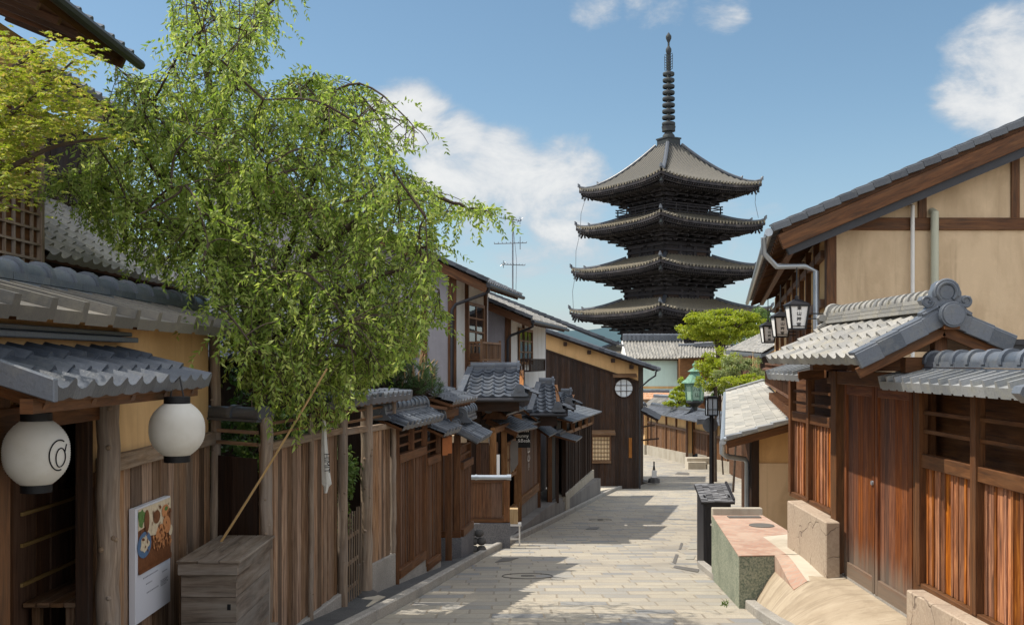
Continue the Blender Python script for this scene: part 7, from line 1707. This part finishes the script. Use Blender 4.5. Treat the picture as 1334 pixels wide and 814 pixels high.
for b in LP:                                          # short leafy shoots straight on the limbs
    if random.random() < .25: continue
    for _ in range(3):
        v = V((random.gauss(0, .6), random.gauss(0, .6), random.uniform(-.1, .5))); p = b.copy(); prev = p
        for i in range(random.randint(5, 13)):
            v = v * .93 + V((random.gauss(0, .04), random.gauss(0, .04), -.10)); p = p + v.normalized() * .045; t = v.normalized()
            for sgn in (1, -1):
                sd = t.cross(V((random.gauss(0, 1), random.gauss(0, 1), random.gauss(0, 1)))).normalized()
                P_.append(tuple(p)); D_.append(tuple(t * .55 + sd * .75 * sgn + V((0, 0, -.30)))); L_.append(random.uniform(.045, .085)); W_.append(L_[-1] * .36)
part('trunk', tm, 'bark', wt_, smooth=60)
leaf_mesh('crown', 'leaf_cherry', np.array(P_), np.array(D_), np.array(L_), np.array(W_), wt_)
print('WEEPING leaves', len(P_))
# ---- the yellow green maple at the left edge
mp = thing('maple_tree', 'yellow green maple with small starry leaves in front of the lattice window', 'tree', (-3.95, 5.9, zg(6)))
tm = MB(); stems = [[(-160, 420, 5.7), (-90, 250, 5.7), (-30, 180, 5.6), (40, 130, 5.5), (95, 80, 5.5)], [(-110, 290, 5.7), (-40, 250, 5.6), (20, 215, 5.5), (75, 190, 5.5), (140, 180, 5.4)], [(-60, 205, 5.6), (0, 110, 5.6), (40, 70, 5.6), (70, 50, 5.6)], [(-90, 280, 5.7), (-30, 270, 5.6), (15, 250, 5.5), (45, 240, 5.5)]]
tm.tube([V((-3.95, 5.9, zg(6))), V((-3.97, 6.95, E_ - .5)), W(-160, 420, 7.0)], [.09, .08, .06], 8)
SP = []
for sgm in stems:
    q = resample([W(*p) for p in sgm], 20); tm.tube(q, [.028 - .0012 * i for i in range(20)], 7); SP += q[8:]
part('trunk', tm, 'bark', mp, smooth=60)
P_, D_, L_, W_, U_ = [], [], [], [], []
MO = [(-30, 40), (40, 60), (88, 48), (120, 82), (80, 108), (112, 130), (130, 168), (152, 182), (118, 200), (78, 180), (50, 205), (46, 238), (22, 262), (-30, 275)]
n = 0
while n < 120:
    x, y = random.uniform(-30, 152), random.uniform(40, 272)
    if not inpoly(MO, x, y): continue
    n += 1; c = W(x, y, random.gauss(5.55, .22)); k = min(SP, key=lambda p: (p - c).length)
    for _ in range(random.randint(16, 34)):
        q = c + V((random.gauss(0, .085), random.gauss(0, .10), random.gauss(0, .022)))
        a0 = random.uniform(0, 6.28); tilt = random.gauss(-.25, .25); s_ = random.uniform(.028, .046)
        for j in (-2, -1, 0, 1, 2):
            a = a0 + j * .72; P_.append(tuple(q)); D_.append((math.cos(a), math.sin(a), tilt + random.gauss(0, .05))); L_.append(s_ * (1 - .16 * abs(j))); W_.append(s_ * .34); U_.append((0, 0, 1))
leaf_mesh('crown', 'leaf_maple', np.array(P_), np.array(D_), np.array(L_), np.array(W_), mp, fold=.1, up=np.array(U_, dtype=float), curl=.08)
# ---- generic clumpy tree
def clump_tree(name, label, cat, base, trunk_r, ctr, rad, n_cl, n_leaf, leaf_, size, seed, group=None, flat=.75, trunk_top=None, nb=7):
    rg = np.random.default_rng(seed); rd = random.Random(seed)
    t = thing(name, label, cat, tuple(base), group); ctr = V(ctr); base = V(base)
    tm = MB(); top = ctr if trunk_top is None else V(trunk_top)
    tm.tube(resample([base, base.lerp(top, .5) + V((rd.gauss(0, .05), 0, 0)) * trunk_r * 8, top], 8), [trunk_r * (1 - .07 * i) for i in range(8)], 8)
    cl = []
    for _ in range(n_cl):
        while True:
            u = V((rd.uniform(-1, 1), rd.uniform(-1, 1), rd.uniform(-.85, 1)))
            if .35 < u.length < 1: break
        cl.append((ctr + V((u.x * rad[0], u.y * rad[1], u.z * rad[2])), rd.uniform(.15, .30)))
    for c, r_ in cl[:nb]: tm.tube(resample([base.lerp(top, rd.uniform(.55, .95)), (top + c) / 2 + V((0, 0, -.1 * rad[2])), c], 6), [trunk_r * .45 * (1 - .14 * i) for i in range(6)], 5)
    part('trunk', tm, 'bark', t, smooth=60)
    P, U = [], []
    for c, r_ in cl:
        m_ = max(8, int(n_leaf / n_cl)); q = rg.normal(size=(m_, 3)); q /= np.linalg.norm(q, axis=1, keepdims=True); q *= rg.uniform(.3, 1.0, size=(m_, 1)) ** .5
        U.append(q.copy() + np.array([0, 0, .9])); q = q * np.array([r_ * rad[0], r_ * rad[1], r_ * rad[2] * flat]); P.append(q + np.array(tuple(c)))
    P = np.concatenate(P); U = np.concatenate(U); N = len(P)
    D = rg.normal(size=(N, 3)) * .8 + np.array([0, 0, -.35]); L = rg.uniform(.7, 1.3, N) * size
    leaf_mesh('crown', leaf_, P, D, L, L * .5, t, up=U)
    return t
clump_tree('maple_tree', 'broad lime green maple crown in front of the pagoda foot', 'tree', (XX(925, 88), 88, zg(88)), .25, W(938, 425, 88), (3.7, 2.4, 1.65), 70, 12000, 'leaf_lime', .24, 3, flat=.55)
clump_tree('maple_tree', 'paler green tree at the right behind the lime green maple crown', 'tree', (XX(990, 96), 96, zg(96)), .25, W(990, 424, 96), (2.6, 2.4, 1.7), 40, 5500, 'leaf_mid', .24, 4)
clump_tree('garden_tree', 'yellow green garden tree between the copper lantern and the pale roof', 'tree', (XX(932, 56), 56, zg(56)), .10, W(934, 482, 56), (1.25, 1.1, 1.25), 46, 5200, 'leaf_lime', .13, 5)
clump_tree('garden_pine', 'thin airy pale green pine with reddish branches above the shingle roof', 'tree', (XX(955, 48), 48, zg(48)), .06, W(963, 486, 48), (1.2, .8, .9), 46, 3600, 'needle_pale', .12, 6, nb=22)
clump_tree('shrub', 'clipped yellow green shrub on top of the far tiled wall', 'shrub', (XX(890, 74), 74, zg(74)), .06, W(884, 521, 74), (1.15, .8, .62), 28, 3200, 'leaf_lime', .15, 7)
clump_tree('shrub', 'taller yellow green shrub left of the copper lantern', 'shrub', (XX(886, 78), 78, zg(78)), .06, W(888, 504, 78), (.6, .6, .85), 20, 2000, 'leaf_lime', .15, 8)
clump_tree('shrub', 'low bright hedge shrub along the upper edge of the shingle roof', 'shrub', (XX(978, 43), 43, zg(43)), .05, W(978, 498, 43), (1.3, .7, .38), 30, 3200, 'leaf_lime', .10, 9)
clump_tree('shrub', 'green shrub low behind the street lamp head', 'shrub', (XX(942, 62), 62, zg(62)), .05, W(936, 505, 62), (.9, .6, .55), 18, 1700, 'leaf_mid', .12, 10)
clump_tree('shrub', 'leafy green shrub inside the gap above the picket gate', 'shrub', (-2.45, 13.4, zg(13.4)), .03, (-2.36, 13.35, E_ - 1.55), (.30, .34, .85), 34, 1500, 'leaf_mid', .075, 12)
clump_tree('shrub', 'leafy shrub showing through the rails of the plank fence', 'shrub', (-3.0, 11.8, zg(11.8)), .03, (-2.85, 11.6, E_ - .85), (.35, .9, .5), 24, 900, 'leaf_mid', .075, 13)
# dense garden behind the fence, seen through the gaps
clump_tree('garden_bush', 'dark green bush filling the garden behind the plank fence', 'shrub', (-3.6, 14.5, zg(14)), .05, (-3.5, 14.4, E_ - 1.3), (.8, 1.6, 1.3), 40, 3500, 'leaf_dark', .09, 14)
# ---- pine candles above the stepped fence
pn = thing('red_pine', 'bushy young red pine with upright rusty candles above the stepped fence', 'tree', (-2.0, 17.2, zg(17)))
tm = MB(); rd = random.Random(21); P_, D_, L_, W_ = [], [], [], []
tm.tube([V((-2.0, 17.2, zg(17))), V((-2.02, 17.2, E_ - .7)), V((-1.9, 17.2, E_ - .3))], [.07, .06, .04], 8)
for k in range(95):
    b = V((rd.uniform(-2.45, -1.28), rd.uniform(16.5, 17.7), 0)); f = (b.x + 2.45) / 1.2; b.z = E_ - .62 + rd.uniform(0, .52) * (1 - .25 * f)
    tip = b + V((rd.gauss(0, .05), rd.gauss(0, .05), rd.uniform(.14, .30)))
    tm.tube([V((-2.0, 17.2, E_ - .75)).lerp(b, .25), b, tip], [.012, .008, .005], 4)
    for i in range(75):
        t = rd.random(); q = b.lerp(tip, t); a = rd.uniform(0, 6.28); P_.append(tuple(q)); D_.append((math.cos(a), math.sin(a), .9 + rd.gauss(0, .3))); L_.append(rd.uniform(.09, .15)); W_.append(.008)
    if rd.random() < .42:
        h = rd.uniform(.10, .30); cm = MB(); cm.tube([tip - V((0, 0, .03)), tip + V((rd.gauss(0, .02), 0, h * .6)), tip + V((rd.gauss(0, .03), 0, h))], [.014, .013, .005], 5); part('candle', cm, 'candle', pn)
part('trunk', tm, 'bark', pn)
leaf_mesh('needles', 'needle', np.array(P_), np.array(D_), np.array(L_), np.array(W_), pn, fold=0)
# tufts of weeds at the kerb
for (x, y, lb) in ((934, 783, 'tiny green weed tuft at the right kerb, the nearer one'), (930, 779, 'tiny green weed tuft at the right kerb, just beyond the other')):
    d = 12.7; b = W(x + 12, y, d); b.z = zg(d) + .1; t = thing('weed', lb, 'weed', tuple(b)); n = 22; P = np.array([tuple(b)] * n) + nr_.normal(size=(n, 3)) * .012; D = nr_.normal(size=(n, 3)) + np.array([0, 0, .9]); leaf_mesh('leaves', 'leaf_mid', P, D, nr_.uniform(.03, .06, n), np.full(n, .014), t)
